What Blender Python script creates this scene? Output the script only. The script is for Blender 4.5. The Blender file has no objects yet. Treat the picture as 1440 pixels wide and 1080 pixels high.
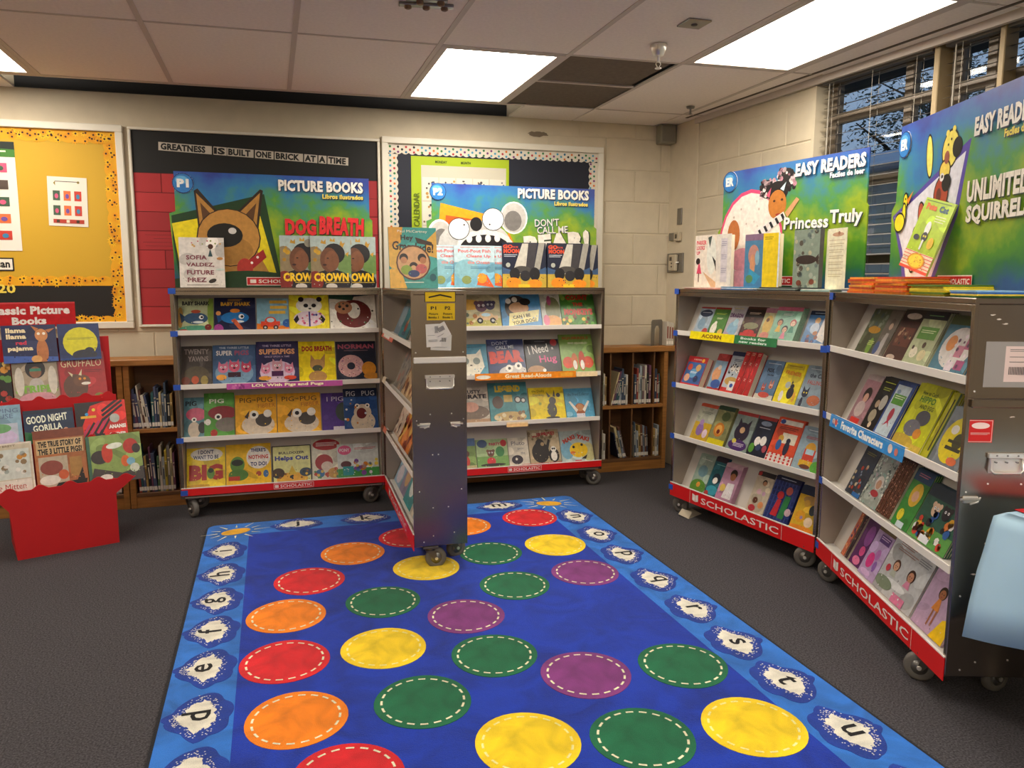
import bpy, math, random
from mathutils import Vector, Matrix, Euler
import numpy as np
SC = bpy.context.scene
COL = SC.collection
R = math.radians
rnd = random.Random(7)

# ---------------------------------------------------------------- camera
cam_d = bpy.data.cameras.new('camera')
cam = bpy.data.objects.new('camera', cam_d)
COL.objects.link(cam)
cam_d.sensor_fit = 'HORIZONTAL'
cam_d.sensor_width = 36.0
cam_d.lens = 36.0 * 1082.0 / 1440.0
cam_d.clip_start = 0.05
cam_d.clip_end = 200
def vp(x, y):
    return Vector(((x - 720) / 1082.0, -(y - 540) / 1082.0, -1.0)).normalized()
_y = vp(380, 392); _x = vp(4275, 404); _x = (_x - _x.dot(_y) * _y).normalized(); _z = _x.cross(_y)
cam.matrix_world = Matrix.Translation((0, 0, 1.5)) @ Matrix((_x, _y, _z)).to_4x4()
SC.camera = cam

# ---------------------------------------------------------------- world, exposure
wd = bpy.data.worlds.new('dusk'); SC.world = wd; wd.use_nodes = True
bg = wd.node_tree.nodes['Background']
bg.inputs['Color'].default_value = (0.22, 0.30, 0.43, 1)
bg.inputs['Strength'].default_value = 1.25
SC.view_settings.view_transform = 'Standard'
SC.view_settings.look = 'None'
SC.view_settings.gamma = 1
SC.view_settings.use_curve_mapping = False
SC.view_settings.exposure = 0.0
LIGHT_POWER = 17.5
LIGHT_COLOR = (1.0, 0.91, 0.79, 1)

# ---------------------------------------------------------------- colours and materials
def lin(h):
    if not isinstance(h, str): return tuple(h)
    h = h.lstrip('#'); o = []
    if len(h) == 3: h = h[0]*2 + h[1]*2 + h[2]*2
    for i in (0, 2, 4):
        c = int(h[i:i+2], 16) / 255.0
        o.append(c / 12.92 if c <= 0.04045 else ((c + 0.055) / 1.055) ** 2.4)
    return tuple(o)
MATS = {}
def mat(name, color='#808080', rough=0.6, metal=0.0, noise=0.0, nscale=20.0, bump=0.0, bscale=200.0, attr=False, spec=0.5, stretch=None, emit=None, color2=None):
    if name in MATS: return MATS[name]
    m = bpy.data.materials.new(name); m.use_nodes = True
    nt = m.node_tree; b = nt.nodes['Principled BSDF']
    c = lin(color)
    b.inputs['Base Color'].default_value = (*c, 1)
    b.inputs['Roughness'].default_value = rough
    b.inputs['Metallic'].default_value = metal
    b.inputs['Specular IOR Level'].default_value = spec
    tc = nt.nodes.new('ShaderNodeTexCoord'); src = tc.outputs['Object']
    if stretch:
        mp = nt.nodes.new('ShaderNodeMapping'); mp.inputs['Scale'].default_value = stretch
        nt.links.new(src, mp.inputs['Vector']); src = mp.outputs['Vector']
    base = None
    if attr:
        a = nt.nodes.new('ShaderNodeAttribute'); a.attribute_name = 'Col'; base = a.outputs['Color']
    if noise > 0:
        n = nt.nodes.new('ShaderNodeTexNoise'); n.inputs['Scale'].default_value = nscale; n.inputs['Detail'].default_value = 4
        nt.links.new(src, n.inputs['Vector'])
        rp = nt.nodes.new('ShaderNodeMapRange')
        rp.inputs['From Min'].default_value = 0.3; rp.inputs['From Max'].default_value = 0.7
        rp.inputs['To Min'].default_value = 0.0 if color2 else 1 - noise; rp.inputs['To Max'].default_value = 1.0 if color2 else 1 + noise
        nt.links.new(n.outputs['Fac'], rp.inputs['Value'])
        if color2:
            mx = nt.nodes.new('ShaderNodeMix'); mx.data_type = 'RGBA'
            mx.inputs[6].default_value = (*c, 1); mx.inputs[7].default_value = (*lin(color2), 1)
            nt.links.new(rp.outputs['Result'], mx.inputs[0]); nt.links.new(mx.outputs[2], b.inputs['Base Color'])
        else:
            mx = nt.nodes.new('ShaderNodeVectorMath'); mx.operation = 'SCALE'
            if base: nt.links.new(base, mx.inputs[0])
            else: mx.inputs[0].default_value = c
            nt.links.new(rp.outputs['Result'], mx.inputs['Scale'])
            nt.links.new(mx.outputs[0], b.inputs['Base Color'])
    elif base: nt.links.new(base, b.inputs['Base Color'])
    if bump > 0:
        n2 = nt.nodes.new('ShaderNodeTexNoise'); n2.inputs['Scale'].default_value = bscale; n2.inputs['Detail'].default_value = 3
        nt.links.new(src, n2.inputs['Vector'])
        bp = nt.nodes.new('ShaderNodeBump'); bp.inputs['Strength'].default_value = bump; bp.inputs['Distance'].default_value = 0.003
        nt.links.new(n2.outputs['Fac'], bp.inputs['Height']); nt.links.new(bp.outputs['Normal'], b.inputs['Normal'])
    if emit:
        b.inputs['Emission Color'].default_value = (*emit[0][:3], 1); b.inputs['Emission Strength'].default_value = emit[1]
    MATS[name] = m
    return m
M_PRINT = mat('printed gloss card', attr=True, rough=0.32, noise=0.13, nscale=38)
M_PAPER = mat('printed matt paper', attr=True, rough=0.7)
M_PAGES = mat('page edges', '#e6dcc2', 0.8, noise=0.12, nscale=300, stretch=(1, 40, 1))
M_CAST = mat('cast metal', '#8d8a85', 0.35, 0.8)
M_METAL = mat('brushed aluminium', '#a09488', 0.24, 1.0, noise=0.05, nscale=3, bump=0.02, bscale=20)
M_METAL_IN = mat('dull aluminium inside', '#a89c90', 0.45, 0.5, noise=0.1, nscale=5)
M_SHELFBACK = mat('grey painted shelf back', '#cbc5bb', 0.55, noise=0.06, nscale=4)
M_LIP = mat('white shelf lip', '#e9e4da', 0.45)
M_RED = mat('red printed band', '#e01a1c', 0.4)
M_CHROME = mat('chrome', '#efebe2', 0.3, 0.7)
M_RUBBER = mat('dark caster rubber', '#64605a', 0.6)
M_FORK = mat('caster fork metal', '#6d6860', 0.35, 0.8)
M_TAPE = mat('blue painter tape', '#2453b8', 0.6)
M_CEIL = mat('ceiling tile', '#f2e8de', 0.9, noise=0.04, nscale=60, bump=0.35, bscale=350)
M_CEILDARK = mat('dark stained ceiling tile', '#6b5e50', 0.9, noise=0.12, nscale=40, bump=0.3, bscale=300)
M_TEE = mat('ceiling tee', '#c9bdb2', 0.6)
M_WALL = mat('painted block', '#cfc2a8', 0.75, noise=0.05, nscale=8, bump=0.25, bscale=120)
M_MORTAR = mat('painted mortar', '#c6b99f', 0.85)
M_BLACK = mat('void shade black', '#0b0b0d', 0.6)
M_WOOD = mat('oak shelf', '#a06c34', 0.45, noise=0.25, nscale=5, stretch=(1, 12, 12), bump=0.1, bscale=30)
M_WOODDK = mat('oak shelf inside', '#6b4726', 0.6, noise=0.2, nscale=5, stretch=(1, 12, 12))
M_FRAME = mat('white board frame', '#e3dccb', 0.5)
M_FLOOR = mat('charcoal floor carpet', '#19181b', 0.95, noise=0.55, nscale=150, bump=1.0, bscale=260, color2='#534f53')
M_CARDRED = mat('red display cardboard', '#c4141a', 0.55, noise=0.04, nscale=5)
M_BLIND = mat('beige blind slat', '#7d7870', 0.5)
M_WINFRAME = mat('tan window frame', '#75695a', 0.5)
M_SPINE = mat('book spine print', attr=True, rough=0.5)
M_PLASTIC = mat('off-white plastic', '#b8ab92', 0.5)

def glass():
    m = bpy.data.materials.new('window glass'); m.use_nodes = True; nt = m.node_tree
    nt.nodes.remove(nt.nodes['Principled BSDF'])
    t = nt.nodes.new('ShaderNodeBsdfTransparent'); t.inputs['Color'].default_value = (0.93, 0.96, 0.97, 1)
    g = nt.nodes.new('ShaderNodeBsdfGlossy'); g.inputs['Roughness'].default_value = 0.03
    lw = nt.nodes.new('ShaderNodeLayerWeight'); pw = nt.nodes.new('ShaderNodeMath'); pw.operation = 'POWER'; pw.inputs[1].default_value = 4
    f = nt.nodes.new('ShaderNodeMath'); f.operation = 'MULTIPLY_ADD'; f.inputs[1].default_value = .8; f.inputs[2].default_value = .04
    nt.links.new(lw.outputs['Facing'], pw.inputs[0]); nt.links.new(pw.outputs[0], f.inputs[0])
    mx = nt.nodes.new('ShaderNodeMixShader')
    nt.links.new(f.outputs[0], mx.inputs[0]); nt.links.new(t.outputs[0], mx.inputs[1]); nt.links.new(g.outputs[0], mx.inputs[2])
    nt.links.new(mx.outputs[0], nt.nodes['Material Output'].inputs['Surface'])
    return m
M_GLASS = glass()

def rugmat():
    m = bpy.data.materials.new('tufted rug pile'); m.use_nodes = True; nt = m.node_tree; b = nt.nodes['Principled BSDF']
    b.inputs['Roughness'].default_value = 0.95; b.inputs['Specular IOR Level'].default_value = 0.15
    b.inputs['Sheen Weight'].default_value = 0.15
    tc = nt.nodes.new('ShaderNodeTexCoord')
    a = nt.nodes.new('ShaderNodeAttribute'); a.attribute_name = 'Col'
    n = nt.nodes.new('ShaderNodeTexNoise'); n.inputs['Scale'].default_value = 5; n.inputs['Detail'].default_value = 6; n.inputs['Distortion'].default_value = 1.2
    n2 = nt.nodes.new('ShaderNodeTexNoise'); n2.inputs['Scale'].default_value = 420; n2.inputs['Detail'].default_value = 2
    r1 = nt.nodes.new('ShaderNodeMapRange'); r1.inputs['From Min'].default_value = .3; r1.inputs['From Max'].default_value = .62; r1.inputs['To Min'].default_value = .60; r1.inputs['To Max'].default_value = 1.08
    r2 = nt.nodes.new('ShaderNodeMapRange'); r2.inputs['From Min'].default_value = .3; r2.inputs['From Max'].default_value = .7; r2.inputs['To Min'].default_value = .8; r2.inputs['To Max'].default_value = 1.2
    mu = nt.nodes.new('ShaderNodeMath'); mu.operation = 'MULTIPLY'
    s = nt.nodes.new('ShaderNodeVectorMath'); s.operation = 'SCALE'
    bp = nt.nodes.new('ShaderNodeBump'); bp.inputs['Strength'].default_value = .7; bp.inputs['Distance'].default_value = .004
    L = nt.links.new
    L(tc.outputs['Object'], n.inputs['Vector']); L(tc.outputs['Object'], n2.inputs['Vector'])
    L(n.outputs['Fac'], r1.inputs['Value']); L(n2.outputs['Fac'], r2.inputs['Value'])
    L(r1.outputs[0], mu.inputs[0]); L(r2.outputs[0], mu.inputs[1]); L(a.outputs['Color'], s.inputs[0]); L(mu.outputs[0], s.inputs['Scale'])
    L(s.outputs[0], b.inputs['Base Color']); L(n2.outputs['Fac'], bp.inputs['Height']); L(bp.outputs[0], b.inputs['Normal'])
    return m
M_RUG = rugmat()

def postermat():
    # printed blue / green / yellow airbrushed backdrop of the header boards
    m = bpy.data.materials.new('airbrushed header print'); m.use_nodes = True; nt = m.node_tree; b = nt.nodes['Principled BSDF']
    b.inputs['Roughness'].default_value = .4
    tc = nt.nodes.new('ShaderNodeTexCoord'); sp = nt.nodes.new('ShaderNodeSeparateXYZ')
    n = nt.nodes.new('ShaderNodeTexNoise'); n.inputs['Scale'].default_value = 2.6; n.inputs['Detail'].default_value = 3
    n2 = nt.nodes.new('ShaderNodeTexNoise'); n2.inputs['Scale'].default_value = 30
    ad = nt.nodes.new('ShaderNodeMath'); ad.operation = 'MULTIPLY_ADD'; ad.inputs[1].default_value = 0.75
    ad2 = nt.nodes.new('ShaderNodeMath'); ad2.operation = 'MULTIPLY_ADD'; ad2.inputs[1].default_value = 0.10
    cr = nt.nodes.new('ShaderNodeValToRGB'); e = cr.color_ramp.elements
    cols = [(0.0, '#16345e'), (.16, '#1c4f80'), (.30, '#27703c'), (.44, '#4f8f20'), (.54, '#93ae18'), (.64, '#4e9440'), (.76, '#2c7cae'), (.92, '#2b55a8'), (1.0, '#2c3f92')]
    e[0].position = cols[0][0]; e[0].color = (*lin(cols[0][1]), 1); e[1].position = 1.0; e[1].color = (*lin(cols[-1][1]), 1)
    for p, c in cols[1:-1]:
        k = e.new(p); k.color = (*lin(c), 1)
    mr = nt.nodes.new('ShaderNodeMapRange'); mr.inputs['From Min'].default_value = 0.28; mr.inputs['From Max'].default_value = 1.18
    L = nt.links.new
    L(tc.outputs['Object'], sp.inputs[0]); L(tc.outputs['Object'], n.inputs['Vector']); L(tc.outputs['Object'], n2.inputs['Vector'])
    L(n.outputs['Fac'], ad.inputs[0]); L(sp.outputs['Z'], ad.inputs[2]); L(n2.outputs['Fac'], ad2.inputs[0]); L(ad.outputs[0], ad2.inputs[2])
    L(ad2.outputs[0], mr.inputs['Value']); L(mr.outputs[0], cr.inputs[0]); L(cr.outputs[0], b.inputs['Base Color'])
    return m
M_POSTER = postermat()

# ---------------------------------------------------------------- mesh building
WHITE = (1, 1, 1)
class MB:
    def __init__(self): self.v = []; self.f = []; self.c = []; self.sm = []
    def face(self, pts, col=WHITE, smooth=False):
        i = len(self.v); self.v.extend([tuple(p) for p in pts]); self.f.append(tuple(range(i, i + len(pts)))); self.c.append(col); self.sm.append(smooth)
    def box(self, x0, y0, z0, x1, y1, z1, col=WHITE, M=None):
        P = [(x0,y0,z0),(x1,y0,z0),(x1,y1,z0),(x0,y1,z0),(x0,y0,z1),(x1,y0,z1),(x1,y1,z1),(x0,y1,z1)]
        if M is not None: P = [tuple(M @ Vector(p)) for p in P]
        i = len(self.v); self.v.extend(P)
        for f in ((0,3,2,1),(4,5,6,7),(0,1,5,4),(1,2,6,5),(2,3,7,6),(3,0,4,7)):
            self.f.append(tuple(i + k for k in f)); self.c.append(col); self.sm.append(False)
        return self
    def bbox(self, x0, y0, z0, x1, y1, z1, b=0.003, col=WHITE):
        # box with chamfered vertical-view edges (all 12 edges chamfered)
        import bmesh
        bm = bmesh.new(); bmesh.ops.create_cube(bm, size=1.0)
        for v in bm.verts:
            v.co = Vector((x0 + (v.co.x + .5) * (x1 - x0), y0 + (v.co.y + .5) * (y1 - y0), z0 + (v.co.z + .5) * (z1 - z0)))
        bmesh.ops.bevel(bm, geom=bm.edges[:], offset=b, segments=1, affect='EDGES')
        i = len(self.v); self.v.extend([tuple(v.co) for v in bm.verts])
        for f in bm.faces: self.f.append(tuple(i + v.index for v in f.verts)); self.c.append(col); self.sm.append(False)
        bm.free(); return self
    def prism(self, poly, axis, a, b, col=WHITE):
        # poly list of 2d points; axis 'x','y','z' is the extrusion axis
        def P(p, t):
            if axis == 'x': return (t, p[0], p[1])
            if axis == 'y': return (p[0], t, p[1])
            return (p[0], p[1], t)
        n = len(poly); i = len(self.v)
        self.v.extend([P(p, a) for p in poly]); self.v.extend([P(p, b) for p in poly])
        self.f.append(tuple(i + k for k in range(n))); self.f.append(tuple(i + n + k for k in reversed(range(n))))
        self.c += [col, col]; self.sm += [False, False]
        for k in range(n):
            self.f.append((i + k, i + n + k, i + n + (k + 1) % n, i + (k + 1) % n)); self.c.append(col); self.sm.append(False)
        return self
    def tube(self, pts, r, seg=10, col=WHITE, caps=True, rs=None):
        pts = [Vector(p) for p in pts]; rings = []
        for k, p in enumerate(pts):
            d = (pts[min(k + 1, len(pts) - 1)] - pts[max(k - 1, 0)]).normalized()
            up = Vector((0, 0, 1)) if abs(d.z) < .9 else Vector((1, 0, 0))
            a = d.cross(up).normalized(); b = d.cross(a); rr = rs[k] if rs else r
            i = len(self.v)
            self.v.extend([tuple(p + (a * math.cos(t) + b * math.sin(t)) * rr) for t in [2 * math.pi * q / seg for q in range(seg)]])
            rings.append(i)
        for a, b in zip(rings, rings[1:]):
            for q in range(seg):
                self.f.append((a + q, a + (q + 1) % seg, b + (q + 1) % seg, b + q)); self.c.append(col); self.sm.append(True)
        if caps:
            for a in (rings[0], rings[-1]):
                self.f.append(tuple(a + q for q in range(seg))); self.c.append(col); self.sm.append(False)
        return self
    def lathe(self, prof, seg=20, axis='z', o=(0, 0, 0), col=WHITE):
        # prof: (radius, height); revolve about axis through o
        rings = []
        for r, h in prof:
            i = len(self.v); rings.append(i)
            for q in range(seg):
                t = 2 * math.pi * q / seg; a, b = r * math.cos(t), r * math.sin(t)
                p = (a, b, h) if axis == 'z' else ((h, a, b) if axis == 'x' else (a, h, b))
                self.v.append((p[0] + o[0], p[1] + o[1], p[2] + o[2]))
        for a, b in zip(rings, rings[1:]):
            for q in range(seg):
                self.f.append((a + q, a + (q + 1) % seg, b + (q + 1) % seg, b + q)); self.c.append(col); self.sm.append(True)
        for a in (rings[0], rings[-1]):
            self.f.append(tuple(a + q for q in range(seg))); self.c.append(col); self.sm.append(False)
        return self
    def mesh(self, name):
        me = bpy.data.meshes.new(name); me.from_pydata(self.v, [], self.f)
        me.polygons.foreach_set('use_smooth', self.sm)
        if any(c is not WHITE for c in self.c):
            at = me.color_attributes.new('Col', 'FLOAT_COLOR', 'CORNER')
            n = [len(f) for f in self.f]
            arr = np.repeat(np.array([(*lin(c), 1.0) for c in self.c], dtype=np.float32), n, axis=0)
            at.data.foreach_set('color', arr.ravel())
        me.update()
        return me
    def obj(self, name, m, parent=None):
        me = self.mesh(name); me.materials.append(m)
        return link(name, me, parent)
def link(name, me, parent=None):
    o = bpy.data.objects.new(name, me); COL.objects.link(o)
    if parent: o.parent = parent
    return o
LABELS = set()
def tag(o, label, cat, group=None):
    o['label'] = label; o['category'] = cat
    if group: o['group'] = group
    return o
def thing(name, label, cat, loc=(0, 0, 0), rz=0, group=None):
    o = bpy.data.objects.new(name, None); COL.objects.link(o); o.location = loc; o.rotation_euler = (0, 0, rz)
    o.empty_display_size = .05
    return tag(o, label, cat, group)
def struct(o): o['kind'] = 'structure'; return o

# ---------------------------------------------------------------- flat print: text and shapes
_txt = {}
def text_tris(s, bold=0.0):
    k = (s, bold)
    if k not in _txt:
        cu = bpy.data.curves.new('t', 'FONT'); cu.body = s; cu.resolution_u = 2; cu.offset = bold; cu.fill_mode = 'FRONT'
        cu.extrude = 0; cu.space_character = 1 + bold*1.1
        ob = bpy.data.objects.new('t', cu)
        me = ob.to_mesh()
        vs = [(v.co.x, v.co.y) for v in me.vertices]; fs = [tuple(p.vertices) for p in me.polygons]
        ob.to_mesh_clear(); bpy.data.objects.remove(ob); bpy.data.curves.remove(cu)
        xs = [v[0] for v in vs] or [0, 1]; ys = [v[1] for v in vs] or [0, 1]
        _txt[k] = (vs, fs, min(xs), max(xs), min(ys), max(ys))
    return _txt[k]
def clip(poly, w, h):
    def cut(P, ins, inter):
        o = []
        for i in range(len(P)):
            a, b = P[i - 1], P[i]
            if ins(b):
                if not ins(a): o.append(inter(a, b))
                o.append(b)
            elif ins(a): o.append(inter(a, b))
        return o
    for ax, lim, sg in ((0, 0, 1), (0, w, -1), (1, 0, 1), (1, h, -1)):
        if not poly: return poly
        ins = lambda p: (p[ax] - lim) * sg >= -1e-9
        def inter(a, b):
            t = (lim - a[ax]) / (b[ax] - a[ax]); return (a[0] + (b[0] - a[0]) * t, a[1] + (b[1] - a[1]) * t)
        poly = cut(poly, ins, inter)
    return poly
def paint(mb, ops, w, h, T, dz=0.00012, do_clip=True):
    """ops in unit coordinates (0..1 across, 0..1 up); T(x, y, lift) maps metres on the sheet to 3D"""
    k = 1
    def add(P, col):
        nonlocal k
        if do_clip: P = clip(P, w, h)
        if len(P) >= 3: mb.face([T(x, y, k * dz) for x, y in P], col)
    for op in ops:
        t = op[0]
        if t == 'r':
            _, x0, y0, x1, y1, c = op; add([(x0*w, y0*h), (x1*w, y0*h), (x1*w, y1*h), (x0*w, y1*h)], c)
        elif t == 'p':
            add([(x*w, y*h) for x, y in op[1]], op[2])
        elif t in 'ec':
            if t == 'e': _, cx, cy, rx, ry, c = op[:6]; rx *= w; ry *= h; an = op[6] if len(op) > 6 else 0
            else: _, cx, cy, rx, c = op; rx *= w; ry = rx; an = 0
            n = 20 if max(rx, ry) > .01 else 10; ca, sa = math.cos(R(an)), math.sin(R(an))
            P = []
            for q in range(n):
                a, b = rx*math.cos(2*math.pi*q/n), ry*math.sin(2*math.pi*q/n); P.append((cx*w + a*ca - b*sa, cy*h + a*sa + b*ca))
            add(P, c)
        elif t == 't':
            _, s, cx, cy, tw, th, c = op[:7]; an = op[7] if len(op) > 7 else 0; bold = op[8] if len(op) > 8 else 0.02
            vs, fs, a, b, d, e = text_tris(s, bold)
            sx = tw*w / (b - a); sy = th*h / (e - d); ca, sa = math.cos(R(an)), math.sin(R(an))
            Q = []
            for x, y in vs:
                X = (x - (a + b)/2)*sx; Y = (y - (d + e)/2)*sy
                Q.append((cx*w + X*ca - Y*sa, cy*h + X*sa + Y*ca))
            i = len(mb.v); mb.v.extend([T(x, y, k*dz) for x, y in Q])
            for f in fs:
                mb.f.append(tuple(i + j for j in f)); mb.c.append(c); mb.sm.append(False)
        elif t == 'b':      # several thin bars: small print too fine to read
            _, x0, x1, y, n, c = op
            for j in range(n):
                yy = y - j*.035; xx = x1 - (.12 if j == n - 1 and n > 1 else 0)*(x1 - x0)
                add([(x0*w, yy*h), (xx*w, yy*h), (xx*w, (yy + .014)*h), (x0*w, (yy + .014)*h)], c)
        elif t == 'd':      # scattered dots
            _, sd, n, x0, y0, x1, y1, r, cs = op; q = random.Random(sd)
            for j in range(n):
                cx, cy = q.uniform(x0, x1)*w, q.uniform(y0, y1)*h; rr = r*w*q.uniform(.6, 1.3); a0 = q.random()*6
                add([(cx + rr*math.cos(a0 + 2*math.pi*m/7), cy + rr*math.sin(a0 + 2*math.pi*m/7)) for m in range(7)], cs[j % len(cs)])
        k += 1
def sheet(name, w, h, th, ops, parent, bgc=None, m=None, edge=None, clipit=True, dz=0.00012, outline=None):
    """upright flat sheet in its own frame: x across, z up, front faces -y, thickness th"""
    mb = MB(); c = bgc or '#ffffff'
    if outline: mb.prism([(x*w, y*h) for x, y in outline], 'y', 0, th, c)
    else: mb.box(0, 0, 0, w, th, h, c)
    paint(mb, ops, w, h, lambda x, y, l: (x, -l, y), dz, clipit)
    return mb.obj(name, m or M_PAPER, parent)

# ---------------------------------------------------------------- simple drawn motifs (plain, generic)
def critter(cx, cy, s, col, ear='r', eyes='#ffffff', nose='#1a1614', belly=None):
    o = []
    if ear == 'r': o += [('c', cx - s*.8, cy + s*.8, s*.42, col), ('c', cx + s*.8, cy + s*.8, s*.42, col)]
    if ear == 'p': o += [('p', [(cx - s, cy + s*.3), (cx - s*.8, cy + s*1.5), (cx - s*.2, cy + s*.7)], col), ('p', [(cx + s, cy + s*.3), (cx + s*.8, cy + s*1.5), (cx + s*.2, cy + s*.7)], col)]
    o += [('c', cx, cy, s, col)]
    if belly: o += [('c', cx, cy - s*.3, s*.55, belly)]
    o += [('c', cx - s*.38, cy + s*.25, s*.22, eyes), ('c', cx + s*.38, cy + s*.25, s*.22, eyes),
          ('c', cx - s*.36, cy + s*.25, s*.1, '#101010'), ('c', cx + s*.36, cy + s*.25, s*.1, '#101010'), ('e', cx, cy - s*.2, s*.24, s*.16, nose)]
    return o
def kid(cx, cy, s, skin, hair, dress):
    return [('c', cx, cy + s*.1, s*1.15, hair), ('p', [(cx - s*.3, cy - s*.6), (cx + s*.3, cy - s*.6), (cx + s*1.1, cy - s*2.6), (cx - s*1.1, cy - s*2.6)], dress),
            ('c', cx, cy - s*.1, s*.85, skin), ('c', cx - s*.3, cy, s*.12, '#201814'), ('c', cx + s*.3, cy, s*.12, '#201814'), ('e', cx, cy - s*.45, s*.25, s*.07, '#a03030')]
def fish(cx, cy, s, col, fin):
    return [('p', [(cx - s*.7, cy), (cx - s*1.35, cy + s*.5), (cx - s*1.2, cy - s*.4)], fin), ('p', [(cx - s*.1, cy + s*.3), (cx + s*.05, cy + s*.75), (cx + s*.4, cy + s*.3)], fin),
            ('e', cx, cy, s, s*.5, col), ('c', cx + s*.45, cy + s*.1, s*.2, '#ffffff'), ('c', cx + s*.5, cy + s*.1, s*.11, '#121212'), ('e', cx + s*.2, cy - s*.32, s*.45, s*.1, '#e8efee')]
def car(cx, cy, s, col):
    return [('e', cx, cy + s*.35, s*.6, s*.4, col), ('r', cx - s, cy - s*.25, cx + s, cy + s*.3, col), ('e', cx, cy + s*.42, s*.4, s*.22, '#bfe0ee'),
            ('c', cx - s*.55, cy - s*.3, s*.26, '#1c1a1a'), ('c', cx + s*.55, cy - s*.3, s*.26, '#1c1a1a'), ('c', cx - s*.55, cy - s*.3, s*.12, '#b9b9b9'), ('c', cx + s*.55, cy - s*.3, s*.12, '#b9b9b9')]

# ---------------------------------------------------------------- books
def book_meshes(w, h, t, bgc, ops, spine=None, back=None):
    mb = MB(); e = .0016; hw = w/2
    mb.box(-hw, 0, 0, hw, e, h, bgc); mb.box(-hw, t - e, 0, hw, t, h, back or bgc); mb.box(-hw, e, 0, -hw + e, t - e, h, spine or bgc)
    q = random.Random(len(ops)*31 + int(w*1000)); c0 = lin(bgc)
    def tint(f): return tuple(min(1.0, v*f + (.015 if f > 1 else 0)) for v in c0)
    deco = [('e', q.random(), q.random(), q.uniform(.08, .3), q.uniform(.05, .16), tint(q.choice((.72, .84, 1.18, 1.35))), q.uniform(-40, 40)) for _ in range(7)]
    tiny = [('d', q.randint(0, 999), 12, .04, .03, .96, .34, .012, [tint(.55), tint(1.35), tint(.7), tint(1.5)])] if w > .12 else []
    paint(mb, deco[:7] + ops + tiny, w, h, lambda x, y, l: (x - hw, -l, y), .00009)
    pg = MB(); pg.box(-hw + e + .0002, e + .0002, .002, hw - .003, t - e - .0002, h - .002, '#e6dcc2')
    return mb, pg
def make_book(label, w, h, t, bgc, ops, M, group=None, name='picture_book', spine=None, back=None, cat='book'):
    a, b = book_meshes(w, h, t, bgc, ops, spine, back)
    r = bpy.data.objects.new(name, None); COL.objects.link(r); r.empty_display_size = .03; r.matrix_world = M
    tag(r, label, cat, group)
    a.obj('cover', M_PRINT, r); b.obj('pages', M_PAGES, r)
    return r
def copy_thing(o, M, label):
    c = o.copy(); COL.objects.link(c); c.matrix_world = M; c['label'] = label
    for ch in o.children:
        d = ch.copy(); COL.objects.link(d); d.parent = c; d.matrix_parent_inverse = ch.matrix_parent_inverse
    return c

# ================================================================ ROOM
WO = (0.5, 5.73); WA = math.atan(-0.035)               # back wall frame: local x along the wall
CX, CY = WO[0] + 2.58, WO[1] - 0.035 * 2.58             # right corner
SA = math.atan2(-3.02 , 0.204)                          # side wall runs towards the viewer
def back_xy(x, d=0.0):                                  # point on back wall at world x, d metres in front of it
    return (x, 5.73 - 0.035 * (x - .5) - d)

fl = MB(); fl.box(-3.6, -3.2, -0.05, 4.0, 6.0, 0); struct(fl.obj('floor', M_FLOOR))

wb = MB(); wb.box(-4.15, 0, 0, 2.62, .12, 2.86)
wall_back = struct(wb.obj('wall_back', M_WALL)); wall_back.location = (*WO, 0); wall_back.rotation_euler = (0, 0, WA)
ws = MB()
# side wall local frame: x along wall towards viewer, y into the wall is +y (rotated), built with window opening from s=1.58
ws.box(-.12, 0, 0, 1.57, .16, 2.86); ws.box(1.57, 0, 0, 9.0, .16, 1.02); ws.box(1.57, 0, 2.70, 9.0, .16, 2.86)
wall_side = struct(ws.obj('wall_right', M_WALL)); wall_side.location = (CX, CY, 0); wall_side.rotation_euler = (0, 0, SA)
for nm, b in (('wall_left', (-3.6, -3.2, 0, -3.5, 6.0, 2.86)), ('wall_front', (-3.6, -3.3, 0, 4.0, -3.2, 2.86))):
    k = MB(); k.box(*b); struct(k.obj(nm, M_WALL))

# painted concrete blocks standing proud of their joints
BW, BH = .47, .2425
def block_mesh(w, h, name):
    k = MB(); k.bbox(.004, -.005, .004, w - .004, .004, h - .004, .0035); me = k.mesh(name); me.materials.append(M_WALL); return me
blk = block_mesh(BW, BH, 'block'); blk_top = block_mesh(BW, .11, 'block_top')
for r in range(8):
    z = .8925 + r * BH
    off = 2.767 if r % 2 == 1 else 2.987
    for k in range(-14, 2):
        x = off + k * BW - WO[0]
        if x > 2.5 or x < -4.1: continue
        full = x > 1.5 or z < 1.15
        if not full: continue
        o = link('block', blk_top if r == 7 else blk, wall_back); o.location = (x, 0, z)
        if r == 7: o.location.z = 2.59
        if x + BW > 2.575: o.scale.x = (2.575 - x)/BW
hb = block_mesh(.24, BH, 'half_block')
for r in range(8):
    z = .8925 + r * BH
    if r == 7: continue
    xs = [(.39, hb), (.63, blk), (1.10, blk)] if r % 2 else [(.39, blk), (.86, blk), (1.33, hb)]
    for s, me in xs:
        o = link('block', me, wall_side); o.location = (s, 0, z)
k = MB(); k.bbox(.0, -.012, 0, .375, .002, 2.70, .004); k.obj('pilaster', M_WALL, wall_side)
k = MB(); k.box(1.555, -.006, 0, 1.58, .16, 2.7); k.obj('window_reveal', M_WALL, wall_side)
k = MB(); k.box(-4.1, -.012, 0, 2.57, 0, .09); bb = struct(k.obj('baseboard_back', mat('dark rubber base', '#2a2420', .6))); bb.location = (*WO, 0); bb.rotation_euler = (0, 0, WA)
k = MB(); q = random.Random(3)
P = []
for j in range(22):
    a = 2*math.pi*j/22; P.append((.085*math.cos(a)*q.uniform(.7, 1.1), .02*math.sin(a)*q.uniform(.6, 1.2)))
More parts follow.
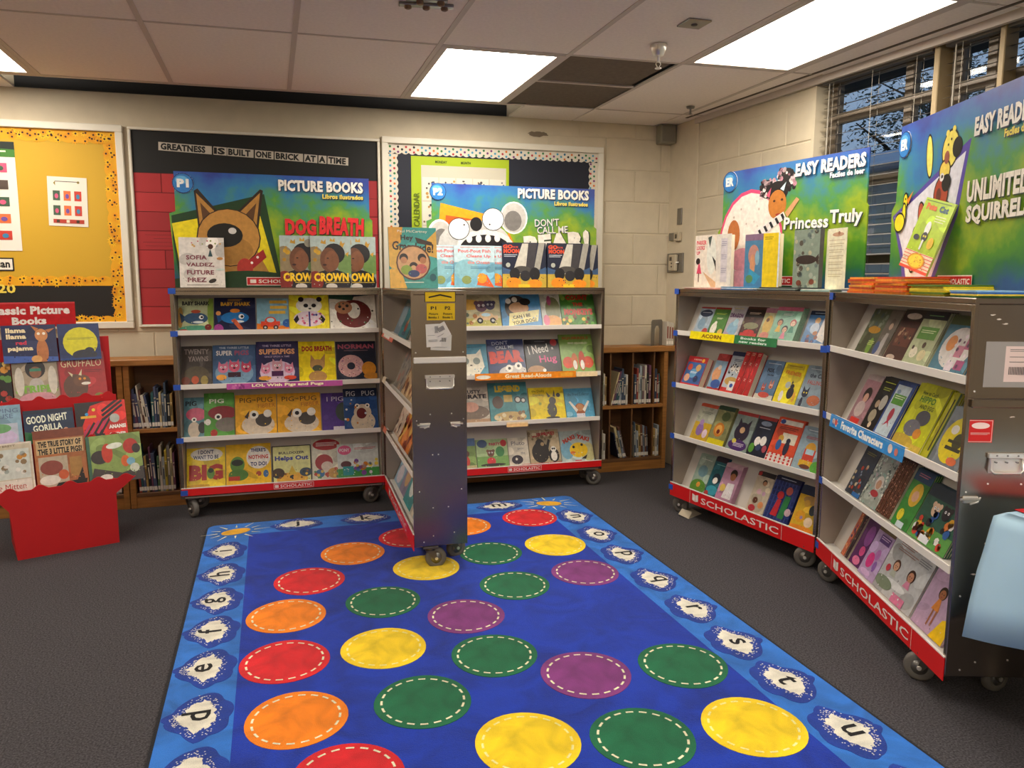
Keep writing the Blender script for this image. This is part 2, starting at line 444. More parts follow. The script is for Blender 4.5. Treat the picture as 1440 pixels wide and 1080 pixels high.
k.face([(x, -.0062, z) for x, z in reversed(P)]); o = k.obj('peeled_patch', mat('bare plaster patch', '#7d6f5c', .9), wall_back); o.location = (1.472, 0, 2.588)

# ---------------------------------------------------------------- ceiling
def shear(x, Y): return (x, Y - .05 * (x - .5))
GX = [-3.50, -2.67, -1.97, -1.27, -.54, .16, .88, 1.58, 2.24, 2.93, 3.45]
GY = [5.32, 4.11, 2.90, 1.69, .48, -.73, -1.94, -3.15]
k = MB(); k.box(-3.7, -3.4, 2.86, 4.1, 6.0, 2.92); ceiling = struct(k.obj('ceiling', M_BLACK))  # slab coloured black to stand for the unlit void over the tiles
LIGHTS = {(6, 0), (2, 0), (8, 1), (2, 2), (6, 3), (8, 4), (2, 5), (5, 6)}  # fixtures outside the view are added to light the room
def tile(x0, x1, Y0, Y1, m=M_CEIL, g=.006, name='ceiling_tile', z=2.70, parent=ceiling, dz=0.015, gr=0):
    k = MB(); P = [shear(x0 + g, Y0 + g), shear(x1 - g - gr, Y0 + g), shear(x1 - g - gr, Y1 - g), shear(x0 + g, Y1 - g)]
    k.prism(P, 'z', z, z + dz); return k.obj(name, m, parent)
for i in range(len(GX) - 1):
    for j in range(len(GY) - 1):
        if (i, j) in LIGHTS: continue
        if (i, j) == (7, 0):
            tile(GX[i], GX[i+1], 4.11, 4.68, M_CEILDARK, gr=.035, z=2.706); tile(GX[i], GX[i+1], 4.68, 5.32, M_CEILDARK, z=2.704); continue
        x1 = min(GX[i+1], CX + .05 + .062 * (5.6 - GY[j])) if i == 9 else GX[i+1]
        tile(GX[i], x1, GY[j+1], GY[j])
# last course against the wall: closed left and right of the open black slot
for x0, x1 in ((-3.5, -2.67), (-2.67, -1.97), (-1.97, -1.50)):
    tile(x0, x1, 5.32, 5.80)
for x0, x1 in ((1.735, 2.24), (2.24, 2.93), (2.93, 3.11)): tile(x0, x1, 5.32, 5.80)
tile(-1.50, 1.735, 5.32, 5.37, M_TEE, g=.002, name='ceiling_trim')
a_, b_ = back_xy(-1.5, .004), back_xy(1.72, .004)
k = MB(); k.prism([(a_[0], a_[1] - .012), (b_[0], b_[1] - .012), b_, a_], 'z', 2.702, 2.858); k.obj('slot_shade', M_BLACK, ceiling)  # black strip over the upper wall puts the slot's darkness into colour
for x in GX[1:-1]:
    k = MB(); k.prism([shear(x - .013, -3.15), shear(x + .013, -3.15), shear(x + .013, 5.32), shear(x - .013, 5.32)], 'z', 2.6965, 2.70); k.obj('ceiling_tee', M_TEE, ceiling)
for Y in GY[:-1]:
    for i in range(len(GX) - 1):
        w = .008
        x1 = GX[i+1] if i < 9 else 3.1
        k = MB(); k.prism([shear(GX[i] + .013, Y - w), shear(x1 - .013, Y - w), shear(x1 - .013, Y + w), shear(GX[i] + .013, Y + w)], 'z', 2.6968, 2.70); k.obj('ceiling_tee', M_TEE, ceiling)
k = MB(); k.prism([shear(1.593, 4.67), shear(2.227, 4.67), shear(2.227, 4.692), shear(1.593, 4.692)], 'z', 2.6968, 2.706); k.obj('ceiling_tee', M_TEE, ceiling)
k = MB(); k.prism([(CX - .02 + .062*(5.6-5.3) , 5.3), (CX + .0 + .062*(5.6-5.3) , 5.3), (3.62, -3.1), (3.575, -3.1)], 'z', 2.66, 2.70); k.obj('ceiling_trim', M_TEE, ceiling)
k = MB(); k.prism([(3.0, 5.3), (3.02, 5.3), (3.33, -.5), (3.31, -.5)], 'z', 2.696, 2.70); k.obj('ceiling_tee', mat('dark grey tee','#5c5042',.7), ceiling)  # narrow dark grey strip beside the window wall

M_DIFF = mat('light diffuser', '#ffffff', 0.5, emit=(LIGHT_COLOR, LIGHT_POWER))
LL = {(6, 0): 'square-looking ceiling light near the middle, beside the dark tiles', (2, 0): 'ceiling light at the far left edge of the photo', (8, 1): 'long ceiling light at the top right, beside the windows',
      (2, 2): 'unseen ceiling light added above the left of the rug, behind the view', (6, 3): 'unseen ceiling light added above the near end of the rug', (8, 4): 'unseen ceiling light added behind the viewer on the window side',
      (2, 5): 'unseen rearmost ceiling light added on the left', (5, 6): 'unseen rearmost ceiling light added in the middle'}
for (i, j) in sorted(LIGHTS):
    x0, x1, Y1, Y0 = GX[i], GX[i+1], GY[j], GY[j+1]
    if (i, j) == (8, 1): Y0 = 2.72
    cxy = shear((x0 + x1)/2, (Y0 + Y1)/2)
    t = thing('ceiling_light', 'white ' + LL[(i, j)], 'light', (*cxy, 2.70), 0, 'recessed ceiling lights')
    def Q(pts): return [(shear(a, b)[0] - cxy[0], shear(a, b)[1] - cxy[1]) for a, b in pts]
    fr = MB(); g = .014; e = .05
    O = Q([(x0+g, Y0+g), (x1-g, Y0+g), (x1-g, Y1-g), (x0+g, Y1-g)]); I = Q([(x0+e, Y0+e), (x1-e, Y0+e), (x1-e, Y1-e), (x0+e, Y1-e)])
    for a in range(4):
        b = (a+1) % 4; fr.prism([O[a], O[b], I[b], I[a]], 'z', -.004, .012)
    fr.obj('frame', M_TEE, t)
    d = MB(); d.prism(I, 'z', .004, .014); d.obj('diffuser', M_DIFF, t)

# things on the ceiling
t = thing('fire_sprinkler', 'chrome fire sprinkler hanging below the dark ceiling tile', 'sprinkler', (1.95, 3.74, 2.6965))
k = MB(); k.lathe([(.042, 0), (.045, -.004), (.036, -.03), (.026, -.052), (.022, -.056), (.010, -.058)], 20); k.obj('escutcheon', M_CHROME, t)
k = MB(); k.tube([(0, 0, -.055), (0, 0, -.085)], .008, 8); k.tube([(-.007, 0, -.082), (-.014, 0, -.095), (-.004, 0, -.112)], .0025, 6); k.tube([(.007, 0, -.082), (.014, 0, -.095), (.004, 0, -.112)], .0025, 6)
k.lathe([(.004, -.110), (.017, -.114), (.017, -.117), (.004, -.119)], 12); k.obj('sprinkler_head', M_CHROME, t)
t = thing('fire_sprinkler', 'small sprinkler in the far ceiling corner above the grey wall box', 'sprinkler', (2.84, 4.95, 2.6965))
k = MB(); k.lathe([(.03, 0), (.026, -.012), (.01, -.014)], 14); k.tube([(0, 0, -.01), (0, 0, -.045)], .007, 8); k.lathe([(.004, -.045), (.016, -.048), (.004, -.052)], 10); k.obj('sprinkler_head', M_CAST, t)
t = thing('ceiling_plate', 'small grey square plate on the ceiling tile near the right light', 'plate', (1.95, 3.39, 2.6995))
k = MB(); k.bbox(-.06, -.06, -.008, .06, .06, 0, .003); k.obj('plate', M_CAST, t); k = MB(); k.lathe([(.016, -.008), (.014, -.013), (.004, -.014)], 12); k.obj('screw', mat('dark screw', '#4a4036', .5), t)
t = thing('ceiling_bracket', 'grey metal bracket with bolts on the ceiling at the top edge', 'bracket', (.70, 3.53, 2.6995), R(-8))
k = MB(); k.bbox(-.12, -.02, -.012, .12, .02, 0, .003); k.bbox(-.09, -.075, -.008, .09, -.045, 0, .002); k.obj('bar', M_CAST, t)
k = MB()
for x, y in ((-.03, -.06), (.06, -.06), (-.08, 0), (.08, 0), (0, .0)): k = MB(); k.lathe([(.016, -.008), (.016, -.022), (.008, -.026)], 8, o=(x, y, 0)); k.obj('bolt', mat('rusty bolt', '#7a5f48', .5, .5), t)
t = thing('wall_box', 'grey sensor box high in the far corner under the ceiling', 'sensor', (*back_xy(3.0, .06), 2.555), WA)
k = MB(); k.bbox(-.065, -.04, 0, .065, .054, .14, .006, ); k.obj('housing', mat('grey plastic box', '#8d8878', .6), t)
k = MB(); k.bbox(-.052, -.045, .012, .052, -.04, .128, .003); k.obj('cover', mat('grey plastic box lid', '#7c776a', .6), t)

# wall fittings near the corner on the pilaster
def on_side(s, z, d=0.0):    # world point s along side wall, d in front
    c, sn = math.cos(SA), math.sin(SA); return (CX + c*s + sn*d, CY + sn*s - c*d, z)
def side_item(name, label, cat, s, z): return thing(name, label, cat, on_side(s, z, .0125), SA)
t = side_item('wall_plate', 'narrow grey metal plate on the wall above the thermostat', 'plate', .17, 1.93)
k = MB(); k.bbox(-.03, -.01, 0, .03, 0, .125, .002); k.obj('plate', M_CAST, t)
t = side_item('thermostat', 'small beige thermostat between the metal plate and wall box', 'thermostat', .13, 1.81)
k = MB(); k.bbox(-.09, -.018, 0, .0, 0, .06, .004); k.obj('base', M_CAST, t); k = MB(); k.bbox(.0, -.03, -.008, .075, 0, .062, .005); k.obj('case', M_PLASTIC, t)
k = MB(); k.bbox(.02, -.032, .012, .045, -.03, .046, .0008); k.obj('window', mat('dark display', '#4c4438', .3), t)
t = side_item('control_box', 'beige control box with a dial on the wall behind the right cases', 'control', .13, 1.56)
k = MB(); k.bbox(-.11, -.012, 0, .11, 0, .15, .003); k.obj('mounting_plate', M_CAST, t)
k = MB(); k.bbox(-.05, -.04, .012, .045, -.012, .138, .006); k.obj('case', M_PLASTIC, t)
k = MB(); k.bbox(-.03, -.043, .09, .0, -.04, .12, .001); k.lathe([(.006, -.04), (.006, -.045)], 10, 'y', (.0, 0, .07)); k.lathe([(.006, -.04), (.006, -.045)], 10, 'y', (.0, 0, .045)); k.obj('button', mat('dark display', '#4c4438', .3), t)
k = MB(); k.tube([(.045, -.026, .075), (.07, -.026, .078)], .006, 8); k.obj('knob', M_LIP, t)

# ---------------------------------------------------------------- windows, blinds, outside
def sidebox(name, s0, s1, d0, d1, z0, z1, m, parent=None, ch=0.0):
    k = MB()
    if ch: k.bbox(s0, d0, z0, s1, d1, z1, ch)
    else: k.box(s0, d0, z0, s1, d1, z1)
    o = k.obj(name, m, parent)
    if not parent: o.location = (CX, CY, 0); o.rotation_euler = (0, 0, SA)
    return o
def S(y): return (CY - y) / abs(math.sin(SA))
nwin = 0
for (ya, yb_, mull, posts) in ((4.05, 3.26, [3.475], True), (3.22, 1.95, [3.0, 2.45], False), (1.90, .4, [1.4, .9], False)):
    nwin += 1
    s0, s1 = S(ya), S(yb_)
    w = struct(bpy.data.objects.new('window_%d' % nwin, None)); COL.objects.link(w); w.location = (CX, CY, 0); w.rotation_euler = (0, 0, SA)
    f = MB(); 
    for a, b in ((s0, s0 + .06), (s1 - .05, s1)): f.box(a, .09, 1.04, b, .14, 2.70)
    f.box(s0 + .06, .09, 1.04, s1 - .05, .14, 1.10); f.box(s0 + .06, .09, 2.66, s1 - .05, .14, 2.70)
    f.obj('window_frame', M_WINFRAME, w)
    for y in mull: sidebox('mullion', S(y) - .027, S(y) + .027, .085, .142, 1.10, 2.66, M_WINFRAME, w, .004)
    for z in (1.62, 2.07, 2.46): sidebox('transom', s0 + .06, s1 - .05, .086, .141, z - .028, z + .028, M_WINFRAME, w, .004)
    edges = [s0 + .06] + [S(y) for y in mull] + [s1 - .05]
    zz = [1.10, 1.62, 2.07, 2.46, 2.66]
    for a, b in zip(edges, edges[1:]):
        for z0, z1 in zip(zz, zz[1:]): sidebox('pane', a + .001, b - .001, .112, .116, z0, z1, M_GLASS, w)
k = sidebox('trim_1', S(4.06), S(.3), -.03, .16, 1.0, 1.035, M_WALL); struct(k)
for i, (ya, yb_) in enumerate(((3.255, 3.222), (1.955, 1.905))):
    struct(sidebox('trim_%d' % (i + 2), S(ya), S(yb_), .0, .16, 1.035, 2.70, mat('tan window post', '#96825f', .6), None, .004))
for i, ya in enumerate((2.905, )):
    struct(sidebox('trim_%d' % (i + 4), S(ya), S(ya - .03), .0, .09, 1.035, 2.70, mat('tan window post', '#96825f', .6), None, .004))
# venetian blinds
def blind(label, ya, yb_, z0=1.10):
    s0, s1 = S(ya) + .012, S(yb_) - .012
    t = thing('venetian_blind', label, 'blind', (CX, CY, 0), SA, 'venetian blinds at the windows')
    k = MB(); k.bbox(s0, .012, 2.655, s1, .062, 2.695, .003); k.obj('headrail', M_BLIND, t)
    sl = MB(); L = s1 - s0
    A = R(12); pts = []
    for q in range(4):
        u = -.024 + .016*q; pts.append((u*math.cos(A), u*math.sin(A) + .0016*(1 - (u/.024)**2)))
    for (a, b), (c, d) in zip(pts, pts[1:]):
        sl.face([(0, a, b), (L, a, b), (L, c, d), (0, c, d)]); sl.face([(0, a, b - .0012), (0, c, d - .0012), (L, c, d - .0012), (L, a, b - .0012)])
    me = sl.mesh('slat'); me.materials.append(M_BLIND)
    z = 2.63
    while z > z0:
        o = link('slat', me, t); o.location = (s0, .037, z); z -= .0545
    k = MB(); k.bbox(s0, .018, z0 - .03, s1, .056, z0 - .012, .003); k.obj('bottom_rail', M_BLIND, t)
    k = MB()
    for u in ([.12, .5, .88] if L < 1 else [.08, .36, .64, .92]):
        for d in (.012, .062): k.box(s0 + L*u - .001, d, z0 - .02, s0 + L*u + .001, d + .001, 2.66)
    k.obj('ladder_cord', mat('pale blind cord', '#b9b2a4', .8), t)
    k = MB(); k.tube([(s0 + .07, .004, 2.65), (s0 + .072, .002, 2.1), (s0 + .07, .004, 1.5)], .004, 6); k.obj('tilt_wand', mat('pale blind cord', '#b9b2a4', .8), t)
blind('beige venetian blind in the far window, left of the tan post', 4.05, 3.265)
blind('beige venetian blind in the window right of the first tan post', 3.215, 1.96)
blind('beige venetian blind in the nearest window, right of the photo edge', 1.89, .42)

M_BRICKW = mat('outside wall block', '#a39a8e', .9, noise=.1, nscale=5)
k = MB(); k.box(8.2, -2, -.3, 8.6, 16, 3.0); ext = k.obj('far_building', M_BRICKW); tag(ext, 'grey block building seen outside through the window blinds', 'building')
me = MB(); me.bbox(0, -.02, .01, .02, .38, .19, .006); bme = me.mesh('block'); bme.materials.append(mat('outside block face', '#aba294', .9))
for r in range(13):
    for c in range(20):
        y = 5.5 + c*.4 + (.2 if r % 2 else 0)
        o = link('block', bme, ext); o.location = (8.185, y, .15 + r*.2)
cn = MB(); cn.box(7.7, -2.2, 3.02, 8.9, 16.2, 3.17); cn = cn.obj('roof_edge', mat('pale fascia', '#b9c8dc', .8), ext)
k = MB(); k.box(3.85, -4, -.4, 40, 30, -.3); struct(k.obj('ground_outside', mat('dusky paving', '#4d4f55', .9, noise=.2)))
def tree(x, y, h, r, seed, label):
    t = thing('tree', label, 'tree', (x, y, -.3), 0, 'trees outside the windows'); q = random.Random(seed)
    k = MB(); k.tube([(0, 0, 0), (.05, .02, h*.35), (-.04, .05, h*.62), (0, 0, h*.85)], .1, 8, rs=[.16, .12, .08, .03])
    for j in range(7):
        a = q.uniform(0, 6.28); z = h*q.uniform(.4, .7); k.tube([(0, .02, z), (r*.5*math.cos(a), r*.5*math.sin(a), z + h*.14), (r*.85*math.cos(a), r*.85*math.sin(a), z + h*.2)], .03, 6, rs=[.05, .03, .01])
    k.obj('trunk', mat('dark bark', '#2c241e', .9), t)
    k = MB()
    for j in range(5200):
        a, b = q.uniform(0, 6.28), math.acos(q.uniform(-1, 1)); rr = r*(q.random()**.4)*(1 + .25*math.sin(3*a + seed))
        p = Vector((rr*math.sin(b)*math.cos(a), rr*math.sin(b)*math.sin(a), h*.68 + rr*.8*math.cos(b)))
        d = Vector((q.gauss(0, 1), q.gauss(0, 1), q.gauss(0, 1))).normalized(); e = d.orthogonal().normalized(); s = q.uniform(.03, .07)
        k.face([p - d*s, p + e*s*.45, p + d*s, p - e*s*.45])
    o = k.obj('foliage', mat('dark evening foliage', '#2a3524', .8), t); o['kind'] = 'stuff'
tree(11.6, 11.6, 6.2, 1.9, 1, 'dark leafy tree behind the block building, seen through the far window')
tree(11.4, 7.2, 6.4, 1.8, 2, 'dark leafy tree behind the building, seen by the first tan post')
tree(15.5, 14.5, 8.5, 2.4, 3, 'larger dark tree farthest off beyond the block building')
tree(11.2, 3.2, 6.0, 1.6, 4, 'dark leafy tree outside, nearest of the row to the viewer')

# ---------------------------------------------------------------- bulletin boards
def wallthing(name, label, cat, x, z, d=.006, group=None): return thing(name, label, cat, (*back_xy(x, d), z), WA, group)
def frame4(w, h, e, t, m, parent, name='frame'):
    for b in ((0, 0, w, e), (0, h - e, w, h), (0, e, e, h - e), (w - e, e, w, h - e)):
        k = MB(); k.bbox(b[0], -t, b[1], b[2], 0, b[3], .004); k.obj(name, m, parent)
def scallop_strip(parent, name, x0, x1, z0, z1, side, period, base, dots, seed, y=-.006, amp=.012, flowers=False):
    """border trimmer strip; side = which edge is scalloped ('b','t','l','r')"""
    k = MB(); horiz = side in 'bt'; L = (x1 - x0) if horiz else (z1 - z0); n = max(int(L/period*6), 6); P = []
    for j in range(n + 1):
        u = j/n*L; o = amp*abs(math.sin(math.pi*u/period))
        if side == 'b': P.append((x0 + u, z0 + amp - o))
        elif side == 't': P.append((x0 + u, z1 - amp + o))
        elif side == 'l': P.append((x0 + amp - o, z0 + u))
        else: P.append((x1 - amp + o, z0 + u))
    for (a, b), (c, d) in zip(P, P[1:]):
        if side == 'b': Q = [(a, b), (c, d), (c, z1), (a, z1)]
        elif side == 't': Q = [(a, z0), (c, z0), (c, d), (a, b)]
        elif side == 'l': Q = [(a, b), (x1, b), (x1, d), (c, d)]
        else: Q = [(x0, b), (a, b), (c, d), (x0, d)]
        k.face([(p[0], y, p[1]) for p in Q], base)
    q = random.Random(seed)
    area = (x1 - x0)*(z1 - z0)
    if flowers:
        m_ = int(area/.0011)
        for j in range(m_):
            cx, cz = q.uniform(x0 + .012, x1 - .012), q.uniform(z0 + .012, z1 - .012); yy = y - .0008 - .0006*(j % 5); a0 = q.random()*3; rr = q.uniform(.019, .027)
            pet = []
            for s_ in range(16):
                r_ = rr*(1 if s_ % 2 == 0 else .45); a_ = a0 + s_*math.pi/8; pet.append((cx + r_*math.cos(a_), yy, cz + r_*math.sin(a_)))
            k.face(list(reversed(pet)), dots[j % len(dots)])
            k.face([(cx + .007*math.cos(-a_*math.pi/3), yy - .0004, cz + .007*math.sin(-a_*math.pi/3)) for a_ in range(6)], '#3a1a0c')
    else:
        st = .036; j = 0; u = x0 + .016
        while u < x1 - .005:
            v = z0 + .016 + (.5*st if j % 2 else 0)
            while v < z1 - .008:
                k.face([(u + .0088*math.cos(-a_*math.pi/4), y - .0006, v + .0088*math.sin(-a_*math.pi/4)) for a_ in range(8)], dots[q.randrange(len(dots))]); v += st
            u += st*.8; j += 1
    return k.obj(name, M_PAPER, parent)

# left: yellow board with the sunflower border
t = wallthing('bulletin_board', 'yellow bulletin board with sunflower border and white frame, far left', 'bulletin board', -2.9, 1.165)
W, Hh = 2.01, 1.33
frame4(W, Hh, .045, .03, M_FRAME, t)
k = MB(); k.box(.045, -.004, .30, W - .045, 0, Hh - .045, '#cba024'); k.obj('yellow_paper', M_PAPER, t)
k = MB(); k.box(.045, -.004, .045, W - .045, 0, .30, '#171310'); k.obj('black_paper', M_PAPER, t)
FL = ['#f2a90e', '#f6c11c', '#e8980a']
scallop_strip(t, 'sunflower_border', .045, W - .045, Hh - .125, Hh - .045, 'b', .08, '#e7a60f', FL, 1, flowers=True)
scallop_strip(t, 'sunflower_border', W - .125, W - .045, .045, Hh - .12, 'l', .08, '#e7a60f', FL, 2, flowers=True)
scallop_strip(t, 'sunflower_border', .045, W - .12, .285, .35, 't', .08, '#e7a60f', FL, 3, flowers=True)
scallop_strip(t, 'sunflower_border', .045, W - .12, .045, .085, 't', .08, '#e7a60f', FL, 4, flowers=True)
k = MB(); paint(k, [('t', '2020', .5, .5, .98, .95, '#e9cf52', 0, .03)], .215, .062, lambda x, y, l: (x + 1.10, -.006 - l, y + .235)); k.obj('year_lettering', M_PAPER, t)
c5 = ['#3e5a44', '#20375c', '#d0557a', '#e86f3a', '#3b7fa8', '#51423a', '#c43a2c', '#6b4f9a']
def minis(x0, y0, nx, ny, dx, dy, w, h):
    return [('r', x0 + i*dx, y0 + j*dy, x0 + i*dx + w, y0 + j*dy + h, c5[(i*3 + j*5) % 8]) for i in range(nx) for j in range(ny)] + \
           [('e', x0 + i*dx + w*.5, y0 + j*dy + h*.45, w*.25, h*.25, c5[(i*5 + j*3 + 2) % 8]) for i in range(nx) for j in range(ny)]
p = wallthing('notice_sheet', 'white sheet with six small pictures on the yellow board', 'notice', -1.365, 1.84, .014)
o = sheet('paper', .232, .315, .0006, [('b', .2, .8, .9, 1, '#3c3c30'), ('p', [(.15, .87), (.2, .92), (.2, .82)], '#8a7c30'), ('c', .78, .9, .035, '#7a6c28')] + minis(.13, .52, 3, 1, .27, .3, .18, .2) + minis(.13, .22, 3, 1, .27, .3, .18, .2) + [('r', .12, .06, .9, .14, '#b23a2a'), ('r', .2, .07, .28, .13, '#3e3320'), ('r', .45, .07, .53, .13, '#e8d8c0'), ('r', .7, .07, .78, .13, '#3e3320')], p, '#e9dfd0'); p.rotation_euler = (0, R(1.5), WA)
p = wallthing('notice_poster', 'long white poster with green heading, cut by the left edge', 'poster', -2.03, 1.675, .014)
sheet('paper', .5, .685, .0006, [('r', 0, .91, 1, 1, '#1f2a24'), ('p', [(.1, .86), (1, .86), (1, .93), (.1, .96)], '#3f7a2c'), ('b', .4, .9, .905, 1, '#dfe8cf')] + minis(.15, .1, 3, 5, .3, .155, .15, .085), p, '#ece3d6')
p = wallthing('name_card', 'white name card with black border low on the yellow board', 'name card', -1.875, 1.545, .014)
sheet('card', .29, .085, .0006, [('r', .03, .1, .97, .9, '#efe6d8'), ('t', 'san', .79, .45, .26, .42, '#14100e', 0, .04)], p, '#17120f')

# middle: black and red paper board
t = wallthing('bulletin_board', 'middle bulletin board of black paper over red paper bricks', 'bulletin board', -.862, 1.17)
W, Hh = 1.645, 1.32
frame4(W, Hh, .018, .022, M_FRAME, t)
k = MB(); k.box(.018, -.004, 1.03, W - .018, 0, Hh - .018, '#121211'); k.obj('black_paper', M_PAPER, t)
k = MB(); k.box(.018, -.003, .018, W - .018, 0, 1.03, '#5a1414'); k.obj('backing_paper', M_PAPER, t)
for r in range(8):
    z0 = 1.03 - (r + 1)*.127; z1 = z0 + .127 - .004; z0 = max(z0, .02)
    x = .02; j = 0; st = [.17, .30, .24, .33][r % 4]
    while x < W - .02:
        x1 = min(x + (st if j == 0 else .30), W - .02)
        if x1 - x > .03:
            k = MB(); k.box(x, -.0055, z0, x1 - .004, -.003, z1, ['#a8282c', '#b02c30', '#9f262b'][(r + j) % 3])
            if r == 3 and j == 0: paint(k, [('b', .15, .85, .8, 1, '#3a0f10'), ('b', .3, .9, .6, 1, '#3a0f10'), ('b', .1, .8, .4, 1, '#3a0f10'), ('b', .15, .85, .2, 1, '#3a0f10')], x1 - x, z1 - z0, lambda a, b, l: (x + a, -.0055 - l, z0 + b))
            k.obj('paper_brick', M_PAPER, t)
        x = x1; j += 1
words = [('GREATNESS', 0, .300), ('IS', .330, .068), ('BUILT', .415, .150), ('ONE', .588, .100), ('BRICK', .712, .172), ('AT', .902, .075), ('A', .995, .040), ('TIME', 1.055, .135)]
nxt = {'GREATNESS': .322, 'IS': .082, 'BUILT': .165, 'ONE': .118, 'BRICK': .183, 'AT': .086, 'A': .053, 'TIME': .138}
for w_, x, ww in words:
    full_w = nxt[w_]*1.035
    k = MB(); a = R(-2.3); x0 = .182 + x*1.04; zc = 1.204 - x*.042
    def T(px_, py_, l, x0=x0, zc=zc): return (x0 + px_*math.cos(a) - py_*math.sin(a), -.0065 - l, zc - .026 + px_*math.sin(a) + py_*math.cos(a))
    k.face([T(0, 0, 0), T(full_w, 0, 0), T(full_w, .054, 0), T(0, .054, 0)], '#c4baac')
    paint(k, [('t', w_, .46, .5, .84, .80, '#0e0e0e', 0, .05)], full_w, .054, T, .0003); k.obj('word_strip', M_PAPER, t)

# right: navy board with dotted border
t = wallthing('bulletin_board', 'navy bulletin board with multicoloured dotted border, right of middle', 'bulletin board', .795, 1.17)
W, Hh = 1.70, 1.34
frame4(W, Hh, .045, .03, M_FRAME, t)
k = MB(); k.box(.045, -.004, .045, W - .045, 0, Hh - .045, '#181c2c'); k.obj('navy_paper', M_PAPER, t)
DT = ['#b8333c', '#2b6b8c', '#2f7a44', '#1a1a1c', '#d6742a', '#7a3a78', '#4a9ab8']
for a in ((.045, W - .045, Hh - .117, Hh - .045, 'b'), (.045, .117, .045, Hh - .117, 'r'), (W - .117, W - .045, .045, Hh - .117, 'l')):
    scallop_strip(t, 'dotted_border', *a, .05, '#dcd3c2', DT, int(a[0]*100))
p = wallthing('calendar_poster', 'lime green and white calendar poster on the navy board', 'poster', 1.005, 1.50, .014)
ops = [('r', .1, .03, .97, .93, '#cfc8b4')] + [('r', .11 + i*.172, .05 + j*.2, .27 + i*.172, .235 + j*.2, '#e4ddce') for i in range(5) for j in range(4)]
q = random.Random(9)
ops += [('d', i*7 + j, 9, .12 + i*.172, .07 + j*.2, .26 + i*.172, .21 + j*.2, .012, ['#4a4448', '#8c6a5a', '#c0904a', '#55606c']) for i in range(5) for j in range(4)]
ops += [('t', 'MONDAY', .3, .96, .12, .022, '#3a4418'), ('t', 'MONTH', .55, .96, .1, .022, '#3a4418'), ('t', 'HOLIDAY CALENDAR', .05, .45, .62, .05, '#5c7010', 90)]
sheet('paper', .735, .885, .0006, ops, p, '#a8bf18')

# ---------------------------------------------------------------- low wooden bookcases
TOPZ = .985
k = MB(); k.bbox(-2.45, 5.395, .942, 3.07, 5.62, TOPZ, .006); ct = k.obj('worktop', M_WOOD); tag(ct, 'long oak worktop along the back wall on the low bookcases', 'worktop')
units = [(-2.42, -.93, 'low oak bookcase left of the left case, behind the red stand', (-1.6, )), (-.925, .6, 'low oak bookcase behind the left metal case', (-.62, -.3)), (.605, 2.30, 'low oak bookcase hidden behind the middle metal case', (1.4, )), (2.305, 2.98, 'low oak bookcase in the far right corner', (2.49, 2.68, 2.865))]
LIBS = []
for x0, x1, lab, divs in units:
    t = thing('bookcase', lab, 'bookcase', (x0, 5.41, 0), 0, 'low oak bookcases')
    L = x1 - x0
    for n_, b in (('side_panel', (0, 0, 0, .035, .205, .94)), ('side_panel', (L - .035, 0, 0, L, .205, .94)), ('back_panel', (.035, .195, .08, L - .035, .205, .94)), ('shelf', (.035, .004, .50, L - .035, .195, .527)), ('bottom_shelf', (.035, .002, .075, L - .035, .195, .10)), ('kick_board', (.035, .004, 0, L - .035, .03, .075))):
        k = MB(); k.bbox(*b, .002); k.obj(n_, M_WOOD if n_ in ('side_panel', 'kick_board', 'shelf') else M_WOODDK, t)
    for d in divs:
        for z0, z1 in ((.10, .50), (.527, .94)):
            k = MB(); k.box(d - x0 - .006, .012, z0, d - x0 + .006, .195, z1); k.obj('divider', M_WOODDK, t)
SP = ['#3b4a5c', '#c9c2b0', '#28344c', '#7b8894', '#1d2430', '#5d3a2c', '#a88a4e', '#2f5a5c', '#6e6a62', '#c8b78a', '#4d6a48', '#8c3a30', '#202225', '#9aa4ac', '#46506c', '#d3cdbf', '#6a3f55', '#b9a43a']
nlib = [0]
ORD = ['first', 'second', 'third', 'fourth', 'fifth', 'sixth', 'seventh', 'eighth', 'ninth', 'tenth', 'eleventh', 'twelfth', 'thirteenth', 'fourteenth', 'fifteenth', 'sixteenth', 'seventeenth', 'eighteenth']
def cname(h):
    r, g, b = [int(h[i:i+2], 16) for i in (1, 3, 5)]
    if max(r, g, b) - min(r, g, b) < 26: return 'black' if r < 60 else ('grey' if r < 170 else 'cream')
    if b >= r and b >= g: return 'dark blue' if b < 120 else 'pale blue'
    if g >= r: return 'green' if g > b + 15 else 'teal'
    if abs(r - g) < 50: return 'tan' if b > 70 else 'yellow'
    return 'maroon' if r > 120 else 'brown'
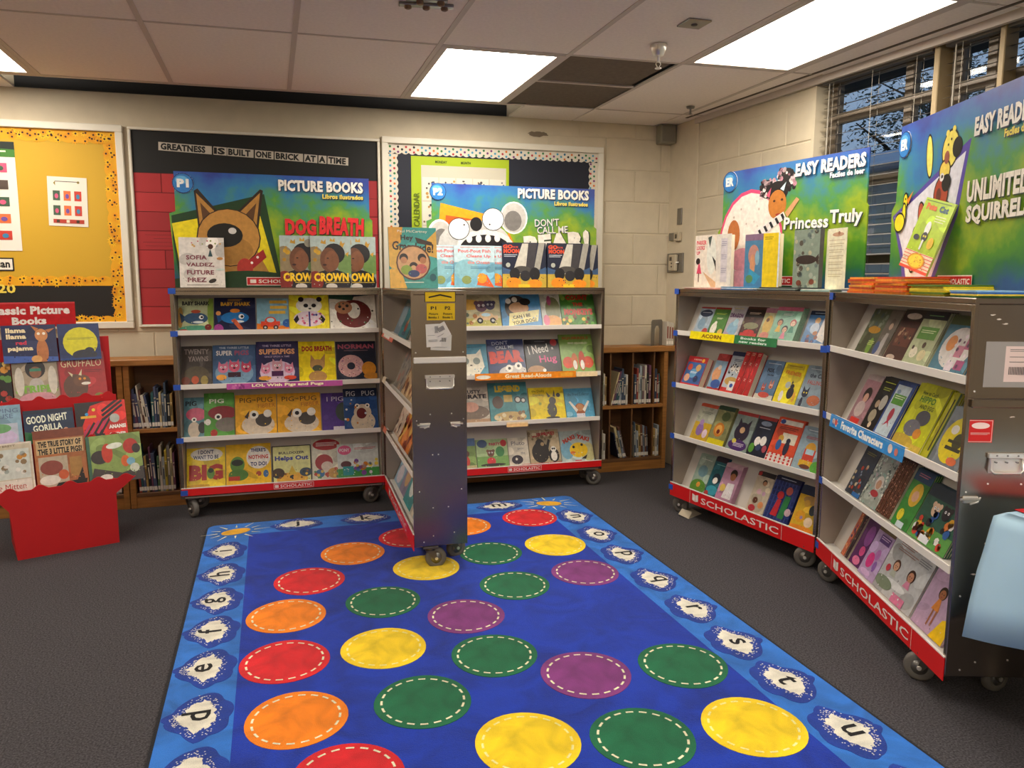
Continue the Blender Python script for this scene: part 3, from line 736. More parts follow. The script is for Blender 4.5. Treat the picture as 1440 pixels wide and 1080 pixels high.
def spine_row(x0, x1, z, hmax, seed, where, group, leans):
    q = random.Random(seed); x = x0; i = 0
    while x < x1 - .02 and i < 18:
        t = q.uniform(.009, .02); h = hmax*q.uniform(.72, 1.0); c = q.choice(SP); lean = leans(i)
        dx = h*math.sin(R(abs(lean)))
        if lean > 0 and x + t + dx > x1: break
        dp = .15
        k = MB(); k.bbox(0, 0, 0, t, dp, h, .0012, c)
        k.box(.0008, -.0006, h*.72, t - .0008, 0, h*.74, '#d8cfa8'); k.box(t*.3, -.0006, h*.35, t*.7, 0, h*.66, '#cfc6b2' if sum(lin(c)) < .6 else '#2a2622')
        pos = x + (dx if lean < 0 else 0) if i == 0 or lean == 0 else x
        o = k.obj('library_book', M_SPINE); o.location = (pos, 5.425 + q.uniform(0, .008), z + (math.sin(R(lean))*t if lean > 0 else 0) + .0005); o.rotation_euler = (0, R(lean), 0)
        tag(o, '%s library book spine, %s from left, %s' % (cname(c), ORD[i], where), 'book', group)
        lb = MB(); lb.box(.0002, -.0012, .012, t - .0002, -.0004, .038, '#ded8cc'); lb.obj('spine_label', M_SPINE, o)
        x += t/math.cos(R(lean)) + .0015; i += 1
up = lambda i: 0
spine_row(-.885, -.635, .5275, .30, 11, 'upper shelf beside the left case', 'library books beside the left case', lambda i: -6 if i in (1, 2, 3, 4) else (-8 if i in (5, 6) else 0))
spine_row(-.885, -.640, .1005, .31, 12, 'lower shelf beside the left case', 'library books beside the left case', lambda i: -3 if i < 8 else 0)
spine_row(-1.12, -.97, .1005, .24, 13, 'lower shelf behind the red stand', 'library books behind the red stand', up)
spine_row(-.608, -.56, .5275, .22, 14, 'upper shelf at the left case edge', 'library books beside the left case', lambda i: 12)
spine_row(2.36, 2.475, .5275, .29, 20, 'upper corner shelf, bay touching the middle case', 'library books in the corner', up)
spine_row(2.50, 2.66, .5275, .29, 21, 'upper corner shelf, left bay', 'library books in the corner', lambda i: 14 if i < 6 else 0)
spine_row(2.70, 2.85, .5275, .31, 22, 'upper corner shelf, middle bay', 'library books in the corner', up)
spine_row(2.875, 2.94, .5275, .28, 23, 'upper corner shelf, right bay', 'library books in the corner', up)
spine_row(2.56, 2.66, .1005, .27, 24, 'lower corner shelf, left bay', 'library books in the corner', lambda i: -14)
spine_row(2.70, 2.85, .1005, .29, 25, 'lower corner shelf, middle bay', 'library books in the corner', lambda i: -3)
spine_row(2.875, 2.94, .1005, .29, 26, 'lower corner shelf, right bay', 'library books in the corner', up)
spine_row(2.36, 2.475, .1005, .28, 27, 'lower corner shelf, bay touching the middle case', 'library books in the corner', up)
# bookend and books on the worktop
t = thing('bookend', 'grey metal bookend on the worktop in the corner', 'bookend', (2.84, 5.44, TOPZ + .0005))
k = MB(); k.prism([(0, 0), (.0, .19), (.012, .205), (.12, .205), (.132, .19), (.132, 0), (.10, 0), (.10, .13), (.085, .155), (.055, .155), (.04, .13), (.04, 0)], 'y', 0, .003); k.obj('upright', M_CAST, t)
k = MB(); k.box(.0, .003, 0, .132, .12, .002); k.obj('base_plate', M_CAST, t); t.rotation_euler = (0, 0, R(22))
x = 2.975; q = random.Random(4)
for i in range(3):
    k = MB(); th = .02; hh = .19 - .006*i; k.bbox(0, 0, 0, th, .12, hh, .001, '#c9c0ae'); k.box(th*.2, -.0006, hh*.3, th*.8, 0, hh*.8, '#8a4a3c'); k.box(.001, -.0006, .01, th - .001, 0, .035, '#efe9dc')
    o = k.obj('reference_book', M_SPINE); o.location = (x, 5.44, TOPZ + .0005); x += th + .001
    tag(o, 'pale reference book on the worktop, %s from the bookend' % ORD[i], 'book', 'books beside the bookend')

# ================================================================ RUG
rug = thing('alphabet_rug', 'blue rectangular rug with coloured dots and alphabet cloud border', 'rug', (0, 0, 0))
RX0, RX1, RY0, RY1 = -.425, 1.945, 1.10, 4.868
def rrect(x0, y0, x1, y1, r, n=6):
    P = []
    for cx, cy, a0 in ((x1 - r, y1 - r, 0), (x0 + r, y1 - r, 90), (x0 + r, y0 + r, 180), (x1 - r, y0 + r, 270)):
        for j in range(n + 1):
            a = R(a0 + 90*j/n); P.append((cx + r*math.cos(a), cy + r*math.sin(a)))
    return P
k = MB(); k.prism(rrect(RX0, RY0, RX1, RY1, .06), 'z', .0, .008, '#101018'); k.obj('binding', M_RUG, rug)
k = MB(); k.prism(rrect(RX0 + .012, RY0 + .012, RX1 - .012, RY1 - .012, .052), 'z', .001, .0095, '#2a74cf'); k.obj('border_field', M_RUG, rug)
k = MB(); k.prism(rrect(-.175, RY0 + .26, 1.655, 4.625, .004, 1), 'z', .002, .0105, '#0834a8'); k.obj('centre_field', M_RUG, rug)
DC = dict(orange='#ff8a0c', red='#e01c26', green='#106a44', yellow='#ffd918', purple='#83367e')
DOT = dict(orange=[(0.376, 4.131), (0.014, 3.413), (0.03, 2.558), (1.061, 4.411)], red=[(0.13, 3.796), (-0.0, 2.986), (0.165, 2.186), (1.509, 4.453), (0.716, 4.304)],
    green=[(0.447, 3.441), (0.464, 2.542), (1.112, 2.112), (1.483, 2.504), (0.801, 2.796), (1.093, 3.448), (1.1, 3.912)],
    yellow=[(0.387, 2.984), (0.741, 2.195), (1.499, 2.064), (1.488, 3.938), (0.723, 3.806)], purple=[(1.093, 2.548), (0.779, 3.18), (1.489, 3.502)])
for cn_, pts in DOT.items():
    for (cx, cy) in pts:
        k = MB(); n = 36; q = random.Random(int(cx*99 + cy*77)); ph = q.random()*6
        P = [(.172*(1 + .012*math.sin(3*2*math.pi*j/n + ph))*math.cos(2*math.pi*j/n), .176*(1 + .012*math.sin(3*2*math.pi*j/n + ph))*math.sin(2*math.pi*j/n)) for j in range(n)]
        k.prism(P, 'z', 0, .0022, DC[cn_])
        o = k.obj('colour_dot', M_RUG, rug); o.location = (cx, cy, .0100)
        if cn_ != 'red' or cx > .5: pass
        s = MB(); m_ = 20
        for j in range(m_):
            a0, a1 = 2*math.pi*(j + .2)/m_, 2*math.pi*(j + .78)/m_
            Q = [(.150*math.cos(a), .153*math.sin(a)) for a in (a0, (a0+a1)/2, a1)] + [(.142*math.cos(a), .145*math.sin(a)) for a in (a1, (a0+a1)/2, a0)]
            s.face([(x, y, .0032) for x, y in reversed(Q)], '#f2ecc8' if cn_ != 'yellow' else '#fff2a0')
        s.obj('stitching', M_RUG, o)
LET = [('i', -.302, 4.368, 90), ('h', -.300, 4.016, 90), ('g', -.300, 3.676, 90), ('f', -.302, 3.348, 90), ('e', -.302, 3.019, 90), ('d', -.300, 2.671, 90), ('c', -.298, 2.33, 90), ('b', -.298, 1.98, 90),
       ('j', .103, 4.752, 0), ('k', .522, 4.752, 0), ('l', .96, 4.752, 0), ('m', 1.398, 4.765, 0),
       ('n', 1.80, 4.395, -90), ('o', 1.80, 4.036, -90), ('p', 1.80, 3.69, -90), ('q', 1.80, 3.315, -90), ('r', 1.80, 2.955, -90), ('s', 1.80, 2.61, -90), ('t', 1.80, 2.284, -90), ('u', 1.80, 1.945, -90), ('v', 1.80, 1.60, -90)]
for ch, cx, cy, rot in LET:
    q = random.Random(ord(ch)); n = 60
    def cloud(rx, ry, jag, lob=7):
        return [((rx*(1 + .13*abs(math.sin(lob*math.pi*j/n)) - .06) + q.uniform(-jag, jag))*math.cos(2*math.pi*j/n)*(1 - .62*max(0, math.sin(2*math.pi*j/n))), (ry*(1 + .13*abs(math.sin(lob*math.pi*j/n)) - .06) + q.uniform(-jag, jag))*math.sin(2*math.pi*j/n) - ry*.05) for j in range(n)]
    k = MB(); k.prism(cloud(.150, .112, .001), 'z', 0, .0016, '#123a9c')
    W_ = cloud(.100, .060, .010); k.face([(x, y, .0022) for x, y in W_], '#f1ecda')
    q2 = random.Random(ord(ch) + 5)
    for _ in range(150):
        a = q2.uniform(0, 6.283); rr = q2.uniform(.9, 1.42); x, y = .100*rr*math.cos(a)*(1 - .62*max(0, math.sin(a))), .060*rr*math.sin(a)
        s_ = .0022; k.face([(x - s_, y - s_, .0021), (x + s_, y - s_, .0021), (x + s_, y + s_, .0021), (x - s_, y + s_, .0021)], '#e6e4e0')
    vs, fs, a, b, d, e = text_tris(ch, .012); hgt = (e - d)*.135; wd_ = (b - a)*.145
    paint(k, [('t', ch, .5, .5, 1, 1, '#0b0b10', 0, .012)], wd_, hgt, lambda x, y, l: (x - wd_/2, y - hgt/2, .0032 + l))
    o = k.obj('letter_cloud', M_RUG, rug); o.location = (cx, cy, .0090); o.rotation_euler = (0, 0, R(rot))
for cx, cy, tw in ((-.25, 4.70, 20), (1.732, 4.712, -20)):
    k = MB(); k.prism([(.085*math.cos(2*math.pi*j/24), .05*math.sin(2*math.pi*j/24)) for j in range(24)], 'z', 0, .0022, '#f3b52a')
    for j in range(12):
        a = 2*math.pi*(j + .5)/12; r0, r1 = .105, (.20 if j % 2 else .165)
        if True:
            c, s = math.cos(a), math.sin(a); k.face([(c*r0 - s*.006, .75*(s*r0 + c*.006), .0016), (c*r0 + s*.006, .75*(s*r0 - c*.006), .0016), (c*r1 + s*.001, .75*(s*r1 - c*.001), .0016), (c*r1 - s*.001, .75*(s*r1 + c*.001), .0016)][::-1], '#fff6b8')
    o = k.obj('sun_motif', M_RUG, rug); o.location = (cx, cy, .0090); o.rotation_euler = (0, 0, R(tw))

# ================================================================ METAL CASES
LIP = [1.185, .85, .52, .195]
LEAN = R(24)
ZB, ZT, DEP = .125, 1.444, .28
class Case: pass
CASES = {}
def make_case(key, label, o, e, band, end_right=False, end_left=False, wheels=(), tapes=()):
    c = Case(); v = Vector((e[0] - o[0], e[1] - o[1])); c.L = v.length; c.rz = math.atan2(v.y, v.x)
    t = thing('book_case', label, 'display case', (o[0], o[1], 0), c.rz, 'rolling metal book cases'); c.t = t; c.band = band
    c.M = Matrix.Translation((o[0], o[1], 0)) @ Matrix.Rotation(c.rz, 4, 'Z'); CASES[key] = c; L = c.L
    for nm, b, m in (('side_panel', (0, 0, ZB, .022, DEP, ZT - .02), M_METAL), ('side_panel', (L - .022, 0, ZB, L, DEP, ZT - .02), M_METAL),
                  ('top_panel', (0, 0, ZT - .02, L, DEP, ZT), M_METAL), ('front_rail', (.022, .0, ZT - .045, L - .022, .012, ZT - .02), M_METAL),
                  ('back_panel', (.022, DEP - .008, ZB, L - .022, DEP, ZT - .02), M_METAL_IN), ('bottom_panel', (.022, .008, ZB, L - .022, DEP - .008, ZB + .012), M_METAL_IN)):
        k = MB(); k.bbox(*b, .0025); k.obj(nm, m, t)
    for nm, x in (('side_lining', .0222), ('side_lining', L - .0232)):
        k = MB(); k.box(x, .004, ZB + .013, x + .001, DEP - .009, ZT - .046); k.obj(nm, M_METAL_IN, t)
    x0, x1 = .0238, L - .0238; y0 = c.y0 = .075
    for i, z in enumerate(LIP):
        zt = (LIP[i-1] - .04) if i else ZT - .05
        zf = z - .025
        s = MB(); s.box(x0, .004, zf - .004, x1, y0 + .01, zf); sh = s.obj('shelf', M_LIP, t)
        yb = min(y0 + (zt - zf)*math.tan(LEAN), DEP - .012)
        s = MB(); s.prism([(y0, zf), (y0 + .004, zf), (yb + .004, zt), (yb, zt)], 'x', x0, x1); s.obj('leaning_back', M_SHELFBACK, sh)
        if i < 3:
            s = MB(); s.bbox(x0 - .001, -.004, z - .030, x1 + .001, .003, z, .001); s.obj('lip', M_LIP, sh)
        else:
            s = MB(); s.bbox(.004, -.005, z - band, L - .004, -.0005, z, .001); rb = s.obj('red_band', M_RED, t)
            s = MB(); s.box(.004, -.0055, z - .004, L - .004, .003, z + .001, '#f0e8e0')
            h_ = band - .004; big = band > .07
            if big:
                Wt = .62*L; bx = .18*L
                paint(s, [('t', 'SCHOLASTIC', .56, .47, .86, .46, '#f3ebe2', 0, .012), ('p', [(.02, .3), (.055, .22), (.055, .72), (.02, .8)], '#f3ebe2'), ('p', [(.06, .22), (.095, .3), (.095, .8), (.06, .72)], '#f3ebe2'), ('r', -.012, 0, -.009, 1, '#f3ebe2'), ('r', 1.02, 0, 1.023, 1, '#f3ebe2')], Wt, h_, lambda x, y, l: (bx + x, -.0055 - l, z - band + y), .0002, False)
            else:
                Wt = .25; bx = .5*L - .08
                paint(s, [('r', 0, .12, 1, .88, '#f0d8d0'), ('r', .008, .18, .992, .82, '#dd1a1c'), ('t', 'SCHOLASTIC', .56, .5, .8, .42, '#f7e6e0', 0, .02), ('r', .03, .3, .12, .7, '#f7e6e0')], Wt, h_, lambda x, y, l: (bx + x, -.0055 - l, z - band + y), .0002)
            s.obj('band_print', M_PRINT, rb)
    for x, y, a in wheels: caster(t, x, y, a)
    for x, z in tapes:
        k = MB(); k.bbox(x - .02, -.0065, z - .017, x + .022, -.0048, z + .017, .0007); k.obj('tape', M_TAPE, t)
    return c
CW = {}
def caster(t, x, y, a, r=.055):
    """swivel caster under the case: plate, fork, tyre, hub"""
    if not CW:
        k = MB(); k.bbox(-.04, -.035, ZB - .012, .04, .035, ZB - .001, .002); k.lathe([(.022, ZB - .012), (.026, ZB - .02), (.02, ZB - .03)], 14)
        for s in (-1, 1): k.prism([(-.026, ZB - .022), (.022, ZB - .022), (.034, r + .012), (.038, r - .01), (.022, r - .012)], 'y', s*.021, s*.0245)
        k.box(-.026, -.0245, ZB - .026, .022, .0245, ZB - .022); CW['f'] = k.mesh('fork'); CW['f'].materials.append(M_FORK)
        k = MB(); k.lathe([(.030, -.016), (.047, -.017), (.054, -.012), (.0555, 0), (.054, .012), (.047, .017), (.030, .016)], 28, 'y', (.03, 0, .0555)); CW['w'] = k.mesh('wheel'); CW['w'].materials.append(M_RUBBER)
        k = MB(); k.lathe([(.006, -.021), (.010, -.019), (.029, -.0165), (.029, .0165), (.010, .019), (.006, .021)], 20, 'y', (.03, 0, .0555)); CW['h'] = k.mesh('hub'); CW['h'].materials.append(M_CAST)
        k = MB(); k.lathe([(.008, -.029), (.009, -.025), (.009, .025), (.008, .029)], 10, 'y', (.03, 0, .0555)); CW['a'] = k.mesh('axle_bolt'); CW['a'].materials.append(M_CHROME)
    c = link('caster', CW['f'], t); c.location = (x, y, 0); c.rotation_euler = (0, 0, a)
    for n_, m_ in (('wheel', 'w'), ('hub', 'h'), ('axle_bolt', 'a')): link(n_, CW[m_], c)

make_case('A', 'left rolling metal book case under the first header board', (-.585, 5.09), (.69, 5.075), .05,
    wheels=[(.05, .055, R(-60)), (1.21, .055, R(200)), (.06, .22, 0), (1.21, .22, R(30))], tapes=[(.012, ZT - .02), (.012, 1.165), (.012, .835), (.012, .50), (.02, .165)])
make_case('B', 'middle rolling metal book case under the second header board', (.995, 5.08), (2.27, 5.065), .05,
    wheels=[(.06, .055, 0), (1.20, .055, R(-20)), (.06, .22, 0), (1.21, .22, R(30))])
make_case('T', 'metal book case standing end-on on the rug between the left and middle cases', (.69, 5.06), (.66, 3.80), .09,
    wheels=[(.08, .06, 0), (1.235, .085, R(90)), (.08, .22, 0), (1.12, .22, R(110))], tapes=[])
make_case('C', 'farther of the two right rolling metal book cases', (2.455, 4.38), (2.63, 3.18), .09,
    wheels=[(.10, .045, R(200)), (1.15, .045, R(222)), (.1, .22, 0), (1.12, .23, R(30))], tapes=[(.010, ZT - .015), (.010, 1.165), (.010, .835), (.010, .50), (.012, .16), (1.2, 1.16)])
make_case('D', 'nearer of the two right rolling metal book cases, end panel facing out', (2.631, 3.168), (2.207, 1.97), .09,
    wheels=[(.127, .045, R(215)), (1.076, .045, R(242)), (.1, .22, 0), (1.14, .23, R(110))], tapes=[(.015, ZT - .02), (.015, 1.165), (.015, .835), (.015, .50), (.015, .16)])

def endprint(c, name, v0, z0, w, h, ops, bgc, rot=0, lift=.0006, m=M_PAPER):
    """label stuck on the right end panel (x = L) of a case; v across the depth, z up"""
    k = MB(); a = R(rot); X = c.L + lift
    def T(x, y, l): return (X + l, v0 + x*math.cos(a) - y*math.sin(a), z0 + x*math.sin(a) + y*math.cos(a))
    k.face([T(0, 0, 0), T(w, 0, 0), T(w, h, 0), T(0, h, 0)], bgc); paint(k, ops, w, h, T, .0002)
    return k.obj(name, m, c.t)
def handle(c, z, v0=.085, v1=.205):
    X = c.L; k = MB(); k.bbox(X, v0 - .006, z + .048, X + .012, v1 + .006, z + .066, .002); k.bbox(X, v0, z - .005, X + .003, v1, z + .05, .001); h_ = k.obj('handle', M_CHROME, c.t)
    k = MB(); k.tube([(X + .006, v0 + .002, z + .055), (X + .016, v0 + .002, z + .01), (X + .018, v0 + .012, z - .002), (X + .018, v1 - .012, z - .002), (X + .016, v1 - .002, z + .01), (X + .006, v1 - .002, z + .055)], .0042, 8); k.obj('grip', M_CHROME, h_)
    k = MB()
    for v in (v0 + .02, (v0 + v1)/2, v1 - .02):
        for zz in (z + .035, z + .058): k.lathe([(.003, X + .002), (.003, X + .014)], 8, 'x', (0, v, zz))
    k.obj('rivet', M_CAST, h_)
def latch(c, v, z, sg):
    X = c.L; k = MB(); k.bbox(X, min(v, v + sg*.05), z - .012, X + .007, max(v, v + sg*.05), z + .012, .002); k.tube([(X + .011, v - sg*.012, z + .002), (X + .013, v + sg*.05, z + .004)], .0045, 8)
    k.tube([(X + .012, v + sg*.02, z - .014), (X + .013, v + sg*.045, z - .006), (X + .013, v + sg*.052, z + .012)], .003, 6); k.obj('latch', M_CHROME, c.t)
T_ = CASES['T']; D_ = CASES['D']
for c in (T_, D_):
    k = MB(); k.bbox(c.L, .008, 1.082, c.L + .016, .275, 1.112, .003); k.obj('rub_rail', M_LIP if c is T_ else M_METAL, c.t)
    k = MB()
    for v, z in ((.02, 1.135), (.262, 1.135), (.02, .79), (.262, .79), (.09, .82), (.2, .82), (.1, .61), (.13, .61), (.03, .42), (.25, .42), (.1, .33), (.18, .33), (.21, .19), (.1, .18), (.05, .15)): k.lathe([(.0035, c.L), (.003, c.L + .002)], 8, 'x', (0, v, z))
    k.obj('rivet', M_CHROME, c.t)
    k = MB(); k.bbox(c.L, 0, ZB, c.L + .0015, .012, ZT, .0005); k.bbox(c.L, .268, ZB, c.L + .0015, .28, ZT, .0005); k.obj('edge_trim', M_METAL, c.t)
handle(T_, .955, .07, .21); latch(T_, .035, .765, 1); latch(T_, .245, .765, -1)
handle(D_, .862, .085, .195); latch(D_, .01, .765, 1)
endprint(T_, 'yellow_label', .068, 1.388, .157, .05, [('r', .02, .03, .98, .97, '#f0c808'), ('p', [(.13, .38), (.5, .62), (.87, .38), (.87, .52), (.5, .78), (.13, .52)], '#15120a'), ('b', .2, .8, .9, 1, '#4a3a08'), ('b', .25, .75, .2, 1, '#4a3a08')], '#141008')
endprint(T_, 'yellow_sign', .078, 1.297, .143, .084, [('t', 'P1', .24, .72, .2, .2, '#1a1508', 0, .03), ('t', 'P2', .74, .72, .2, .2, '#1a1508', 0, .03), ('t', 'Picture', .24, .38, .32, .13, '#3c2f08'), ('t', 'Books 1', .24, .17, .36, .13, '#3c2f08', 0, .03), ('t', 'Picture', .74, .38, .32, .13, '#3c2f08'), ('t', 'Books 2', .74, .17, .36, .13, '#3c2f08', 0, .03)], '#eac30a')
bar = lambda x0, x1, y0, y1, n: [('r', x0 + (x1 - x0)*j/n, y0, x0 + (x1 - x0)*(j + .5)/n, y1, '#3a3a3c') for j in range(n)]
endprint(T_, 'shipping_label', .095, 1.148, .105, .08, [('b', .1, .8, .2, 2, '#777')] + bar(.3, .75, .55, .8, 9), '#d8d4cc', -3, .0006)
endprint(T_, 'shipping_label', .075, 1.162, .075, .115, [('r', .1, .5, .9, .515, '#888'), ('b', .15, .85, .3, 3, '#777')] + bar(.6, .85, .6, .9, 5), '#e6e2da', 2, .0012)
endprint(T_, 'shipping_label', .135, 1.190, .075, .075, [('b', .1, .6, .3, 2, '#777')] + bar(.35, .8, .5, .8, 8), '#e0dcd4', 28, .0018)
endprint(D_, 'label_holder', .045, 1.150, .232, .152, [('r', .28, .12, 1, .9, '#dcc4bc'), ('b', .34, .62, .82, 2, '#6a6460'), ('b', .34, .9, .66, 1, '#6a6460'), ('b', .34, .55, .55, 1, '#6a6460')] + bar(.34, .6, .28, .45, 12) + bar(.66, .92, .28, .45, 12), '#97918c')
endprint(D_, 'red_label', .008, .962, .083, .078, [('r', .03, .03, .97, .97, '#f0d8d0'), ('r', .05, .05, .95, .95, '#d0201e'), ('e', .5, .74, .36, .14, '#f4dcd4'), ('b', .12, .88, .42, 3, '#f0c8c0')], '#d0201e')
k = MB(); q = random.Random(8)
for v, z in ((.06, 1.39), (.08, 1.375), (.19, 1.37), (.22, 1.365), (.1, 1.36), (.07, .5), (.2, .47), (.15, 1.05), (.22, .9)): 
    P = [(D_.L + .0006, v + q.uniform(.006, .014)*math.cos(a), z + q.uniform(.001, .004)*math.sin(a)) for a in [2*math.pi*j/9 for j in range(9)]]; k.face(P)
k.obj('scuff_mark', mat('bare scuffed metal', '#cfc0b0', .5), D_.t)
# paper wedge under the far wheel of the farther right case
t = thing('paper_scrap', 'crumpled pale paper under the left wheel of the farther right case', 'paper', (2.50, 4.24, .0005), R(30))
k = MB(); k.face([(-.06, -.05, 0), (.09, -.06, .002), (.12, .03, .012), (.03, .05, .03), (-.05, .03, .012)]); k.face([(-.06, -.05, .001), (-.05, .03, .013), (-.02, .02, .045), (.0, -.04, .03)]); k.obj('sheet', mat('crumpled paper', '#b8ac96', .8), t)

# ---------------------------------------------------------------- books shown face out in the cases
CN = dict(A='left case', B='middle case', T='end-on case', C='farther right case', D='nearer right case')
RN = ['top shelf', 'second shelf', 'third shelf', 'bottom shelf']
ndup = [0]
def place(key, shelf, u0, u1, h, desc, bgc, ops, pos, n=0, t=.008, hide=0, spine=None, dx=.0, dup_bg=None, name='picture_book', dy=0.0, loc=None):
    """front copy leaning back on its shelf, with n spare copies directly behind it"""
    c = CASES[key]; w = (u1 - u0) - .003; z0 = LIP[shelf] - .0245; h -= .008
    grp = '%s of the %s' % (RN[shelf], CN[key])
    stp = (t + .0007)/math.cos(LEAN); base = c.y0 - .0035 - stp*(n + 1) - dy
    def M(kk, ddx=0, dh=0):
        th = base + kk*stp
        th += 0
        return c.M @ Matrix.Translation(((u0 + u1)/2 + ddx, th/1.0, z0 + .0005 + t*math.sin(LEAN) + dh)) @ Matrix.Rotation(-LEAN, 4, 'X')
    where = loc or '%s, %s, %s' % (pos, RN[shelf], CN[key])
    first = make_book('%s, %s' % (desc, where), w, h, t, bgc, ops, M(0), grp, name, spine)
    for j in range(n):
        word = ['copy behind', 'second copy behind', 'third copy behind', 'fourth copy behind'][j]
        short = ' '.join(desc.split()[:3]).replace(' with', '').replace(' book', '')
        copy_thing(first, M(j + 1, dx*(j + 1), 0), '%s %s book, %s' % (word, short.replace(' early', '').replace(' reader', ''), where.replace(' from left', '').replace(' of ', ', ')))
    return first
cr_ = critter
W_ = '#f2eee4'
K_ = '#15131a'
def T(s, cx, cy, w, h, c, an=0, b=.03): return ('t', s, cx, cy, w, h, c, an, b)
def row(key, shelf, items, **kw):
    N = len(items)
    for i, it in enumerate(items):
        u0, u1, h, desc, bgc, ops = it[:6]; ex = it[6] if len(it) > 6 else {}
        a = dict(kw); a.update(ex)
        place(key, shelf, u0, u1, h, desc, bgc, ops, ORD[i] + ' from left', **a)

row('A', 0, [
 (.027, .235, .238, 'sage green book with grey-blue fish', '#b4bb90', [('e', .5, .1, .5, .12, '#4f9a7c'), ('e', .95, .6, .12, .5, '#7f9a3c'), ('e', .06, .45, .08, .3, '#a8803c'), T('BABY SHARK', .5, .86, .78, .12, '#1b1b26', 0, .045)] + fish(.5, .42, .34, '#37587c', '#2a4460') + [('e', .5, .62, .14, .05, '#b04a2a'), ('e', .85, .16, .1, .09, '#7a2420'), ('e', .15, .06, .14, .05, '#c0392e')]),
 (.237, .487, .243, 'navy book with bright blue fish', '#121a3e', [('b', 0.330, 0.670, 0.940, 2, '#d9a32a'), T('BABY SHARK', .52, .82, .72, .11, '#e0a82e', 0, .045)] + fish(.5, .42, .34, '#1c78c0', '#13508c') + [('e', .5, .62, .12, .06, '#d8822a'), ('c', .1, .55, .06, '#e6a05a'), ('e', .1, .1, .12, .14, '#a0408c'), ('p', [(.4, .35), (.62, .05), (.7, .1), (.5, .4)], '#d0603a')]),
 (.492, .690, .239, 'sky blue book with red and orange cars', '#86b4c8', [('b', .45, .95, .88, 1, '#f2c43a'), ('b', .45, .95, .75, 2, '#f2c43a'), ('r', .4, .84, .95, .93, '#eec04a'), ('r', .42, .68, .95, .77, '#eec04a'), ('r', .38, .53, .9, .62, '#eec04a'), ('p', [(0, 0), (1, 0), (1, .16), (0, .25)], '#e07a24')] + car(.42, .22, .3, '#d8452a') + [('e', .95, .25, .15, .12, '#2c5aa0')]),
 (.692, .945, .278, 'yellow book with black and white panda', '#f0dc30', [T('THANK YOU, MR. PANDA', .5, .94, .8, .06, '#3a3410'), ('e', .5, .66, .33, .2, W_), ('c', .3, .82, .07, K_), ('c', .76, .82, .07, K_), ('e', .42, .66, .06, .05, K_), ('e', .62, .66, .06, .05, K_), ('e', .52, .58, .04, .02, K_), ('e', .5, .32, .4, .2, '#e8d4e0'), ('d', 3, 16, .15, .2, .88, .45, .03, ['#c84a78', '#3b3a8c', '#e88aa0']), ('p', [(.1, .3), (.2, .42), (.24, .3), (.16, .2)], K_), ('p', [(.9, .3), (.8, .42), (.76, .3), (.84, .2)], K_), ('r', .48, .12, .52, .5, '#2a2a7c'), ('r', .32, .02, .7, .06, K_)]),
 (.947, .1239*10 + .01, .289, 'white book with curled brown sloth', '#ece6da', [('p', [(0, .8), (.5, .76), (.6, 1), (0, 1)], '#2c5a48'), ('p', [(.5, .85), (1, .9), (1, 1), (.5, 1)], '#20303c'), ('b', 0.510, 0.930, 0.940, 2, '#e8e4d8'), ('e', .52, .42, .38, .35, '#6c2420'), ('e', .52, .5, .14, .2, '#ece6da'), ('e', .3, .58, .19, .16, '#b07a58'), ('c', .22, .6, .035, K_), ('c', .38, .62, .035, K_), ('c', .3, .54, .03, K_), ('d', 5, 10, .02, .1, .98, .7, .02, ['#3c3c34', '#4a6a3a'])]),
], n=0)
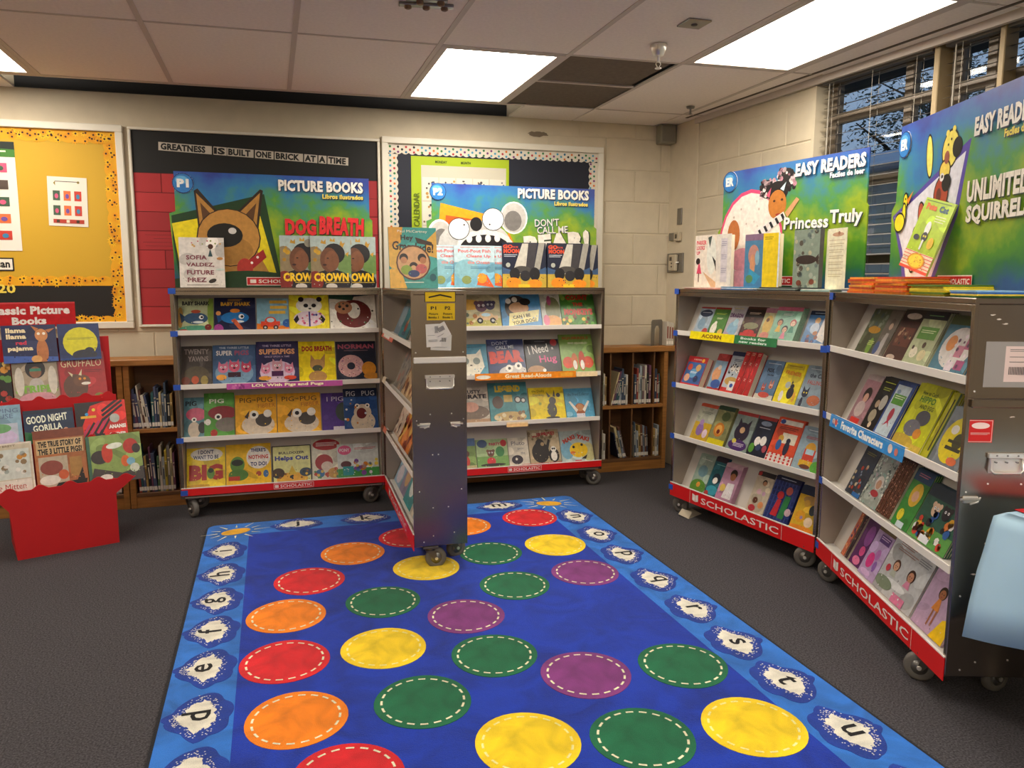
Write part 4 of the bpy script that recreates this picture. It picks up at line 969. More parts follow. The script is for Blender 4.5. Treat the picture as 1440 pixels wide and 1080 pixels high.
row('A', 1, [
 (.027, .212, .275, 'dark brown book with autumn leaves', '#4c443e', [T('TWENTY', .5, .86, .8, .13, '#9c8f88'), T('YAWNS', .55, .68, .66, .13, '#9c8f88'), ('e', .5, .3, .4, .2, '#5d5340'), ('e', .45, .16, .12, .1, '#c45a38'), ('e', .75, .14, .12, .12, '#9c8a4a'), ('e', .15, .14, .14, .1, '#7a4234')]),
 (.214, .474, .279, 'hazy blue book with three pink pigs', '#3f5f86', [T('THE THREE LITTLE', .5, .93, .7, .05, '#b8c4d4'), T('SUPER', .27, .8, .38, .12, '#e8e4de'), T('PIGS', .68, .8, .34, .12, '#a8506a'), ('e', .5, .3, .45, .3, '#7a9cb8')] + cr_(.24, .42, .12, '#dc7a98', 'p') + cr_(.5, .45, .13, '#d8607c', 'p') + cr_(.78, .42, .12, '#c84a68', 'p') + [('r', .35, .2, .65, .32, '#3a1c2c'), ('e', .2, .2, .12, .07, '#e8a040')], dict(n=1, dx=.012)),
 (.476, .738, .297, 'purple book with three masked pigs', '#2e2a56', [T('THE THREE LITTLE', .5, .9, .7, .05, '#c4b8d8'), T('SUPERPIGS', .5, .76, .86, .13, '#e6a878', 0, .05), T('ONCE UPON A TIME', .5, .64, .6, .04, '#b8a8c8'), ('e', .5, .28, .42, .26, '#d8c0d8')] + cr_(.22, .34, .11, '#e08aa8', 'p') + cr_(.5, .4, .13, '#d8a0b0', 'p') + cr_(.78, .34, .11, '#e08aa8', 'p') + [('r', .36, .18, .64, .3, '#4a1c4c'), ('e', .2, .14, .15, .05, '#e8a03a'), ('e', .8, .14, .15, .05, '#d84a30')], dict(n=1, dx=.006)),
 (.741, .978, .292, 'bright yellow book with tan dog', '#f4dc0c', [T('DOG BREATH', .5, .82, .82, .13, '#a8241c', 0, .06)] + [('p', [(.3, .4), (.33, .68), (.46, .52)], '#b88a50'), ('p', [(.7, .4), (.72, .7), (.56, .52)], '#b88a50'), ('e', .5, .42, .2, .14, '#c89a5c'), ('e', .5, .34, .14, .08, '#4c5240'), ('e', .5, .14, .25, .14, '#b88a50')]),
 (.981, 1.247, .287, 'dark blue book with giant sprinkled donut', '#1a2036', [T('NORMAN', .5, .87, .9, .12, '#b0566a', 0, .04), ('b', .2, .8, .76, 1, '#8a6a70'), ('e', .36, .38, .32, .28, '#d8a8a8'), ('d', 6, 50, .12, .15, .6, .6, .012, ['#a84a5c', '#f0e4d0', '#7a5a8c']), ('e', .36, .38, .1, .09, '#1a2036'), ('e', .8, .3, .18, .18, '#d89028'), ('e', .86, .12, .2, .08, '#c8842c')]),
])
pug = lambda col, cap: [('e', .55, .25, .4, .25, '#d9c9b4'), ('e', .68, .36, .2, .16, '#4a4440'), ('c', .45, .5, .11, W_), ('c', .45, .5, .05, K_), ('c', .78, .52, .1, W_), ('p', [(.22, .45), (.35, .62), (.3, .4)], '#3c3430')]
row('A', 2, [
 (.027, .150, .276, 'dusty teal book with pink wig dog', '#5c8a94', [T('PIG', .35, .85, .55, .12, '#1c242c'), ('e', .6, .58, .5, .16, '#d8607c'), ('c', .5, .45, .13, W_), ('c', .5, .45, .06, K_), ('e', .5, .2, .3, .2, '#cdbda8'), ('e', .9, .25, .2, .14, '#2c2826')]),
 (.152, .332, .300, 'leaf green book with red-capped dog', '#4f9434', [T('PIG', .4, .82, .5, .1, '#e8ecd8'), ('e', .6, .55, .5, .16, '#8c1f28'), ('c', .45, .46, .12, W_), ('c', .45, .46, .06, K_), ('e', .75, .28, .4, .16, '#7c746c'), ('e', .3, .1, .12, .08, '#a8241c'), ('e', .1, .35, .1, .07, W_)], dict(n=1, dx=-.006)),
 (.334, .592, .281, 'golden yellow book with big-eyed pug', '#e8aa1c', [T('PIG', .25, .86, .28, .12, '#3c2c10', 0, .0), T('THE', .45, .86, .1, .04, '#3c2c10'), T('PUG', .72, .86, .38, .12, '#3c2c10', 0, 0), T('FIBBER', .76, .72, .42, .1, '#b8681c', 3, 0)] + pug(0, 0)),
 (.594, .873, .280, 'second golden yellow book with big-eyed pug', '#e8aa1c', [T('PIG', .25, .86, .28, .12, '#3c2c10', 0, .0), T('THE', .45, .86, .1, .04, '#3c2c10'), T('PUG', .72, .86, .38, .12, '#3c2c10', 0, 0), T('FIBBER', .76, .72, .42, .1, '#b8681c', 3, 0)] + pug(0, 0)),
 (.876, 1.06, .271, 'violet book partly covered by its neighbour', '#4c2c88', [T('I PIG', .5, .84, .6, .12, '#d8d0e4', 0, 0), ('e', .8, .5, .3, .25, '#3c4a44'), ('r', .4, .02, .9, .12, '#ddd4e0')], dict(dy=-.002)),
 (1.02, 1.247, .298, 'deep blue book with wide-mouthed pug', '#1c4a86', [('r', 0, .8, 1, 1, '#122848'), T('PIG', .22, .88, .26, .12, '#dfe4ea', 0, 0), T('PUG', .74, .88, .38, .12, '#dfe4ea', 0, 0), ('e', .55, .2, .36, .25, '#d6c6b0'), ('e', .55, .42, .26, .2, '#d6c6b0'), ('e', .52, .4, .15, .13, '#6a1c20'), ('c', .4, .58, .07, W_), ('c', .7, .58, .07, W_), ('c', .4, .58, .03, K_), ('c', .7, .58, .03, K_), ('d', 8, 8, .02, .1, .98, .75, .04, ['#d8dfe6', '#c87a30'])], dict(dy=.012)),
])
row('A', 3, [
 (.027, .262, .269, 'yellow book with giant red letters', '#f0cf20', [('e', .52, .83, .42, .16, W_), T("I DON'T", .5, .89, .4, .1, '#26355c', 0, .03), T('WANT TO BE', .5, .76, .66, .1, '#26355c', 0, .03), T('BIG', .5, .38, .88, .4, '#b0241e', 0, .07), ('e', .62, .35, .1, .14, '#5c8c34'), ('e', .62, .42, .07, .06, '#20301c'), ('e', .3, .06, .3, .03, '#d09c18')]),
 (.264, .545, .279, 'yellow book with green frog', '#f2c21c', [('e', .72, .66, .27, .28, W_), T("THERE'S", .72, .84, .34, .09, '#20386c', 0, .04), T('NOTHING', .72, .67, .44, .1, '#c42a1c', 0, .04), T('TO DO!', .72, .5, .36, .1, '#20386c', 0, .04), ('e', .25, .5, .16, .2, '#5c8c34'), ('e', .25, .55, .13, .08, '#1c2418'), ('e', .27, .25, .22, .14, '#4c7c2c'), ('r', .05, .12, .3, .22, '#c0341c'), ('e', .72, .26, .06, .06, '#b04a30'), ('e', .88, .25, .06, .09, '#3c6ca0')]),
 (.549, .802, .253, 'pale yellow book framed in black', '#17181c', [('r', .025, .02, .975, .975, '#dfe09a'), T('BULLDOZER', .5, .8, .66, .07, '#2c3440'), T('Helps Out', .5, .64, .86, .16, '#3a4a9c', 0, .05), ('e', .5, .08, .4, .18, '#e8b040'), ('e', .15, .25, .16, .14, '#4c3c30'), ('e', .85, .25, .16, .12, '#3c4c5c'), ('p', [(.4, .2), (.5, .45), (.62, .2)], '#d8b83c'), ('d', 4, 14, .05, .05, .95, .32, .03, ['#e8c040', '#2c3a44', '#8a5a30'])]),
 (.804, 1.0, .283, 'white book with maroon title plate', '#dcd8c4', [('e', .5, .86, .46, .14, '#b01c24'), ('b', .15, .85, .9, 3, '#f0e0dc'), ('e', .4, .42, .3, .2, '#a8383c'), ('e', .5, .32, .2, .12, '#e0d0c0'), ('e', .25, .15, .16, .1, '#3c70a0'), ('e', .75, .15, .24, .13, '#c89a54'), ('d', 4, 14, .05, .03, .95, .3, .05, ['#4a8a5a', '#c05040', '#e0c060'])], dict(dy=-.004)),
 (.970, 1.247, .242, 'white book with pastel animals on green', '#d6dcd8', [('r', 0, 0, 1, .28, '#3f9a44'), ('e', .18, .82, .16, .14, '#e05a8c'), T('PONY', .18, .82, .24, .1, '#f6e8ee'), ('b', 0.420, 0.940, 0.860, 2, '#c02c38'), ('e', .2, .4, .13, .1, '#5c2430'), ('r', .12, .08, .38, .34, '#1f9aa0'), ('d', 12, 18, .42, .12, .95, .52, .06, ['#e08c2c', '#8c50a8', '#e8d04c', '#4a7cc0', '#e4e0ec'])], dict(dy=.004)),
])
row('B', 0, [
 (.18, .533, .259, 'cream book with animals in a toy car', '#c8c09a', [('r', 0, 0, 1, .3, '#b8b060'), ('e', .35, .7, .3, .16, '#d8a84c')] + cr_(.62, .65, .12, '#6a4a5c') + cr_(.8, .68, .1, '#48405c') + car(.7, .3, .24, '#d8b890') + [('d', 5, 12, .0, .1, .5, .5, .04, ['#5c6a5a', '#d8cc98', '#a8703c'])]),
 (.538, .834, .280, 'sky blue book with dog holding a note', '#4a8cc0', [('e', .4, .55, .3, .35, '#3c3634'), ('e', .45, .55, .25, .16, '#c89a70'), ('e', .62, .72, .14, .1, '#15120f'), ('c', .2, .74, .07, W_), ('c', .36, .78, .07, W_), ('p', [(.15, .05), (.9, .18), (.96, .5), (.2, .4)], '#ece2a0'), T('CAN I BE', .5, .32, .45, .09, '#1c1a18', 9), T('YOUR DOG?', .56, .18, .62, .1, '#1c1a18', 9)]),
 (.836, 1.0, .279, 'pale grey book with grazing rabbit', '#c2c6bc', [('e', .55, .5, .35, .35, '#7c8058'), ('e', .4, .75, .1, .14, '#b0507c'), ('e', .5, .16, .4, .18, '#d89a4c'), ('e', .2, .2, .15, .15, '#d86a8c')], dict(dy=-.004)),
 (.983, 1.247, .285, 'jungle green book with red title', '#3f7a2a', [('d', 3, 26, 0, 0, 1, 1, .08, ['#5a9c34', '#2c5c20', '#8ab44c']), T('COUNT', .5, .82, .66, .15, '#c02c1c', 0, .07), T('THE', .5, .63, .3, .1, '#c02c1c', 0, .06), T('MONKEYS', .5, .42, .84, .18, '#cc3420', 0, .07), ('d', 6, 12, .05, .02, .95, .3, .05, ['#8a4a2c', '#e8c048', '#30441c'])], dict(dy=.004)),
])
row('B', 1, [
 (.12, .441, .248, 'teal book with big pale cat', '#4c94b0', [('b', .1, .9, .9, 1, '#2c5c78'), ('p', [(.3, .1), (.3, .75), (.42, .68), (.75, .7), (.86, .85), (.92, .3), (.75, 0), (.42, 0)], '#e9e4d2'), ('c', .5, .48, .08, '#8c9890'), ('c', .75, .48, .08, '#8c9890'), ('e', .62, .35, .03, .02, '#504a44')]),
 (.443, .716, .279, 'indigo book with bold red lettering', '#2c3a6a', [T("DON'T", .36, .9, .44, .1, '#c4ccdc', 4, .01), T('CALL ME', .48, .78, .5, .09, '#c4ccdc', 4, .01), T('BEAR', .5, .52, .92, .34, '#e0341c', 3, .08), ('e', .66, .08, .4, .2, '#c8c4c0'), ('c', .55, .2, .1, W_), ('c', .8, .26, .1, W_), ('c', .55, .2, .04, K_), ('c', .8, .26, .04, K_)]),
 (.721, .985, .274, 'black book with pink lettering', '#16161e', [T('I Need', .38, .72, .58, .24, '#eae6e0', 8, .02), T('a', .8, .74, .07, .07, '#d8d4d0'), T('Hug', .64, .42, .5, .26, '#e0488c', 4, .02), ('c', .85, .9, .1, '#a82c30'), ('b', .3, .6, .93, 1, '#8a8890'), ('e', .28, .12, .26, .14, '#a87c4c'), ('c', .5, .12, .05, W_)]),
 (.987, 1.247, .307, 'green book with two orange squirrels', '#7fa44c', [T('SQUIRRELS', .5, .9, .8, .08, '#c0502c'), T('WHO SQUABBLED', .55, .77, .6, .06, '#e8e8c8'), ('e', .2, .28, .16, .15, '#d8502c'), ('e', .8, .28, .16, .15, '#d8502c'), ('e', .4, .3, .1, .22, '#c86a30'), ('e', .62, .32, .1, .25, '#c8482c'), ('e', .4, .22, .06, .12, W_), ('e', .62, .22, .06, .12, W_), ('c', .4, .46, .05, '#c86a30'), ('c', .62, .5, .05, '#c8482c')]),
])
row('B', 2, [
 (.15, .451, .273, 'pale grey book with brown boat', '#c4bcae', [T('CRUSTY', .58, .87, .5, .1, '#33303a', 0, .04), T('PIRATE', .66, .74, .6, .12, '#33303a', 0, .05), ('e', .6, .3, .4, .2, '#7c6a5c'), ('e', .55, .45, .2, .14, '#d8a08c'), ('r', 0, 0, 1, .12, '#b08c6c')]),
 (.453, .744, .299, 'blue-green book with yellow title', '#4a9098', [T('LEGEND', .5, .84, .66, .17, '#e4c83c', 0, .08), ('r', .38, .5, .6, .68, '#d8c060'), ('e', .22, .5, .14, .16, '#5c4436'), ('c', .74, .55, .09, '#20303c'), ('c', .74, .55, .06, W_), ('c', .88, .53, .07, '#20303c'), ('c', .88, .53, .045, W_), ('e', .5, .12, .42, .14, '#c4a870'), ('d', 4, 12, .1, .02, .9, .26, .05, ['#8c6a4c', '#e0d4b0'])]),
 (.750, 1.022, .251, 'sunny yellow book with grey donkey', '#f0d41c', [T('the Dinky', .28, .88, .36, .1, '#4c4414', 0, 0), T('Donkey', .28, .76, .3, .1, '#4c4414', 0, 0), ('e', .62, .3, .14, .22, '#55534f'), ('e', .66, .58, .1, .12, '#55534f'), ('p', [(.55, .68), (.5, .86), (.62, .72)], '#55534f'), ('p', [(.68, .72), (.74, .92), (.75, .68)], '#55534f'), ('e', .62, .06, .2, .04, '#3c3a38'), ('c', .84, .75, .06, '#30303c'), ('c', .3, .5, .04, '#a8b040')]),
 (1.024, 1.247, .235, 'light blue book with flying child', '#5aa8cc', [T('the Word Collector', .5, .8, .76, .1, '#20506c', 0, .0), ('e', .5, .3, .2, .2, '#a8603c'), ('c', .5, .36, .13, '#c88c5c'), ('p', [(.35, .2), (.12, .55), (.18, .58), (.42, .28)], W_), ('p', [(.65, .2), (.86, .55), (.8, .58), (.58, .28)], W_), ('r', .35, 0, .65, .16, '#d8d4dc'), ('e', .1, .15, .12, .08, '#8cc4dc')]),
])
row('B', 3, [
 (.12, .353, .229, 'green book with child in red', '#7c9c50', [('r', 0, .75, 1, 1, '#4c70a0'), ('e', .6, .5, .2, .14, '#5c3424'), ('e', .6, .25, .2, .22, '#c8342c'), ('r', 0, 0, 1, .12, '#c0b480')]),
 (.355, .590, .215, 'white and green book with red balloons', '#a8c48c', [('r', 0, 0, 1, .4, '#7cae5c'), ('e', .2, .85, .16, .14, '#2c4c78'), ('e', .88, .84, .1, .12, '#c8242c'), T('PARTY', .6, .82, .36, .1, '#c02850', 0, .05), ('e', .75, .55, .14, .18, '#3c8c4c')] + cr_(.45, .5, .11, '#7a4a38', 'r') + [('e', .45, .22, .14, .14, '#d8303c'), ('e', .5, .1, .4, .05, '#2c2420')]),
 (.592, .747, .215, 'cream book with thin grey script', '#dcd4c2', [T('Pluto', .5, .8, .66, .14, '#5c5c66', 0, 0), T('gets', .6, .6, .3, .08, '#6c6c74', 0, 0), T('the', .7, .45, .2, .08, '#6c6c74', 0, 0), ('e', .4, .22, .28, .16, '#2c2434'), ('c', .36, .24, .06, '#e0d8d0'), ('r', .6, 0, 1, .05, '#c02c34')]),
 (.749, .989, .264, 'beige book with black bear', '#b8a684', [T('SURPRISE!', .5, .86, .74, .12, '#b02c34', 4, .05), ('d', 7, 16, 0, .7, 1, 1, .05, ['#7c6a4c', '#d8ccac']), ('e', .36, .34, .28, .3, '#241c1a'), ('c', .36, .6, .14, '#241c1a'), ('c', .44, .58, .06, '#b89a70'), ('p', [(.5, .4), (.64, .72), (.7, .68), (.58, .3)], '#241c1a'), ('e', .78, .24, .17, .2, '#1f1c20'), ('e', .78, .22, .1, .14, W_), ('c', .78, .42, .09, W_), ('c', .75, .43, .03, K_), ('c', .81, .43, .03, K_), ('r', 0, 0, 1, .04, '#c02c34')]),
 (.991, 1.247, .242, 'pale blue book with yellow bird', '#b4c4c0', [('e', .2, .4, .2, .3, '#7cb0c8'), ('e', .85, .3, .2, .3, '#c8c48c'), T('MAKI', .28, .74, .4, .14, '#c8402c', 22, .06), T('YAKI', .72, .76, .4, .14, '#c8402c', -18, .06), ('e', .55, .38, .28, .24, '#eec418'), ('c', .4, .48, .04, K_), ('c', .66, .54, .04, K_), ('e', .36, .3, .08, .05, '#e07a2c'), ('p', [(.6, .1), (.8, .22), (.74, .08)], '#2c241c'), ('r', .4, .02, .6, .06, '#d84a50')]),
])
row('C', 0, [
 (.105, .238, .193, 'slate blue early reader', '#a4b4c0', [('e', .5, .78, .44, .13, '#26324c'), ('b', .2, .8, .8, 1, '#d8dce4'), ('e', .4, .4, .25, .2, '#7c98ac'), ('e', .8, .12, .2, .14, '#b8443c'), ('r', 0, .95, 1, 1, '#b02c28')], dict(n=2)),
 (.240, .377, .195, 'grassy green early reader with white goose', '#4f8434', [('r', 0, .94, 1, 1, '#a02c28'), ('b', 0.150, 0.850, 0.790, 2, '#c8dc50'), ('b', 0.300, 0.700, 0.630, 2, '#e8f0c0'), ('e', .3, .25, .2, .22, '#ece8d8'), ('c', .34, .46, .09, '#ece8d8'), ('e', .8, .15, .16, .12, '#e8c05c')], dict(n=2)),
 (.379, .510, .205, 'lavender grey early reader with dragon', '#b4b0b4', [('b', .2, .8, .94, 1, '#d8c840'), T('DRAGON', .5, .72, .84, .14, '#5c2c5c', 0, .06), ('e', .5, .28, .34, .25, '#8cb4cc'), ('e', .6, .5, .16, .12, '#a8ccd8'), ('e', .2, .1, .2, .08, '#b8a0b8')], dict(n=2)),
 (.512, .663, .210, 'dark brown early reader with red car', '#4c2c24', [('d', 9, 10, 0, .3, 1, .7, .06, ['#6c4434', '#8c8464', '#3c2420']), ('r', 0, .68, 1, .92, '#241818'), ('b', 0.200, 0.800, 0.810, 2, '#d8c4b0'), ('r', .06, .03, .95, .2, '#c8302c'), ('e', .5, .22, .3, .08, '#c8302c'), ('e', .5, .42, .4, .1, '#8c8a68')], dict(n=2)),
 (.665, .766, .206, 'pale green early reader with yellow figures', '#b8b88c', [('r', 0, .86, 1, 1, '#b07c8c'), ('e', .5, .5, .35, .28, '#d8b45c'), ('e', .5, .16, .36, .12, '#d88c7c'), ('c', .4, .64, .12, '#6c4430')], dict(n=2, dy=.003)),
 (.768, .952, .216, 'mint green book set with three princess figures', '#8cc0a4', [('r', 0, .9, 1, 1, '#c86c84'), ('b', 0.300, 0.700, 0.810, 2, '#e8f0e8')] + kid(.28, .56, .1, '#c88c5c', '#3c2418', '#e0b850') + kid(.55, .38, .1, '#e0b898', '#1c1818', '#e08ca0') + kid(.8, .56, .1, '#e8c0a0', '#b8342c', '#3c8c70'), dict(n=3, t=.009, spine='#6c2c3c')),
 (.986, 1.135, .203, 'royal blue early reader with pale dress', '#4c80b4', [('r', 0, .88, 1, 1, '#202c44'), ('b', .2, .8, .93, 1, '#c8d4e0'), ('p', [(.62, .2), (1, .1), (1, .82), (.7, .8)], '#e4dcd4'), ('c', .45, .72, .12, '#e0b070'), ('e', .42, .5, .2, .16, '#b8c8dc'), ('d', 3, 8, .1, .1, .7, .4, .08, ['#8c4c34', '#c8804c', '#2c4c8c'])], dict(n=2)),
], t=.006, name='early_reader')
row('C', 1, [
 (.027, .215, .20, 'thick boxed set in red and blue', '#b8242c', [('r', .06, .02, .98, .8, '#3c64a0'), T('5 BOOKS', .5, .9, .4, .05, '#f0dcd0'), ('c', .25, .62, .12, '#c84a34'), ('c', .68, .62, .13, '#d8a868'), ('c', .5, .42, .17, '#6ca4c8'), ('c', .26, .25, .14, '#e0a888'), ('c', .72, .24, .12, '#2c3c64'), ('b', .35, .7, .46, 2, '#f0f0f0'), ('r', .06, .0, .98, .06, '#c82c2c'), ('c', .8, .88, .07, '#e8a838')], dict(t=.042, spine='#2c4880', name='boxed_set')),
 (.255, .362, .25, 'red early reader with rescue scene', '#b0302c', [('r', 0, .1, 1, .82, '#8cacc4'), ('e', .4, .45, .35, .2, '#e0a070'), ('e', .6, .2, .4, .12, '#3c5aa0'), ('c', .5, .64, .15, '#d8c8b8')], dict(n=2, dy=-.0)),
 (.364, .505, .275, 'red and white reader with spotted puppies', '#c02c2c', [('r', .04, .14, .98, .92, '#b8c4cc'), ('r', 0, .9, 1, 1, '#1c2c50'), ('b', 0.250, 0.750, 0.810, 2, '#2c3c6c'), ('c', .35, .6, .16, W_), ('c', .68, .58, .16, W_), ('d', 8, 22, .15, .4, .9, .75, .04, [K_, '#2c2420']), ('e', .5, .3, .4, .1, '#c8a050'), ('r', .4, .08, .8, .3, '#e8e4e0'), ('e', .6, .2, .1, .05, '#2c4c9c'), ('r', 0, 0, 1, .07, '#e0382c')], dict(n=1)),
 (.507, .552, .275, 'first bright red boxed reader with spine out', '#c01c1c', [('b', 0.350, 0.650, 0.730, 2, '#f0d8c8'), ('b', 0.350, 0.650, 0.360, 2, '#f0d8c8'), ('b', .2, .8, .95, 2, '#e8c0a0')], dict(t=.04)),
 (.553, .600, .275, 'next bright red boxed reader with spine out', '#b81a1a', [('b', 0.350, 0.650, 0.730, 2, '#f0d8c8'), ('b', 0.350, 0.650, 0.360, 2, '#f0d8c8'), ('b', .2, .8, .95, 2, '#e8c0a0')], dict(t=.04)),
 (.601, .645, .275, 'last bright red boxed reader with spine out', '#c01c1c', [('b', 0.350, 0.650, 0.730, 2, '#f0d8c8'), ('b', 0.350, 0.650, 0.360, 2, '#f0d8c8'), ('b', .2, .8, .95, 2, '#e8c0a0')], dict(t=.04)),
 (.661, .803, .25, 'blue reader with three foxes', '#5c7c9c', [('r', 0, .0, 1, .16, '#d8d0c0'), ('b', .15, .85, .92, 1, '#d0d8e0'), T('FOX', .42, .76, .36, .1, '#18202c', 0, .05), T('the tiger', .5, .64, .36, .06, '#18202c')] + cr_(.35, .3, .1, '#c8502c', 'p') + cr_(.72, .38, .11, '#d8845c', 'p') + [('e', .5, .15, .3, .07, '#c84a3c')], dict(n=2)),
 (.807, .968, .25, 'yellow reader with dark cat', '#e8d41c', [('r', .1, .86, .9, .96, '#c8b42c'), ('b', .2, .8, .92, 1, '#8c6c18'), T('FRIENDS', .5, .76, .7, .09, '#d8702c', -4, .03), ('c', .45, .48, .12, '#b0b8b0'), ('e', .66, .3, .15, .14, '#1c1c28'), ('c', .66, .46, .09, '#1c1c28'), ('p', [(.58, .5), (.6, .6), (.66, .54)], '#1c1c28'), ('e', .3, .2, .09, .13, '#e8e4dc'), ('e', .86, .22, .06, .12, '#e0a83c')], dict(n=2)),
 (.970, 1.134, .25, 'grey-blue reader with cat and leaf pile', '#8ca0ac', [('b', .15, .85, .92, 1, '#c8d0d4'), T('the Cat', .5, .78, .6, .1, '#2c3848'), T('FALLING', .5, .62, .6, .1, '#b04c3c', 0, .02), ('c', .25, .35, .13, '#20243c'), ('p', [(.12, .38), (.13, .52), (.22, .44)], '#20243c'), ('p', [(.3, .44), (.38, .52), (.37, .36)], '#20243c'), ('c', .2, .37, .03, '#e8d040'), ('c', .31, .37, .03, '#e8d040'), ('e', .68, .22, .26, .12, '#b8643c'), ('e', .2, .12, .06, .14, '#20243c')], dict(n=2)),
], t=.006, name='early_reader')
row('C', 2, [
 (.113, .275, .25, 'mustard reader with purple animals', '#b4b8a4', [('r', 0, .92, 1, 1, '#c04c2c'), ('b', .2, .8, .78, 2, '#6c7464'), ('r', 0, 0, 1, .5, '#c8a42c'), ('e', .4, .3, .2, .17, '#8c6ca8'), ('e', .75, .22, .14, .12, '#e0c8d8'), ('c', .4, .5, .12, '#a888b8')], dict(n=2)),
 (.277, .426, .26, 'olive reader with roaring lion', '#8c8c5c', [('r', 0, .9, 1, 1, '#203c28'), ('e', .6, .75, .25, .12, '#4c5c30'), ('e', .45, .4, .3, .18, '#c87c2c'), ('e', .45, .4, .2, .12, '#e0a850'), ('e', .45, .35, .1, .06, '#6c1c1c'), ('r', 0, 0, 1, .16, '#d8c81c')], dict(n=2)),
 (.448, .622, .25, 'grey reader with purple-eyed dark kitten', '#8c9c94', [('r', 0, .93, 1, 1, '#a82c2c'), ('e', .5, .5, .34, .25, '#2c2034'), ('p', [(.22, .6), (.25, .85), (.42, .7)], '#2c2034'), ('p', [(.62, .7), (.8, .85), (.78, .58)], '#2c2034'), ('e', .5, .55, .12, .08, '#c8a078'), ('e', .5, .16, .44, .14, '#4c2c6c'), ('e', .3, .25, .1, .06, '#d8c84c'), ('b', .3, .8, .2, 3, '#d8cce0')], dict(n=2)),
 (.628, .770, .25, 'black reader with white toy figures', '#1c2438', [('r', 0, .93, 1, 1, '#a82c2c'), ('e', .5, .84, .3, .06, '#8c9cb4'), ('b', .2, .8, .72, 1, '#d8e0e8'), ('e', .35, .38, .16, .12, W_), ('e', .66, .42, .16, .12, W_), ('c', .5, .24, .14, '#384468'), ('e', .15, .2, .15, .12, '#5c9c3c'), ('e', .85, .24, .12, .09, '#b04c5c')], dict(n=2)),
 (.773, .965, .27, 'orange-red reader with dark cat at table', '#d84c28', [('r', .1, .86, .95, .96, '#e0dcd0'), ('e', .2, .91, .1, .05, '#2c4c8c'), ('b', 0.150, 0.850, 0.790, 2, '#5c1c18'), ('r', .35, .45, .9, .68, '#e8e0c8'), ('c', .34, .55, .1, '#d8a83c'), ('e', .32, .4, .1, .12, '#2c5c9c'), ('e', .64, .36, .1, .16, '#20243c'), ('c', .64, .52, .08, '#20243c'), ('r', 0, 0, 1, .2, '#e8e0d8')] + [('r', .02 + (i % 6)*.17, .02 + (i//6)*.07 + .0, .09 + (i % 6)*.17, .07 + (i//6)*.07, '#d0302c') for i in range(18)], dict(n=2)),
 (.967, 1.147, .25, 'pale blue reader with red and yellow train', '#98b0bc', [('b', .2, .8, .92, 1, '#dce4e8'), ('b', 0.200, 0.800, 0.770, 2, '#b03c4c'), ('e', .5, .5, .2, .16, '#d8a02c'), ('r', .3, .2, .72, .5, '#d0402c'), ('r', .36, .38, .66, .5, '#b0d0dc'), ('r', .24, .1, .78, .24, '#e0b02c'), ('e', .5, .1, .2, .05, '#6c3c2c'), ('e', .9, .14, .2, .14, '#5cac3c')], dict(n=2)),
], t=.006, name='early_reader')
row('C', 3, [
 (.125, .270, .25, 'moss green reader with small frog', '#94a898', [('b', .15, .85, .86, 1, '#d8dcd0'), ('e', .5, .55, .3, .16, '#6c9098'), ('e', .5, .12, .5, .2, '#5c8c34'), ('c', .5, .18, .12, '#e0983c')], dict(n=2)),
 (.272, .385, .26, 'deep teal reader with white-bellied dolphin', '#1f6470', [('r', 0, .88, 1, 1, '#241c30'), ('b', .2, .9, .8, 1, '#8cd0c8'), ('e', .55, .45, .32, .14, '#182c3c', 40), ('e', .5, .4, .2, .08, W_, 40), ('e', .5, .15, .45, .12, '#3c9cb0'), ('e', .15, .05, .16, .06, '#b83c3c')], dict(n=2)),
 (.387, .533, .245, 'pink reader with smiling child in white', '#b88ca4', [('r', 0, .9, 1, 1, '#c8a4b0'), ('c', .62, .76, .2, '#241814'), ('c', .62, .68, .16, '#9c6444'), ('p', [(.35, .1), (.45, .5), (.85, .52), (.9, .1)], '#e8e4e4'), ('e', .25, .35, .16, .1, '#e0c060'), ('r', 0, 0, .35, .2, '#c888a8')], dict(n=4)),
 (.642, .780, .25, 'beige reader with friendly faces', '#c8bca4', [('r', 0, .9, 1, 1, '#241c20'), ('e', .12, .95, .1, .05, '#b02c2c'), ('c', .55, .76, .13, '#2c1c14'), ('c', .56, .74, .1, '#c89068'), ('c', .4, .52, .13, '#d8b0b8'), ('c', .68, .5, .1, '#c8a0b8'), ('c', .35, .3, .14, '#5c3424'), ('c', .72, .22, .15, '#d8905c'), ('e', .3, .1, .2, .08, '#b83040')], dict(n=2)),
 (.783, .966, .26, 'navy plaid reader with red and green figures', '#1c2c68', [('r', 0, .9, 1, 1, '#141c3c')] + [('r', i*.14, 0, i*.14 + .04, .9, '#3c5090') for i in range(7)] + [('r', 0, i*.13, 1, i*.13 + .03, '#2c4080') for i in range(7)] + [('b', .2, .8, .95, 1, '#c8d0e0'), ('c', .4, .58, .13, '#c02c30'), ('c', .68, .72, .13, '#c86458'), ('p', [(.24, .1), (.34, .48), (.5, .48), (.5, .1)], '#c02c34'), ('p', [(.55, .08), (.6, .6), (.82, .6), (.78, .08)], '#2c7c44'), ('c', .88, .26, .12, '#c8a8b0')], dict(n=2)),
 (.979, 1.147, .25, 'golden reader with yellow animals', '#d8b030', [('r', 0, .8, 1, 1, '#182c4c'), ('e', .55, .7, .35, .1, '#b08c50'), ('c', .4, .62, .12, '#d0a040'), ('e', .7, .5, .14, .12, '#2c343c'), ('c', .3, .3, .2, '#e0a028'), ('c', .68, .22, .17, '#e8d0b0'), ('c', .36, .28, .06, '#a088b8'), ('e', .5, .05, .5, .06, '#e8902c')], dict(n=2)),
], t=.006, name='early_reader')
